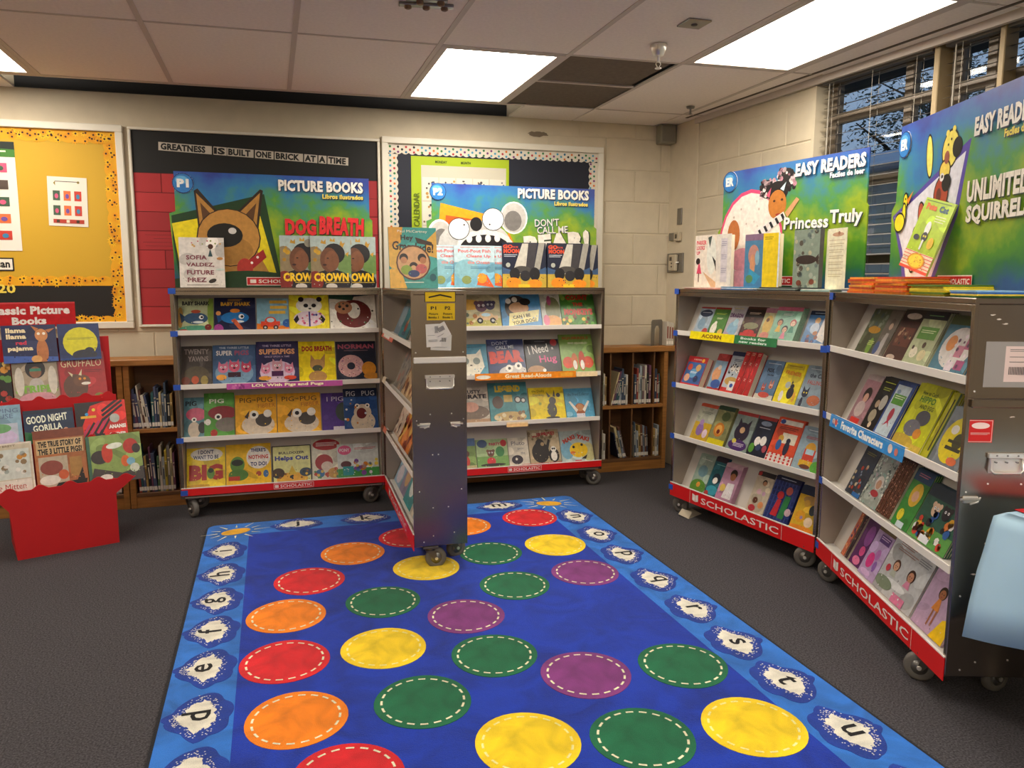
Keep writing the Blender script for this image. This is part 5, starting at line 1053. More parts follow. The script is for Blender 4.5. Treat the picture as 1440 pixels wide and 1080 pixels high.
row('D', 0, [
 (.20, .377, .235, 'dim grey-green book with yellow banner', '#5a6248', [('e', .55, .55, .35, .08, '#c8901c'), ('d', 5, 14, .05, .6, .95, .95, .07, ['#4c5c60', '#7c8470', '#8c9484']), ('e', .35, .25, .18, .24, '#4a4c34'), ('e', .72, .2, .14, .18, '#7ca040'), ('b', .55, .9, .3, 3, '#c8d080')], dict(n=2)),
 (.379, .500, .235, 'grey-brown book with girl in white', '#70665c', [('c', .55, .72, .2, '#5c4a40'), ('c', .55, .66, .14, '#c8a890'), ('p', [(.2, .05), (.45, .52), (.68, .52), (.7, .05)], '#b8b0ac'), ('e', .2, .2, .2, .14, '#4c5a88')], dict(n=2, dy=.002)),
 (.502, .692, .243, 'dark red-brown book with lettered plate', '#481c14', [('r', 0, .78, 1, 1, '#241010'), ('e', .5, .88, .34, .06, '#c8b8a8'), ('r', .15, .3, .85, .66, '#6c3020'), ('d', 8, 16, .18, .32, .82, .64, .05, ['#c8a888', '#8c5c44', '#301410']), ('e', .35, .08, .2, .05, '#c8b0a0')], dict(n=2)),
 (.695, .882, .243, 'cream book with cartoon sheep and green banner', '#b0b890', [('r', 0, .86, 1, 1, '#1c2028'), ('r', .12, .5, .88, .72, '#5c9434'), ('b', .2, .8, .65, 2, '#d8e4b0'), ('e', .3, .25, .16, .1, '#e8e0c8'), ('e', .68, .22, .16, .1, '#d8cca0'), ('c', .6, .4, .07, '#4c342c'), ('c', .2, .34, .05, '#4c342c'), ('b', .2, .8, .92, 1, '#8cc47c')], dict(n=3)),
 (.893, 1.14, .235, 'blue book with white circle, pink cubes', '#4c7c90', [('e', .5, .45, .42, .36, '#ded8d4'), ('r', 0, .84, 1, 1, '#4c5a38'), ('e', .32, .52, .13, .14, '#e0904c'), ('r', .52, .3, .72, .5, '#c87c94'), ('r', .7, .45, .9, .68, '#b85c80'), ('r', .45, .06, .64, .22, '#e8d8e0'), ('r', .68, .1, .9, .26, '#a84c7c'), ('d', 6, 14, .45, .1, .95, .7, .03, ['#5c2c54', '#f0e0e8'])], dict(n=2)),
])
row('D', 1, [
 (.160, .320, .26, 'dusty pink book with girl and cat', '#a87c84', [('r', 0, .9, 1, 1, '#b8a8a4'), ('e', .5, .62, .25, .14, '#2c1c1c'), ('c', .5, .55, .15, '#d8a890'), ('e', .45, .32, .3, .16, '#c8b4b0'), ('r', .2, .04, .8, .14, '#d8342c')], dict(n=2)),
 (.322, .470, .27, 'black book with pale-eared figure', '#17161a', [('b', .15, .85, .9, 1, '#c8d030'), ('b', .25, .75, .8, 2, '#a0b038'), ('e', .66, .55, .2, .14, '#c0bcb0'), ('c', .35, .5, .13, '#b8a084'), ('e', .4, .28, .22, .12, '#a89c84'), ('c', .5, .12, .1, '#e0c8a8')], dict(n=2)),
 (.472, .637, .27, 'royal blue book with small red bird', '#2c4888', [('r', .1, .06, .85, .94, '#c4d4dc'), ('r', .16, .6, .8, .78, '#5ca038'), ('b', .22, .75, .74, 2, '#e8f0d0'), ('e', .48, .42, .12, .12, '#b03a50'), ('p', [(.3, .2), (.48, .35), (.66, .2), (.5, .28)], '#c0284c'), ('e', .3, .82, .1, .04, '#8ca4b8')], dict(n=3)),
 (.639, .880, .285, 'acid yellow book with grey elephant', '#c8cc10', [T('How to Catch', .46, .87, .5, .06, '#5c6c10'), T('HIPPO', .48, .77, .5, .1, '#4c8c28', 0, .03), T('AND EGG', .55, .66, .46, .07, '#5c6c10'), ('e', .6, .5, .22, .12, '#50505a'), ('e', .42, .32, .26, .13, '#70707c'), ('e', .66, .26, .12, .08, '#d88c2c'), ('e', .3, .1, .38, .1, '#c8a83c'), ('r', .5, .0, 1, .1, '#d8b848')], dict(n=2)),
 (.882, .945, .28, 'yellow-green book spine', '#b8b41c', [('r', .45, .1, .6, .9, '#2c2c14'), ('r', .8, 0, 1, 1, '#2c4c2c')], dict(n=1, dy=.002)),
 (.955, 1.16, .235, 'dark book with round yellow bee', '#7c848c', [('e', .5, .45, .42, .4, '#dcc818'), ('e', .35, .62, .12, .08, '#e8e4d8'), ('e', .6, .45, .16, .14, '#3c3c1c'), ('r', .3, .28, .8, .34, '#2c2c20'), ('r', .3, .4, .7, .45, '#2c2c20'), ('e', .7, .12, .16, .07, '#d86a3c')], dict(n=2)),
])
row('D', 2, [
 (.200, .358, .26, 'smoky blue book with small red figures', '#3c4450', [('b', .2, .8, .85, 2, '#8c8a4c'), ('d', 7, 26, .05, .05, .95, .6, .06, ['#b0402c', '#8c9cb0', '#c8b48c', '#2c3c5c']), ('r', .5, 0, 1, .08, '#2c6cb0')], dict(n=2)),
 (.360, .549, .265, 'glittery silver book with small face', '#9ca49c', [('d', 1, 130, 0, 0, 1, 1, .035, ['#c8d8cc', '#6c7c74', '#e8ece0', '#8cb4a8', '#b8a8b0', '#4c5c5c']), ('c', .55, .45, .18, '#d8d0c8'), ('c', .55, .42, .12, '#c89c80'), ('e', .55, .25, .2, .06, '#b03c44')], dict(n=2)),
] + [(.551 + i*.027, .577 + i*.027, .27, 'bronze glitter book edge number %s' % w, '#5c3424', [('d', i, 30, 0, 0, 1, 1, .15, ['#a8745c', '#3c2018', '#c89880'])], dict(t=.03)) for i, w in enumerate(('one', 'two', 'three', 'four', 'five'))] + [
 (.688, .832, .265, 'green book with long-haired princess', '#3c8c3c', [('r', 0, .8, 1, 1, '#1c4468'), ('b', .2, .8, .92, 2, '#c87888'), ('e', .55, .58, .3, .2, '#e0b838'), ('c', .55, .56, .17, '#e0b090'), ('e', .3, .2, .16, .1, '#e0d030'), ('r', .3, 0, .7, .1, '#c8d8e0')], dict(n=2)),
 (.838, 1.12, .24, 'blue-green book crowded with cartoon animals', '#2c5c4c', [('r', 0, .78, 1, 1, '#1c3444'), ('r', 0, 0, 1, .3, '#5c9c4c')] + cr_(.35, .6, .1, '#e0c0a0') + cr_(.62, .62, .1, '#28242c') + [('d', 4, 26, .1, .05, .9, .55, .06, ['#c83c2c', '#e0a830', '#e8e4e0', '#2c5ca0', '#d87c3c', '#202024']), ('r', .3, .02, .55, .14, '#e8e8f0')], dict(n=2)),
])
row('D', 3, [
 (.185, .225, .27, 'slim orange and blue book seen side-on', '#c86c4c', [('d', 2, 20, 0, 0, 1, 1, .2, ['#2c3c6c', '#e8a86c', '#8c3c5c'])], dict(t=.02)),
 (.232, .262, .27, 'slim dark book seen side-on', '#3c2c34', [('d', 2, 10, 0, 0, 1, 1, .2, ['#6c4c5c', '#a87c70'])], dict(t=.02)),
 (.270, .395, .27, 'purple book half hidden at the left', '#5c2c64', [('e', .6, .6, .3, .2, '#8c4c94'), ('c', .6, .3, .2, '#d8508c'), ('e', .5, .1, .3, .08, '#e87ca8')], dict(n=1)),
 (.400, .560, .27, 'lilac book with pink pony figures', '#b8a0c8', [('r', 0, .84, 1, 1, '#6c5c40'), ('r', .3, .66, .9, .8, '#5c3c80'), ('b', .35, .85, .76, 2, '#e0c8e8'), ('e', .35, .3, .2, .14, '#e03c8c'), ('e', .6, .45, .14, .1, '#b878c0'), ('e', .7, .25, .1, .1, '#8c60b0'), ('e', .4, .08, .3, .05, '#d8b8e0')], dict(n=2)),
 (.562, .900, .275, 'wide silvery white book with two children', '#c4c8c8', [('r', 0, .94, 1, 1, '#8c9498'), ('b', 0.150, 0.550, 0.870, 2, '#a07c74'), ('b', 0.150, 0.650, 0.780, 2, '#a07c74'), ('b', .68, .95, .82, 3, '#7c8488')] + kid(.3, .5, .07, '#d8a888', '#5c3828', '#b8c0b0') + kid(.68, .5, .075, '#c89070', '#3c2018', '#e090b0') + [('c', .15, .4, .05, '#c83848'), ('e', .2, .16, .22, .1, '#7c8c74'), ('r', .5, .0, .8, .14, '#d87ca0')], dict(n=2)),
 (.915, 1.15, .275, 'lilac book with dancing girl, yellow corner', '#c0a4c0', [('r', 0, .9, 1, 1, '#84787c'), ('e', .75, .78, .1, .08, '#8c3c50')] + kid(.45, .6, .1, '#a86c48', '#241814', '#e08c3c') + [('r', .4, .1, .44, .35, '#a86c48'), ('r', .5, .12, .54, .35, '#a86c48'), ('p', [(.6, 0), (1, 0), (1, .4), (.75, .3)], '#f0c818')], dict(n=2)),
])
row('T', 0, [
 (.143, .420, .241, 'grey-blue book deep in the case', '#6c8494', [('e', .5, .5, .35, .3, '#8ca4b0'), ('b', .2, .8, .85, 2, '#e0e4e4')], dict(n=1)),
 (.425, .758, .25, 'teal book with small brown bird', '#1f7c88', [('e', .5, .3, .15, .16, '#8c3c2c'), ('c', .55, .45, .07, '#c8a070'), ('e', .5, .1, .2, .05, '#1c4468'), ('b', .2, .8, .85, 2, '#a8d8d8')], dict(n=2, spine='#e8e4dc')),
 (.80, 1.10, .22, 'pale book nearest the end panel', '#c8a89c', [('e', .5, .4, .3, .3, '#b05c4c')], dict(n=1)),
])
row('T', 1, [
 (.167, .505, .27, 'mottled grey book deep in the case', '#8c8880', [('d', 3, 22, 0, 0, 1, 1, .08, ['#5c5c60', '#b8a890', '#a06c60'])], dict(n=2)),
 (.510, 1.07, .285, 'cream book with brown drawings', '#c8ac84', [('d', 5, 22, 0, 0, 1, .8, .06, ['#8c5c3c', '#5c3c34', '#e0c8a0']), ('r', 0, .85, 1, 1, '#c87c70')], dict(n=2)),
])
row('T', 2, [
 (.03, .330, .264, 'pinkish cream book deep in the case', '#d0b8a4', [('d', 4, 16, 0, 0, 1, .7, .06, ['#a06c5c', '#5c4440', '#e8dccc'])], dict(n=1)),
 (.333, .745, .28, 'orange and rust book', '#c8742c', [('e', .5, .75, .4, .2, '#d8a838'), ('d', 6, 16, 0, 0, 1, .6, .08, ['#8c3424', '#e0b050', '#a84c2c'])], dict(n=2)),
 (.771, 1.06, .29, 'dark brown book nearest the end panel', '#3c2c28', [('e', .5, .5, .3, .25, '#6c4c3c')], dict(n=2)),
])
row('T', 3, [
 (.034, .285, .214, 'light blue book deep in the case', '#8cb0c4', [('e', .5, .35, .35, .3, '#d8d0d8')], dict(n=1)),
 (.290, .520, .26, 'purple-grey book', '#8c84a0', [('e', .5, .5, .3, .3, '#c8a070')], dict(n=1)),
 (.523, .79, .28, 'teal and white book', '#2c8c90', [('e', .5, .5, .3, .3, '#d8e0d8')], dict(n=2, spine='#e8e8e4')),
 (.793, 1.10, .285, 'patterned book nearest the end panel', '#b8b0a0', [('d', 6, 24, 0, 0, 1, 1, .06, ['#4c4440', '#8cb0b0', '#d8d4c8'])], dict(n=2)),
])

# ---------------------------------------------------------------- shelf talkers clipped over the lips
def talker(key, label, u0, u1, z, h, bgc, ops, name='shelf_strip', tilt=-8):
    c = CASES[key]; t = thing(name, label, 'sign'); t.matrix_world = c.M @ Matrix.Translation((u0, -.0045 - (.006 if tilt else 0), z)) @ Matrix.Rotation(R(tilt), 4, 'X')
    k = MB(); w = u1 - u0; k.box(0, -.001, 0, w, 0, h, bgc); paint(k, ops, w, h, lambda x, y, l: (x, -.001 - l, y), .0002); k.obj('card', M_PRINT, t)
    k = MB(); k.box(.01, 0, h - .004, w - .01, .02, h - .003); k.obj('fold', M_LIP, t); return t
talker('A', 'pink strip reading about pigs and pugs, left case second shelf', .30, 1.01, .812, .036, '#b8489c', [('r', .2, 0, .84, 1, '#a83c90'), T('LOL With Pigs and Pugs', .52, .5, .62, .66, '#f8ecc0', 0, .05), ('d', 3, 10, .02, .2, .16, .8, .012, ['#d878b8', '#8c2c7c'])])
talker('B', 'orange Great Read-Alouds strip, middle case second shelf', .32, 1.06, .812, .046, '#f08c14', [('e', .08, .45, .07, .3, '#f4ecdc'), T('Great Read-Alouds', .52, .5, .46, .62, '#fbe9c4', 0, .04), ('r', .84, .2, .97, .8, '#f0a838')])
talker('B', 'pale yellow tag beside the orange strip on the middle case', 1.065, 1.225, .815, .035, '#f3dcae', [('b', .15, .85, .5, 1, '#d8a860')], 'price_tag')
talker('B', 'pale orange tag under the third shelf of the middle case', .546, .703, .475, .034, '#f2c88c', [('b', .1, .9, .5, 1, '#c88c4c'), ('r', 0, .7, 1, 1, '#f6ddb4')], 'price_tag')
talker('C', 'yellow strip on the farther right case, top shelf', .16, .555, 1.142, .048, '#f2e010', [T('ACORN', .5, .5, .45, .5, '#8c5c14', 0, .05)])
talker('C', 'dark green strip beside the yellow strip, farther right case', .558, .887, 1.142, .048, '#2f7a48', [T('Books for', .45, .7, .6, .3, '#e8f4e8', 0, .03), T('new readers', .45, .28, .66, .3, '#e8f4e8', 0, .03)])
talker('D', 'sky blue Favorite Characters strip, nearer right case second shelf', .10, .87, .795, .062, '#2c90d8', [T('Favorite Characters', .47, .5, .58, .6, '#f6f6f0', 0, .05), ('c', .06, .5, .02, '#e8c8b0'), ('c', .1, .5, .02, '#d8584c'), ('c', .85, .5, .025, '#e8d8d0'), ('c', .92, .45, .02, '#d8786c'), ('d', 3, 8, .03, .2, .15, .8, .006, ['#2c4c9c', '#f0e0d0'])])
talker('T', 'red and white card clipped on the end-on case, top shelf', .02, .55, 1.13, .05, '#d85a3c', [('r', .15, .15, .7, .9, '#ece4dc'), ('b', .2, .6, .7, 2, '#4ca0a8')], 'price_tag', -25)
talker('T', 'cream tag clipped on the end-on case, second shelf', -.01, .12, .83, .042, '#e8d8bc', [('b', .1, .9, .6, 2, '#a08c70')], 'price_tag', -20)
talker('T', 'orange tag clipped on the end-on case, third shelf', -.01, .12, .50, .034, '#d8683c', [('b', .1, .9, .6, 1, '#f0c8a8')], 'price_tag', -20)

# ================================================================ header boards on top of the cases
def header(key, label, u0, u1, z1, ops, badge, outline_steps, title_ops):
    c = CASES[key]; w = u1 - u0; h = z1 - ZT - .001
    t = thing('header_board', label, 'sign', group='header boards standing on the cases'); t.matrix_world = c.M @ Matrix.Translation((u0, .19, ZT + .0005))
    k = MB(); k.prism([(x*w, y*h) for x, y in outline_steps], 'y', 0, .008); k.obj('board', M_POSTER, t)
    k = MB(); paint(k, ops, w, h, lambda x, y, l: (x, -l, y), .00013); k.obj('board_picture', M_PRINT, t)
    for op_ in title_ops:
        k = MB(); dd = .0002 if title_ops.index(op_) % 2 == 0 else .0009
        paint(k, [op_], w, h, lambda x, y, l: (x, -.0065 - dd - l, y), .0002); k.obj('lettering', M_PRINT, t)
    k = MB(); r = badge[3]; paint(k, [('c', .5, .5, .5, '#12306c'), ('c', .5, .5, .46, '#2c7cc4'), ('e', .45, .66, .3, .2, '#62b4e4'), T(badge[0], .5, .5, .56, .42, '#f4f4f0', 0, .06)], 2*r, 2*r, lambda x, y, l: (x + badge[1]*w - r, -.004 - l, y + badge[2]*h - r), .0004)
    k.lathe([(r, -.003), (r, .0)], 24, 'y', (badge[1]*w, 0, badge[2]*h)); k.obj('round_badge', M_PRINT, t)
    k = MB(); k.prism([(.0, 0), (.075, 0), (0, .35)], 'x', w*.3, w*.3 + .003); k.prism([(.0, 0), (.075, 0), (0, .35)], 'x', w*.7, w*.7 + .003)
    o = k.obj('cardboard_easel', mat('grey board', '#8a8074', .8), t); o.location = (0, .008, 0)
    return t
def redtab(cx, cy, w, h): return [('r', cx - w/2, cy - h/2, cx + w/2, cy + h/2, '#f0e0d8'), ('r', cx - w/2 + .003, cy - h/2 + .006, cx + w/2 - .003, cy + h/2 - .006, '#c81a22'), T('SCHOLASTIC', cx + w*.07, cy, w*.74, h*.45, '#f4e4dc', 0, .03), ('r', cx - w*.44, cy - h*.22, cx - w*.34, cy + h*.22, '#f4e4dc')]
def shadowtext(s, cx, cy, w, h, c='#f4f1e6', an=0, b=.045, sh='#1a2a50'): return [T(s, cx + .004, cy - .007, w, h, sh, an, b), T(s, cx, cy, w, h, c, an, b)]
# first: plain stand-in of a tan dog before a yellow and green card
opsA = [('p', [(-.013, .617), (.455, .83), (.53, .06), (.03, -.02)], '#123c18'), ('p', [(.0, .555), (.42, .715), (.505, .11), (.04, .02)], '#f0dc10'),
  ('p', [(.22, .05), (.28, .4), (.40, .36), (.47, .12), (.46, .04)], '#b8843c'),
  ('p', [(.128, .44), (.112, .84), (.13, .86), (.235, .64)], '#2c1c10'), ('p', [(.136, .46), (.122, .82), (.228, .63)], '#b8843c'), ('p', [(.15, .55), (.14, .74), (.20, .62)], '#5c3a1c'),
  ('p', [(.30, .64), (.435, .87), (.45, .86), (.415, .46)], '#2c1c10'), ('p', [(.31, .63), (.435, .84), (.405, .48)], '#b8843c'), ('p', [(.345, .62), (.415, .75), (.39, .54)], '#5c3a1c'),
  ('e', .272, .44, .158, .255, '#2c1c10'), ('e', .272, .44, .152, .247, '#c08a40'), ('e', .255, .33, .135, .13, '#a87834'), ('e', .253, .461, .088, .105, '#0c0a0a'), ('e', .29, .50, .02, .028, '#d8d4d0'),
  ('p', [(.33, .20), (.44, .34), (.455, .27), (.36, .13)], '#a81c24'), ('e', .345, .17, .04, .09, '#b8342c'), ('c', .41, .27, .007, '#f0e8e0'), ('c', .38, .22, .007, '#f0e8e0'),
  ('e', .36, .04, .26, .11, '#143c1c'), ('e', .12, .02, .2, .07, '#143c1c')] + redtab(.50, .055, .30, .075)
titA = shadowtext('PICTURE BOOKS', .748, .912, .44, .10, b=.05) + shadowtext('Libros ilustrados', .86, .825, .215, .042, '#f0dc60') + [T('DOG', .638, .538, .16, .15, '#2a0c0c', 0, .06), T('DOG', .635, .545, .16, .15, '#e0242c', 0, .06), T('BREATH', .853, .553, .235, .165, '#2a0c0c', -2, .06), T('BREATH', .85, .56, .235, .165, '#e0242c', -2, .06)]
header('A', 'header board with tan dog, badge P1, above the left case', .012, 1.228, 2.157, opsA, ('P1', .062, .90, .062), [(0, 0), (1.015, 0), (1.015, .62), (1, .64), (1, 1), (.02, 1), (.02, .66), (-.01, .64), (0, .3)], titA)
# second: grey round-eared animal, plain stand-in
opsB = [('p', [(.05, .40), (.07, .815), (.33, .72), (.36, .4)], '#f0a014'), ('p', [(.09, .45), (.10, .70), (.29, .66), (.3, .45)], '#e05a1c'), ('p', [(.42, .3), (.47, .55), (.54, .3)], '#f08a14'),
  ('e', .50, .69, .083, .16, '#f4f2ee'), ('e', .50, .69, .074, .145, '#c8c4be'), ('e', .495, .66, .052, .10, '#7c7874'), ('e', .065, .50, .072, .16, '#f4f2ee'), ('e', .07, .50, .062, .14, '#c8c4be'), ('e', .075, .48, .045, .09, '#7c7874'),
  ('e', .27, .42, .215, .24, '#cfccc8'), ('e', .33, .40, .17, .17, '#eae8e4'), ('e', .33, .38, .15, .14, '#1c181c')] + [('e', .235 + i*.055, .475 + i*.004, .017, .038, '#f4f2ea') for i in range(4)] + [
  ('e', .175, .57, .063, .108, '#2c2a2c'), ('e', .175, .57, .059, .10, '#f6f6f4'), ('e', .375, .67, .066, .112, '#2c2a2c'), ('e', .375, .67, .062, .105, '#f6f6f4'), ('c', .205, .61, .005, '#101010'), ('c', .355, .62, .005, '#101010'), ('e', .275, .62, .036, .068, '#17151a')] + redtab(.45, .055, .32, .075)
titB = shadowtext('PICTURE BOOKS', .741, .932, .44, .10, b=.05) + shadowtext('Libros ilustrados', .85, .843, .21, .042, '#f0dc60') + shadowtext("DON'T", .70, .652, .15, .075, '#f0ece4', 3, .01) + shadowtext('CALL ME', .735, .58, .19, .07, '#f0ece4', 3, .01) + [T('BEAR!', .77, .44, .42, .23, '#1c3a20', 6, .09), T('BEAR!', .765, .45, .41, .21, '#f0e8dc', 6, .07)]
header('B', 'header board with grey koala-like animal, badge P2, above the middle case', .045, 1.262, 2.147, opsB, ('P2', .055, .92, .058), [(0, 0), (1.015, 0), (1.015, .60), (1, .62), (1, 1), (.02, 1), (.02, .66), (-.01, .64), (0, .3)], titB)
# third: girl with two hair puffs (generic), far right
q = random.Random(2)
puff = lambda cx, cy, r, rh, n: [('e', cx, cy, r, rh, '#1c1416')] + [('d', n, 46, cx - r, cy - rh, cx + r, cy + rh, .011, ['#1c1416', '#e8c8cc', '#3c2a2c', '#f0e4e0', '#c890a0'])]
opsC = [('e', .245, .36, .25, .47, '#e04a78'), ('e', .245, .36, .235, .44, '#f4e8dc'),
  ('d', 4, 10, .1, .5, .33, .78, .006, ['#d8c8b8', '#c8b4a4'])] + puff(.365, .81, .05, .075, 5) + puff(.50, .87, .06, .085, 6) + [
  ('e', .44, .78, .075, .085, '#1c1416'), ('e', .442, .68, .064, .115, '#c87c30'), ('e', .42, .71, .009, .010, '#4c2814'), ('e', .475, .715, .009, .010, '#4c2814'), ('e', .455, .60, .022, .010, '#a0342c'),
  ('p', [(.36, .76), (.395, .82), (.385, .74)], '#e0607c'), ('p', [(.46, .80), (.50, .85), (.485, .78)], '#cfe8f0'),
  ('p', [(.28, .48), (.49, .62), (.51, .57), (.32, .42)], '#ece4e0')] + [('p', [(.31 + i*.04, .485 + i*.028), (.325 + i*.04, .495 + i*.028), (.345 + i*.04, .45 + i*.028), (.33 + i*.04, .44 + i*.028)], '#1c1c24') for i in range(5)] + [
  ('p', [(.50, .61), (.575, .72), (.595, .70), (.52, .57)], '#d8a070'), ('e', .12, .46, .05, .13, '#b86c34'), ('e', .2, .25, .1, .1, '#e8a0b0'), ('r', .14, .0, .36, .16, '#f0b0c0')] + redtab(.42, .075, .32, .075)
titC = shadowtext('EASY READERS', .777, .922, .425, .10, b=.05) + shadowtext('Faciles de leer', .885, .845, .20, .04, '#eef4f4') + shadowtext('Princess', .646, .52, .29, .095, '#f8f4f0', -1, .03) + shadowtext('Truly', .893, .53, .19, .125, '#f8f4f0', -1, .04)
header('C', 'header board with girl and hair puffs, above the farther right case', .165, 1.235, 2.147, opsC, ('ER', .075, .915, .062), [(0, 0), (1.01, 0), (1.01, .60), (1, .62), (1, 1), (.06, 1), (.02, .94), (.02, .55), (-.015, .5), (0, .3)], titC)
# fourth: plain stand-in of stacked animals
furry = lambda cx, cy, rx, ry, c, an=0: [('e', cx, cy, rx + .006, ry + .012, '#17130f', an), ('e', cx, cy, rx, ry, c, an)]
opsD = [('p', [(.0, .47), (.585, .80), (.53, .42), (.36, .0), (.15, -.02), (.1, .2)], '#5a48a8'), ('p', [(.02, .46), (.555, .74), (.50, .42), (.34, .02), (.17, .05), (.11, .26)], '#e6e8f2')] + \
  furry(.29, .77, .022, .115, '#f4ec70', 8) + furry(.445, .775, .055, .095, '#f4e468', -10) + furry(.415, .668, .036, .05, '#f4dc60') + furry(.495, .774, .028, .042, '#17130f') + \
  [('c', .42, .862, .012, '#f4e468'), ('c', .465, .875, .012, '#f4e468'), ('e', .425, .735, .018, .035, '#a05a48'), ('c', .43, .80, .005, '#17130f'), ('c', .45, .825, .005, '#17130f')] + furry(.40, .545, .05, .09, '#b8482c', -6) + furry(.435, .60, .027, .035, '#17130f') + [('c', .40, .635, .016, '#f4f0e8'), ('c', .402, .638, .007, '#17130f'), ('e', .385, .54, .018, .04, '#6c3028')] + \
  furry(.265, .433, .026, .085, '#c8583c', 14) + furry(.229, .30, .028, .08, '#e07c54', 12) + furry(.20, .19, .02, .06, '#e8a88c', 12) + furry(.45, .44, .03, .05, '#a8402c') + furry(.38, .38, .03, .08, '#b8482c') + \
  furry(.117, .548, .016, .04, '#f2e41c') + furry(.11, .47, .014, .06, '#f2e41c') + furry(.075, .425, .042, .05, '#f2e41c') + [('p', [(.13, .55), (.185, .60), (.145, .525)], '#f08c1c'), ('c', .12, .56, .005, '#17130f')] + redtab(.55, .072, .24, .065)
titD = shadowtext('EASY READERS', .79, .842, .355, .095, b=.05) + shadowtext('Faciles de leer', .885, .765, .18, .038, '#f0dc60') + shadowtext('UNLIMITED', .775, .525, .36, .11, '#f4ecdc', 0, .05, '#3c4a30') + shadowtext('SQUIRRELS', .785, .405, .37, .10, '#f4ecdc', 0, .05, '#3c4a30')
header('D', 'header board with stacked cartoon animals, above the nearer right case', .185, 1.245, 2.185, opsD, ('ER', .075, .885, .058), [(0, 0), (1.01, 0), (1.01, .60), (1, .62), (1, 1), (.03, 1), (.02, .55), (-.015, .5), (0, .25)], titD)

# ================================================================ books standing on top of the cases
def topbook(key, u, v, w, h, t, label, bgc, ops, yaw=0, lean=0, z=ZT + .0008, grp=None, spine=None, name='picture_book'):
    c = CASES[key]; M = c.M @ Matrix.Translation((u, v, z + t*math.sin(R(abs(lean))))) @ Matrix.Rotation(R(yaw), 4, 'Z') @ Matrix.Rotation(R(-lean), 4, 'X')
    return make_book(label, w, h, t, bgc, ops, M, grp, name, spine)
topbook('A', .183, .09, .262, .308, .012, 'white picture book standing on the left case, at its left end', '#ded8d0', [('d', 3, 12, .08, .82, .95, .95, .02, ['#c06070', '#508090', '#d0a050', '#8c9c50']), ('c', .7, .82, .06, '#4c2a1c'), ('p', [(.64, .62), (.69, .78), (.74, .62)], '#2c4c54'), T('SOFIA', .38, .60, .46, .09, '#7c3040', 0, .03), T('VALDEZ,', .46, .45, .62, .09, '#7c3040', 0, .03), T('FUTURE', .46, .30, .6, .09, '#7c3040', 0, .03), T("PREZ", .38, .15, .42, .09, '#7c3040', 0, .03), ('e', .72, .13, .09, .04, '#2c241c', 20), ('e', .9, .58, .07, .03, '#c88c4c'), ('e', .9, .36, .1, .02, '#c8d8cc'), ('b', .15, .85, .04, 1, '#8c8478')], 0, 6, grp='picture books on top of the left case')
crown = lambda seal: [('e', .5, .82, .6, .3, '#a8b8b4'), ('e', .1, .5, .25, .3, '#8c7c5c'), ('e', .9, .45, .25, .2, '#6c8c4c'), ('d', 5, 4, .02, .45, .2, .8, .05, ['#c89c2c', '#a87c20']), ('p', [(.25, .86), (.28, .93), (.33, .89), (.38, .94), (.38, .84)], '#b88c2c'), ('p', [(.48, .9), (.5, .97), (.55, .92), (.6, .97), (.61, .89)], '#c8982c'), ('p', [(.72, .84), (.76, .92), (.8, .86), (.86, .88), (.8, .78)], '#b88c2c'), ('p', [(.86, .66), (.95, .7), (.92, .6)], '#c8982c'),
   ('e', .5, .1, .5, .25, '#15101a'), ('e', .58, .66, .27, .2, '#140f12'), ('e', .45, .54, .22, .24, '#6a4028'), ('e', .52, .52, .18, .2, '#7c4c30'), ('e', .34, .44, .05, .02, '#3a1c14'), ('e', .42, .57, .03, .012, '#1c100c'), ('e', .1, .12, .2, .2, '#7c1c18'), ('e', .5, .02, .14, .06, '#c8c0b8'),
   T('CROWN', .5, .20, .86, .17, '#f0c418', 0, .05), ('b', .35, .95, .09, 1, '#c8a83c')] + ([('c', .7, .86, .1, '#8c8878')] if seal else [])
M_ = [(.775, 'picture book with cap-wearing boy in profile, left of the overlapping three', True, .012), (.965, 'picture book with cap-wearing boy in profile, front one of the overlapping three', False, .0), (1.128, 'picture book with cap-wearing boy in profile, right of the overlapping three', False, .012)]
for u, lab, seal, dv in M_:
    topbook('A', u, .085 + dv, .255, .33, .009, lab, '#8c9894', crown(seal), 0, 4, grp='picture books on top of the left case')
fishbk = [('r', 0, .6, 1, 1, '#c4dce4'), ('e', .3, .42, .3, .25, '#8cc0cc'), ('b', .15, .9, .95, 1, '#d87c70'), T('Pout-Pout Fish', .5, .87, .8, .08, '#d8605c'), T('Cleans Up', .6, .74, .6, .09, '#d8605c'), T('the Ocean', .6, .60, .55, .08, '#e08c84'), ('e', .3, .18, .12, .1, '#8c9c5c'), ('p', [(.55, .06), (.62, .34), (.8, .3), (.98, .0)], '#e0602c'), ('e', .68, .22, .12, .12, '#e8a02c'), ('b', .4, .9, .48, 2, '#4c80a0')]
for u, w, lab, dv, grp in ((.165, .275, 'pale blue book on the middle case, left of its overlapping three', .014, 1), (.345, .285, 'pale blue book on the middle case, front one of its overlapping three', .0, 1), (.455, .26, 'pale blue book on the middle case, right of its overlapping three', .014, 1)):
    topbook('B', u, .085 + dv, w, .285, .009, lab, '#7cb8d0', fishbk, 0, 4, grp='picture books on top of the middle case', spine='#e8eef0')
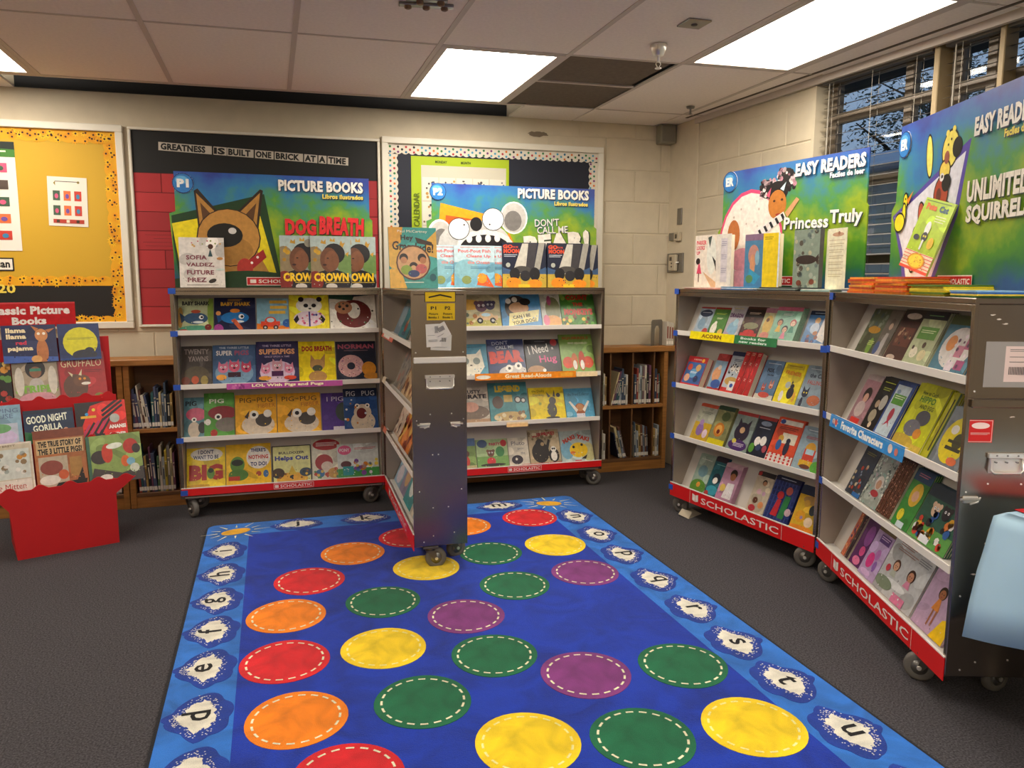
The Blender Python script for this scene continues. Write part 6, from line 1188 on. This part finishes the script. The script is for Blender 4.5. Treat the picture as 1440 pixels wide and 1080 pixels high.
moon = [('r', 0, 0, 1, .5, '#3c5a80'), ('r', 0, 0, 1, .3, '#c8a83c'), ('e', .5, .7, .7, .35, '#131a34'), T('GO', .13, .91, .22, .09, '#e04c24', 0, .06), T('FOR THE', .30, .90, .12, .04, '#e04c24', 0, .03), T('MOON', .21, .81, .36, .10, '#e04c24', 0, .06), ('b', .04, .34, .72, 2, '#c8d0d8'), ('c', .13, .5, .05, '#b8bcb0'), ('p', [(.22, .3), (.46, .98), (.6, .98), (.52, .3)], '#cfcabc'), ('p', [(.52, .3), (.6, .98), (.8, .98), (.7, .3)], '#3c383c'), ('p', [(.72, .4), (.84, 1), (.98, 1), (.86, .4)], '#a8a498'), ('e', .45, .4, .2, .08, '#4c4844'), ('e', .28, .3, .12, .14, '#1c1a1e'), ('e', .52, .26, .12, .12, '#28262a'), ('e', .74, .3, .12, .15, '#1c1a1e'), ('e', .25, .1, .17, .12, '#f0901c'), ('e', .74, .08, .17, .1, '#f0901c'), ('r', .36, .0, .62, .07, '#f4c42c')]
topbook('B', .702, .085, .318, .31, .010, 'dark rocket picture book on the middle case, left one of two', '#131a34', moon, 0, 4, grp='picture books on top of the middle case')
topbook('B', .712, .101, .34, .302, .012, 'dark rocket picture book directly behind the left one of two', '#131a34', moon, 0, 4, grp='picture books on top of the middle case')
topbook('B', 1.035, .085, .322, .31, .010, 'dark rocket picture book at the right end of the middle case', '#131a34', moon, 0, 4, grp='picture books on top of the middle case')
topbook('B', 1.115, .101, .30, .302, .012, 'dark rocket picture book directly behind the right one of two', '#131a34', moon, 0, 4, grp='picture books on top of the middle case')
# big teal book lying against the corner, on top of the end-on case
gx, gy = .795, 4.45
M = Matrix.Translation((gx, gy, ZT + .004)) @ Matrix.Rotation(R(1), 4, 'Z') @ Matrix.Rotation(R(-8), 4, 'X')
make_book('teal and yellow picture book standing on top of the end-on case', .28, .352, .012, '#3c9c94', [('p', [(0, .6), (.25, .75), (.3, 1), (0, 1)], '#e0a43c'), ('p', [(0, 0), (.35, 0), (.25, .25), (.1, .35), (0, .3)], '#e8b448'), ('p', [(.75, .55), (1, .5), (1, .95), (.8, .8)], '#e0b050'), ('e', .15, .5, .2, .2, '#e4b44c'),
   T('Paul McCartney', .5, .93, .62, .055, '#f0ecd8', 0, .0), T('Hey', .38, .82, .26, .11, '#2c1c18', 0, .03), T('Grandude!', .5, .68, .86, .15, '#2c1c18', -4, .03), ('p', [(.55, .84), (.9, .76), (.92, .7), (.6, .74)], '#3c2c24'), ('e', .5, .42, .36, .29, '#5c3424'), ('e', .5, .42, .33, .265, '#d8a878'), ('c', .3, .5, .09, '#201614'), ('c', .3, .46, .07, '#c88c60'), ('c', .68, .5, .09, '#201614'), ('c', .7, .46, .07, '#b8784c'), ('c', .5, .36, .09, '#2c1c18'), ('c', .5, .33, .06, '#d8a878'), ('e', .35, .3, .12, .08, '#8ca43c'), ('e', .66, .32, .12, .08, '#c8605c'), ('e', .5, .24, .12, .06, '#303c6c'), ('e', .9, .18, .07, .06, '#1c5c64'), ('b', .3, .7, .09, 1, '#dcecdc')], M, None)

# open books and thin stacks on the right cases
def openbook(key, u, v, w1, w2, h, label, col1, ops1, col2, ops2, a1, a2, z):
    """a book opened and stood up: two boards hinged at the spine with fanned pages between"""
    c = CASES[key]; t = thing('open_book', label, 'book', group='books standing on top of the right cases'); t.matrix_world = c.M @ Matrix.Translation((u, v, z))
    for nm, w, col, ops, a, s in (('cover', w1, col1, ops1, a1, -1), ('cover', w2, col2, ops2, a2, 1)):
        k = MB(); k.box(0 if s > 0 else -w, 0, 0, w if s > 0 else 0, .003, h, col); off = 0 if s > 0 else -w
        paint(k, ops, w, h, lambda x, y, l: (x + off, -l, y)); o = k.obj(nm, M_PRINT, t); o.rotation_euler = (0, 0, R(a))
    k = MB()
    for j in range(6):
        a = R(a2 + (180 + a1 - a2)*(j + 1)/7.0); w = w2*.92; dx, dy = math.cos(a)*w, math.sin(a)*w
        k.face([(0, .003, .004), (dx, dy + .003, .004), (dx, dy + .003, h - .004), (0, .003, h - .004)])
    k.obj('pages', M_PAGES, t); return t
def flatbook(key, u, v, w, d, t, z, rz, label, col, name='picture_book', grp='thin books lying on the right cases'):
    c = CASES[key]; M = c.M @ Matrix.Translation((u, v, z)) @ Matrix.Rotation(R(rz), 4, 'Z')
    r = bpy.data.objects.new(name, None); COL.objects.link(r); r.matrix_world = M; r.empty_display_size = .03; tag(r, label, 'book', grp)
    k = MB(); e = .0008; k.box(-w/2, -d/2, 0, w/2, d/2, e, col); k.box(-w/2, -d/2, t - e, w/2, d/2, t, col); k.box(-w/2, -d/2 - e, 0, w/2, -d/2, t, col); k.box(w/2, -d/2, t*.25, w/2 + e, d/2, t, col); k.obj('cover', M_PRINT, r)
    k = MB(); k.box(-w/2 + .002, -d/2 + .002, e, w/2 - .002, d/2 - e, t - e, '#e6dcc2'); k.obj('pages', M_PAGES, r)
def stack(key, u, v, w, d, t, n, cols, what, z0=ZT + .0006, seed=1, jit=.008, tk=None):
    q = random.Random(seed); z = z0
    for j in range(n):
        pos = ['lowest', 'second', 'third', 'fourth', 'fifth', 'sixth', 'seventh', 'eighth', 'ninth'][j]
        if j == n - 1: pos = 'topmost'
        flatbook(key, u + q.uniform(-jit, jit), v + q.uniform(-jit, jit)*.6, w, d, t, z, q.uniform(-3, 3), '%s in the %s' % (pos + (' book' if pos in ('lowest', 'topmost') else ' book from below'), what), cols[j % len(cols)]); z += t + .0004
    return z
z1 = stack('C', .20, .11, .30, .20, .0055, 2, ['#c88078', '#d8c0b0'], 'pink thin pile, left end of farther right case', seed=2)
z2 = stack('C', .53, .115, .27, .19, .0055, 3, ['#3c6ca8', '#d8dce0', '#2c80b0'], 'blue thin pile, middle of farther right case', seed=3)
z3 = stack('C', .84, .115, .28, .19, .0055, 3, ['#2c3034', '#8c9c94', '#3c3c40'], 'dark thin pile on the farther right case', seed=4)
z4 = stack('C', 1.085, .12, .18, .19, .0055, 2, ['#8cb4b0', '#c8d4cc'], 'pale teal pile, right end of farther right case', seed=5)
openbook('C', .285, .07, .20, .11, .315, 'open cream book with girl in pink standing on the farther right case, leftmost', '#ece0d0', [T('PARKER', .3, .86, .46, .08, '#d84a5c', 0, .05), T('LOOKS', .26, .76, .38, .08, '#d84a5c', 0, .05), T('UP', .16, .66, .16, .07, '#d84a5c', 0, .05), ('c', .16, .5, .1, '#2c1c18'), ('p', [(.1, .26), (.18, .45), (.24, .45), (.34, .26)], '#e04a6c'), ('r', .18, .1, .22, .27, '#6c3c2c'), ('e', .78, .6, .22, .36, '#e8e8dc'), ('p', [(.6, .95), (.78, .98), (.7, .75)], '#3c4c48'), ('p', [(.8, .6), (.95, .4), (1, .3), (.98, .5)], '#2c2c28'), ('p', [(.4, .3), (1, .1), (1, 0), (.8, 0)], '#d8b088')], '#dfd8cc', [('b', .2, .8, .9 - i*.1, 2, '#a8a8b8') for i in range(7)] if False else [('r', .3, .1, .75, .92, '#cfc8cc'), ('b', .35, .7, .85, 3, '#9c98a8'), ('b', .35, .7, .6, 3, '#9c98a8'), ('b', .35, .7, .35, 3, '#9c98a8')], 0, 8, z1 + .0005)
openbook('C', .665, .075, .155, .115, .295, 'open blue and yellow book standing on the farther right case', '#4c84a8', [('r', 0, .88, 1, 1, '#8c6c88'), ('e', .5, .6, .3, .2, '#c88c7c'), ('e', .45, .4, .14, .22, '#d8986c'), ('e', .7, .55, .12, .14, '#8cb8c8'), ('p', [(.1, .1), (.3, .35), (.9, .2), (.6, .05)], '#3c9cc0'), ('e', .3, .15, .2, .08, '#5c8c54')], '#f0d020', [('b', .1, .6, .92, 2, '#a08c18'), ('r', .9, 0, 1, 1, '#d8e0e8')], -4, 6, z2 + .0005)
openbook('C', 1.065, .075, .18, .02, .30, 'grey-green sea picture book standing half open on the farther right case', '#8c9c8c', [('d', 3, 40, 0, 0, 1, 1, .07, ['#6c7c78', '#b8b494', '#5c5448', '#a8b0a0']), ('e', .5, .48, .4, .08, '#3c302c'), ('p', [(.8, .48), (.98, .58), (.95, .42)], '#3c302c'), ('e', .25, .08, .1, .05, '#7c4434'), ('e', .75, .1, .1, .05, '#7c4434')], '#4c4c48', [], -2, 50, z3 + .0005)
topbook('D', .115, .055, .0, .0, 0, '', '', []) if False else None
c = CASES['C']; t = thing('open_book', 'book opened to a cream page, at the right end of the farther right case', 'book', group='books standing on top of the right cases'); t.matrix_world = c.M @ Matrix.Translation((1.10, .09, z4 + .0004)) @ Matrix.Rotation(R(-14), 4, 'Z')
k = MB(); k.box(0, 0, 0, .155, .003, .30, '#f2eccc'); paint(k, [('e', .55, .9, .3, .035, '#c89c7c'), ('c', .6, .92, .06, '#a87454'), ('b', .1, .9, .8, 1, '#d8c8a0')] + [('b', .12, .88, .74 - i*.1, 2, '#cfc298') for i in range(6)], .155, .30, lambda x, y, l: (x, -l, y)); k.obj('page', M_PRINT, t)
k = MB()
for j in range(7):
    a = R(95 + 9*j); k.face([(.0, .003, .003), (math.cos(a)*.12, .003 + math.sin(a)*.12, .003), (math.cos(a)*.12, .003 + math.sin(a)*.12, .297), (0, .003, .297)])
k.obj('pages', M_PAGES, t)
z5 = stack('D', .30, .12, .28, .2, .0085, 8, ['#e8681c', '#f0901c', '#e04c1c', '#f0a838'], 'orange pile, left on the nearer right case', seed=7)
z5b = stack('D', .60, .115, .28, .2, .0085, 8, ['#f0901c', '#e8681c', '#f0a838', '#e04c1c'], 'orange pile under the lime book', seed=12)
z5c = stack('D', .90, .12, .27, .2, .0065, 6, ['#e8d41c', '#5c7c1c', '#e0c418', '#f0e048'], 'yellow pile on the nearer right case', seed=8, jit=.012)
z6 = stack('D', 1.14, .12, .17, .18, .0055, 4, ['#3c8c4c', '#e0c84c', '#2c64b0', '#88b4d8'], 'mixed blue pile on the nearer right case', seed=9, jit=.014)
z7 = stack('D', .10, .15, .2, .2, .006, 3, ['#c8d0d8', '#4c5c8c', '#d8d0c0'], 'pale pile, left end of nearer right case', seed=10)
M = CASES['D'].M @ Matrix.Translation((.60, .10, z5b + .026)) @ Matrix.Rotation(R(6), 4, 'Z') @ Matrix.Rotation(R(14), 4, 'Y') @ Matrix.Rotation(R(-12), 4, 'X')
make_book('lime green book leaning by the header board on the orange pile', .20, .29, .008, '#b4d41c', [('r', 0, 0, 1, .26, '#f0dcc0')] + [('r', 0, .02 + i*.045, 1, .03 + i*.045, '#e0503c') for i in range(6)] + [('r', 0, .0, 1, .04, '#e8502c'), ('b', .05, .9, .96, 1, '#6c8c14'), T('Pete', .3, .89, .36, .09, '#e86c1c', 0, .06), T('Cat', .72, .89, .3, .09, '#2c5c6c', 0, .06), ('b', .55, .9, .78, 3, '#e8f0b0'), ('e', .45, .6, .09, .1, '#f4f4ee'), ('c', .45, .48, .1, '#2c2c3c'), ('c', .42, .49, .025, '#f0e040'), ('c', .49, .49, .025, '#f0e040'), ('r', .42, .3, .48, .44, '#e8ece0'), ('e', .72, .42, .1, .08, '#e8c028'), ('e', .5, .14, .3, .11, '#e8a01c'), ('e', .5, .14, .25, .09, '#f4dc30'), ('d', 2, 16, .3, .08, .7, .2, .012, ['#e0a020', '#c8601c']), ('e', .2, .45, .1, .04, '#2c2c3c')], M, 'books standing on top of the right cases')

# ================================================================ red cardboard book stand, far left
so = Vector((-1.348, 4.567)); se = Vector((-.883, 4.733)); srz = math.atan2(se.y - so.y, se.x - so.x)
SM = Matrix.Translation((so.x, so.y, 0)) @ Matrix.Rotation(srz, 4, 'Z')
st = thing('cardboard_stand', 'red tiered cardboard book stand, far left', 'display stand', (so.x, so.y, 0), srz)
TH = .006; U0, U1 = -.02, .50; V = [0, .115, .23, .345]; ZF = [.375, .60, .825, 1.05]; HB = .245
def wavy(u0, u1, z, n=4, a=.018):
    P = []
    m = 60
    for j in range(m + 1):
        u = u1 + (u0 - u1)*j/m; b = math.sin(math.pi*n*(u - u0)/(u1 - u0) - .4)**2; P.append((u, z + a*max(0, b - .45)/.55))
    return P
k = MB(); k.prism([(0, 0), (.494, 0), (.494, .29), (.60, .375)] + wavy(-.10, .60, .375, 5, .022) + [(-.10, .375), (-.02, .27)], 'y', -TH, 0); k.obj('front_panel', M_CARDRED, st)
for i, (u) in enumerate((.0, .488)):
    k = MB(); k.prism([(0.001, 0), (.38, 0), (.38, 1.15), (.335, 1.15), (.335, .86), (.225, .81), (.225, .63), (.11, .58), (.11, .40), (.001, .36)], 'x', u, u + TH); k.obj('side_panel', M_CARDRED, st)
for i in range(1, 4):
    k = MB(); P = [(-.01, ZF[i] - .30), (.565, ZF[i] - .30), (.565, ZF[i] if i < 3 else 1.16)] + (wavy(-.01, .565, ZF[i], 5, .02) if i < 3 else [(-.01, 1.16)])
    k.prism(P, 'y', V[i], V[i] + TH); k.obj('tier_panel', M_CARDRED, st)
    k = MB(); k.box(.0, V[i-1] + .002, ZF[i-1] - .04, .55, V[i] - .001, ZF[i-1] - .034); k.obj('tier_shelf', M_CARDRED, st)
k = MB(); k.box(.006, .345, .0, .488, .351, .8); k.obj('back_panel', M_CARDRED, st)
k = MB(); k.box(-.06, .338, 1.225, .40, .344, 1.365, '#c4141a'); paint(k, [('r', 0, .94, 1, 1, '#d8444a'), T('Classic Picture', .5, .68, .88, .34, '#f6ece4', 0, .05), T('Books', .5, .26, .36, .30, '#f6ece4', 0, .05)], .46, .14, lambda x, y, l: (x - .06, .338 - l, y + 1.225), .0003); k.obj('header_card', M_PRINT, st)
SB = [
 (0, -.14, .115, .30, .285, 'cream book with woodland animals, lowest tier left of the stand', '#ddd2c4', [('r', .03, .03, .97, .97, '#c8bca4'), ('r', .06, .32, .94, .88, '#ccd0c8'), ('r', .06, .06, .94, .3, '#ddd4c8'), T('The Mitten', .5, .18, .66, .11, '#b0302c', 0, 0), T('JAN BRETT', .5, .94, .4, .05, '#8c7c64'), ('d', 4, 22, .1, .4, .9, .8, .05, ['#c88c3c', '#8c7454', '#e0ddd4', '#a0a8a0'])], 1),
 (0, .12, .37, .27, .335, 'brown book titled about three little pigs, lowest tier', '#b06a3c', [('r', 0, .86, 1, 1, '#7c3c24'), ('r', .04, .6, .96, .84, '#c8a878'), T('THE TRUE STORY OF', .5, .77, .84, .10, '#17110d', 0, .05), T('THE 3 LITTLE PIGS!', .5, .65, .86, .10, '#17110d', 0, .05), ('r', .06, .06, .62, .56, '#b8a890'), ('e', .3, .38, .22, .12, '#8c4438'), ('e', .25, .18, .2, .08, '#e0d8cc'), ('r', .66, .2, .9, .52, '#a87c40'), ('e', .52, .25, .1, .08, '#c85c34'), ('p', [(.3, .02), (.95, .06), (.98, .14), (.4, .12)], '#1c1614'), ('p', [(.76, .1), (.9, .34), (.94, .1)], '#241c18')], 1),
 (0, .37, .655, .255, .275, 'green book with two red squirrels, lowest tier right', '#8ca458', [('r', 0, .0, .06, 1, '#3c6450'), ('p', [(0, 0), (1, 0), (1, .28), (.6, .18), (.1, .34)], '#4c4440'), ('e', .22, .55, .16, .14, '#3c3430'), ('e', .36, .62, .1, .2, '#c8402c'), ('e', .8, .72, .14, .16, '#b8382c'), ('e', .9, .66, .08, .1, '#3c3430'), ('e', .68, .42, .08, .12, '#d8682c'), ('e', .78, .4, .08, .08, '#7cb0c8'), ('e', .5, .76, .15, .06, '#e8ecdc', 6), ('c', .84, .26, .09, '#d0d4c0'), ('e', .3, .12, .12, .07, '#e8e4d8')], 0),
 (1, -.17, .085, .24, .25, 'pale blue book, second tier, cut by the photo edge', '#8cb0c4', [('r', .1, .05, .92, .6, '#b8c0d0'), T('NAPPING', .6, .88, .7, .09, '#5c6c8c', 0, .0), T('HOUSE', .6, .76, .5, .1, '#5c6c8c', 0, 0), ('e', .5, .3, .4, .2, '#c8b8d8'), ('e', .6, .5, .2, .1, '#6ca46c')], 1),
 (1, .090, .335, .24, .21, 'dark blue-green book titled Good Night, second tier middle', '#1c3050', [('p', [(0, 0), (1, 0), (1, .4), (.5, .3), (0, .45)], '#2c6c44'), ('r', .0, .9, 1, 1, '#16243c'), T('GOOD NIGHT', .46, .76, .82, .2, '#ecf0dc', 3, .03), T('GORILLA', .46, .52, .58, .18, '#ecf0dc', 3, .03), ('e', .8, .25, .1, .14, '#b4cc2c'), ('c', .82, .42, .05, '#d8a080')], 0),
 (1, .34, .605, .27, .23, 'red book with black spider web pattern, second tier right', '#e02418', [('p', [(.0, .1), (.3, .9), (.6, 1), (0, 1)], '#1a1014'), ('p', [(0, 0), (.5, .3), (.55, .1), (.1, -.2)], '#1a1014')] + [('p', [(.02 + i*.09, .05 + i*.04), (.06 + i*.09, .03 + i*.04), (.28 + i*.09, .42 + i*.04), (.25 + i*.09, .46 + i*.04)], '#1a1014' if i % 2 else '#c82c5c') for i in range(6)] + [('p', [(.5, .55 + i*.11), (.53, .5 + i*.11), (.95, .85 + i*.11), (.93, .9 + i*.11)], '#1a1014') for i in range(3)] + [('r', .1, .6, .4, .66, '#e8b02c'), ('c', .22, .7, .035, '#3c9cd0'), ('c', .36, .8, .035, '#e8d03c'), ('c', .76, .55, .1, '#b0b4ac'), T('ANANSI', .8, .34, .34, .1, '#f4ece4', 0, .06), T('SPIDER', .8, .14, .34, .1, '#f4ece4', 0, .06)], 0),
 (2, -.16, .062, .22, .25, 'black book with coloured leaves, third tier, cut by the photo edge', '#17130f', [('d', 4, 20, .2, .1, 1, 1, .08, ['#c8882c', '#5c8c3c', '#a8342c', '#d0b060'])], 0),
 (2, .064, .29, .26, .27, 'beige book with child and green band, third tier middle', '#a89880', [('r', 0, .94, 1, 1, '#e8d8a0'), ('e', .5, .75, .22, .2, '#20181a'), ('e', .5, .68, .13, .12, '#8c5c40'), ('r', .38, .7, .62, .76, '#3c8c6c'), ('e', .5, .4, .16, .16, '#b8b0a8'), T('STRIPES', .5, .33, .92, .16, '#7cb03c', 0, .05), ('e', .5, .12, .4, .14, '#c8909c'), ('e', .14, .5, .1, .3, '#d0c8b8'), ('e', .86, .5, .1, .3, '#d0c8b8')], 1),
 (2, .285, .53, .28, .285, 'deep red book with brown horned beast, third tier right', '#a81c20', [('r', 0, 0, .03, 1, '#7c1418'), T('THE', .3, .92, .16, .06, '#e8c85c', 0, .0), T('GRUFFALO', .5, .78, .86, .15, '#e4c89c', 0, .0), ('e', .34, .3, .26, .26, '#5c3a28'), ('e', .48, .42, .18, .12, '#6c442c'), ('p', [(.28, .5), (.2, .62), (.3, .56)], '#d8c8a0'), ('p', [(.42, .54), (.5, .66), (.48, .52)], '#d8c8a0'), ('c', .44, .46, .03, '#e08c1c'), ('c', .54, .46, .03, '#e08c1c'), ('e', .56, .36, .1, .03, '#e8e0d0'), ('b', .55, .92, .62, 2, '#6c1014'), ('e', .82, .1, .1, .05, '#7c7c2c')], 0),
 (3, .03, .295, .27, .21, 'dark blue book with orange llama, top tier', '#1c2450', [('p', [(0, 0), (1, 0), (1, .12), (0, .2)], '#3c5ca8'), T('llama', .26, .86, .36, .13, '#f0dcb0', 0, .05), T('llama', .26, .70, .36, .13, '#f0dcb0', 0, .05), T('red', .34, .53, .2, .11, '#c8304c', 0, .05), T('pajama', .32, .36, .46, .15, '#f0dcb0', 0, .05), ('e', .72, .28, .11, .34, '#b8703c'), ('e', .72, .72, .12, .17, '#c8844c'), ('p', [(.62, .82), (.54, .98), (.68, .9)], '#b8703c'), ('p', [(.8, .86), (.98, .9), (.86, .78)], '#b8703c'), ('c', .67, .76, .03, '#f0e8d8'), ('c', .77, .76, .03, '#f0e8d8'), ('e', .6, .08, .1, .1, '#d8a05c')], 0),
 (3, .30, .515, .22, .21, 'navy book with huge yellow moon, top tier right', '#182c60', [('e', .52, .48, .42, .42, '#d8d010'), ('b', .2, .85, .6, 2, '#8c8c1c'), ('e', .6, .14, .3, .14, '#2c2c38'), ('e', .72, .24, .12, .1, '#2c2c38'), ('r', 0, 0, 1, .06, '#1c3c78')], 1)]
for tier, u0, u1, wr, h, lab, bgc, ops, cp in SB:
    w = u1 - u0 - .003; zb = ZF[tier] - .033 + .0005; v = V[tier] + .028; lean = 13
    if tier == 3: zb = 1.03; lean = 10; v = V[3] - .055
    M = SM @ Matrix.Translation(((u0 + u1)/2, v, zb + .01*math.sin(R(lean)))) @ Matrix.Rotation(R(1.5), 4, 'Z') @ Matrix.Rotation(R(-lean), 4, 'X')
    make_book(lab, w, h, .009, bgc, ops, M, 'classic picture books on the red stand')

# ================================================================ table with pale blue cloth, right edge
TZ = .755
t = thing('table', 'small table under a pale blue cloth at the right edge', 'table', (2.675, 1.375, 0))
k = MB(); k.bbox(-.42, -.45, .70, .42, .45, TZ - .003, .004); k.obj('tabletop', M_WOOD, t)
for sx in (-1, 1):
    for sy in (-1, 1):
        k = MB(); k.tube([(sx*.26, sy*.3, 0), (sx*.26, sy*.3, .70)], .014, 10); k.obj('leg', M_CAST, t)
def cloth():
    # drape: flat top, then hanging folds all round with a dropped corner
    import bmesh
    m = MB(); n = 220; hx, hy = .425, .455; rings = []
    def per(s):     # perimeter point + outward normal, s in 0..1, starting at the far left corner going counter-clockwise
        Lp = [2*hy, 2*hx, 2*hy, 2*hx]; d = s*sum(Lp); C = [(-hx, hy), (-hx, -hy), (hx, -hy), (hx, hy)]
        for j, l in enumerate(Lp):
            if d <= l:
                a, b = C[j], C[(j+1) % 4]; f = d/l; return (a[0] + (b[0] - a[0])*f, a[1] + (b[1] - a[1])*f), ((-1, 0), (0, -1), (1, 0), (0, 1))[j], min(f*l, (1 - f)*l)
            d -= l
        return C[0], (-1, 0), 0
    lv = [(0, 0), (.015, .35), (.05, .45), (.11, .6), (.18, .8), (.28, 1), (.385, 1.15)]
    for li, (drop, am) in enumerate(lv):
        ring = []
        for j in range(n):
            (x, y), nn, dc = per(j/n); r = math.hypot(x, y); cr = math.exp(-dc/.09)
            fold = .016*math.sin(j*2*math.pi/n*17 + .6)*am + .012*math.sin(j*2*math.pi/n*7)*am
            out = .006 + fold + cr*.05*am*(1 if li else 0)
            dx, dy = nn
            if cr > .02: ux, uy = x/r, y/r; dx = nn[0]*(1 - cr) + ux*cr*1.25; dy = nn[1]*(1 - cr) + uy*cr*1.25
            dz = drop*(1 + .16*cr*min(1, li/3)) + (.012*math.sin(j*.21) if li == 6 else 0)
            o = out if li else .0
            ring.append((x + dx*o, y + dy*o, TZ + .0015 - dz))
        rings.append(ring)
    base = len(m.v)
    for r_ in rings: m.v.extend(r_)
    m.f.append(tuple(range(n))); m.c.append(WHITE); m.sm.append(False)
    for a in range(len(rings) - 1):
        for j in range(n): m.f.append((a*n + j, a*n + (j+1) % n, (a+1)*n + (j+1) % n, (a+1)*n + j)); m.c.append(WHITE); m.sm.append(True)
    o = m.obj('tablecloth', mat('pale blue table cover', '#b4daf0', .45, noise=.03, nscale=4))
    md = o.modifiers.new('thick', 'SOLIDIFY'); md.thickness = .0012; md.offset = 1
    return o
o = cloth(); tag(o, 'pale blue plastic tablecloth hanging from the table, right edge', 'tablecloth'); o.location = (2.675, 1.375, 0)
t = thing('price_mat', 'red sign with yellow print lying on the blue tablecloth', 'sign', (2.33, 1.69, TZ + .006), R(-4))
k = MB(); k.box(-.05, -.14, 0, .27, .14, .002, '#d81c28'); paint(k, [('r', .03, .04, .97, .96, '#dc2430'), ('b', 0.100, 0.500, 0.710, 2, '#f4e0a0'), ('b', 0.230, 0.370, 0.310, 2, '#f4e0a0')], .32, .28, lambda x, y, l: (x - .05, y - .14, .002 + l), .0003); k.obj('card', M_PRINT, t)
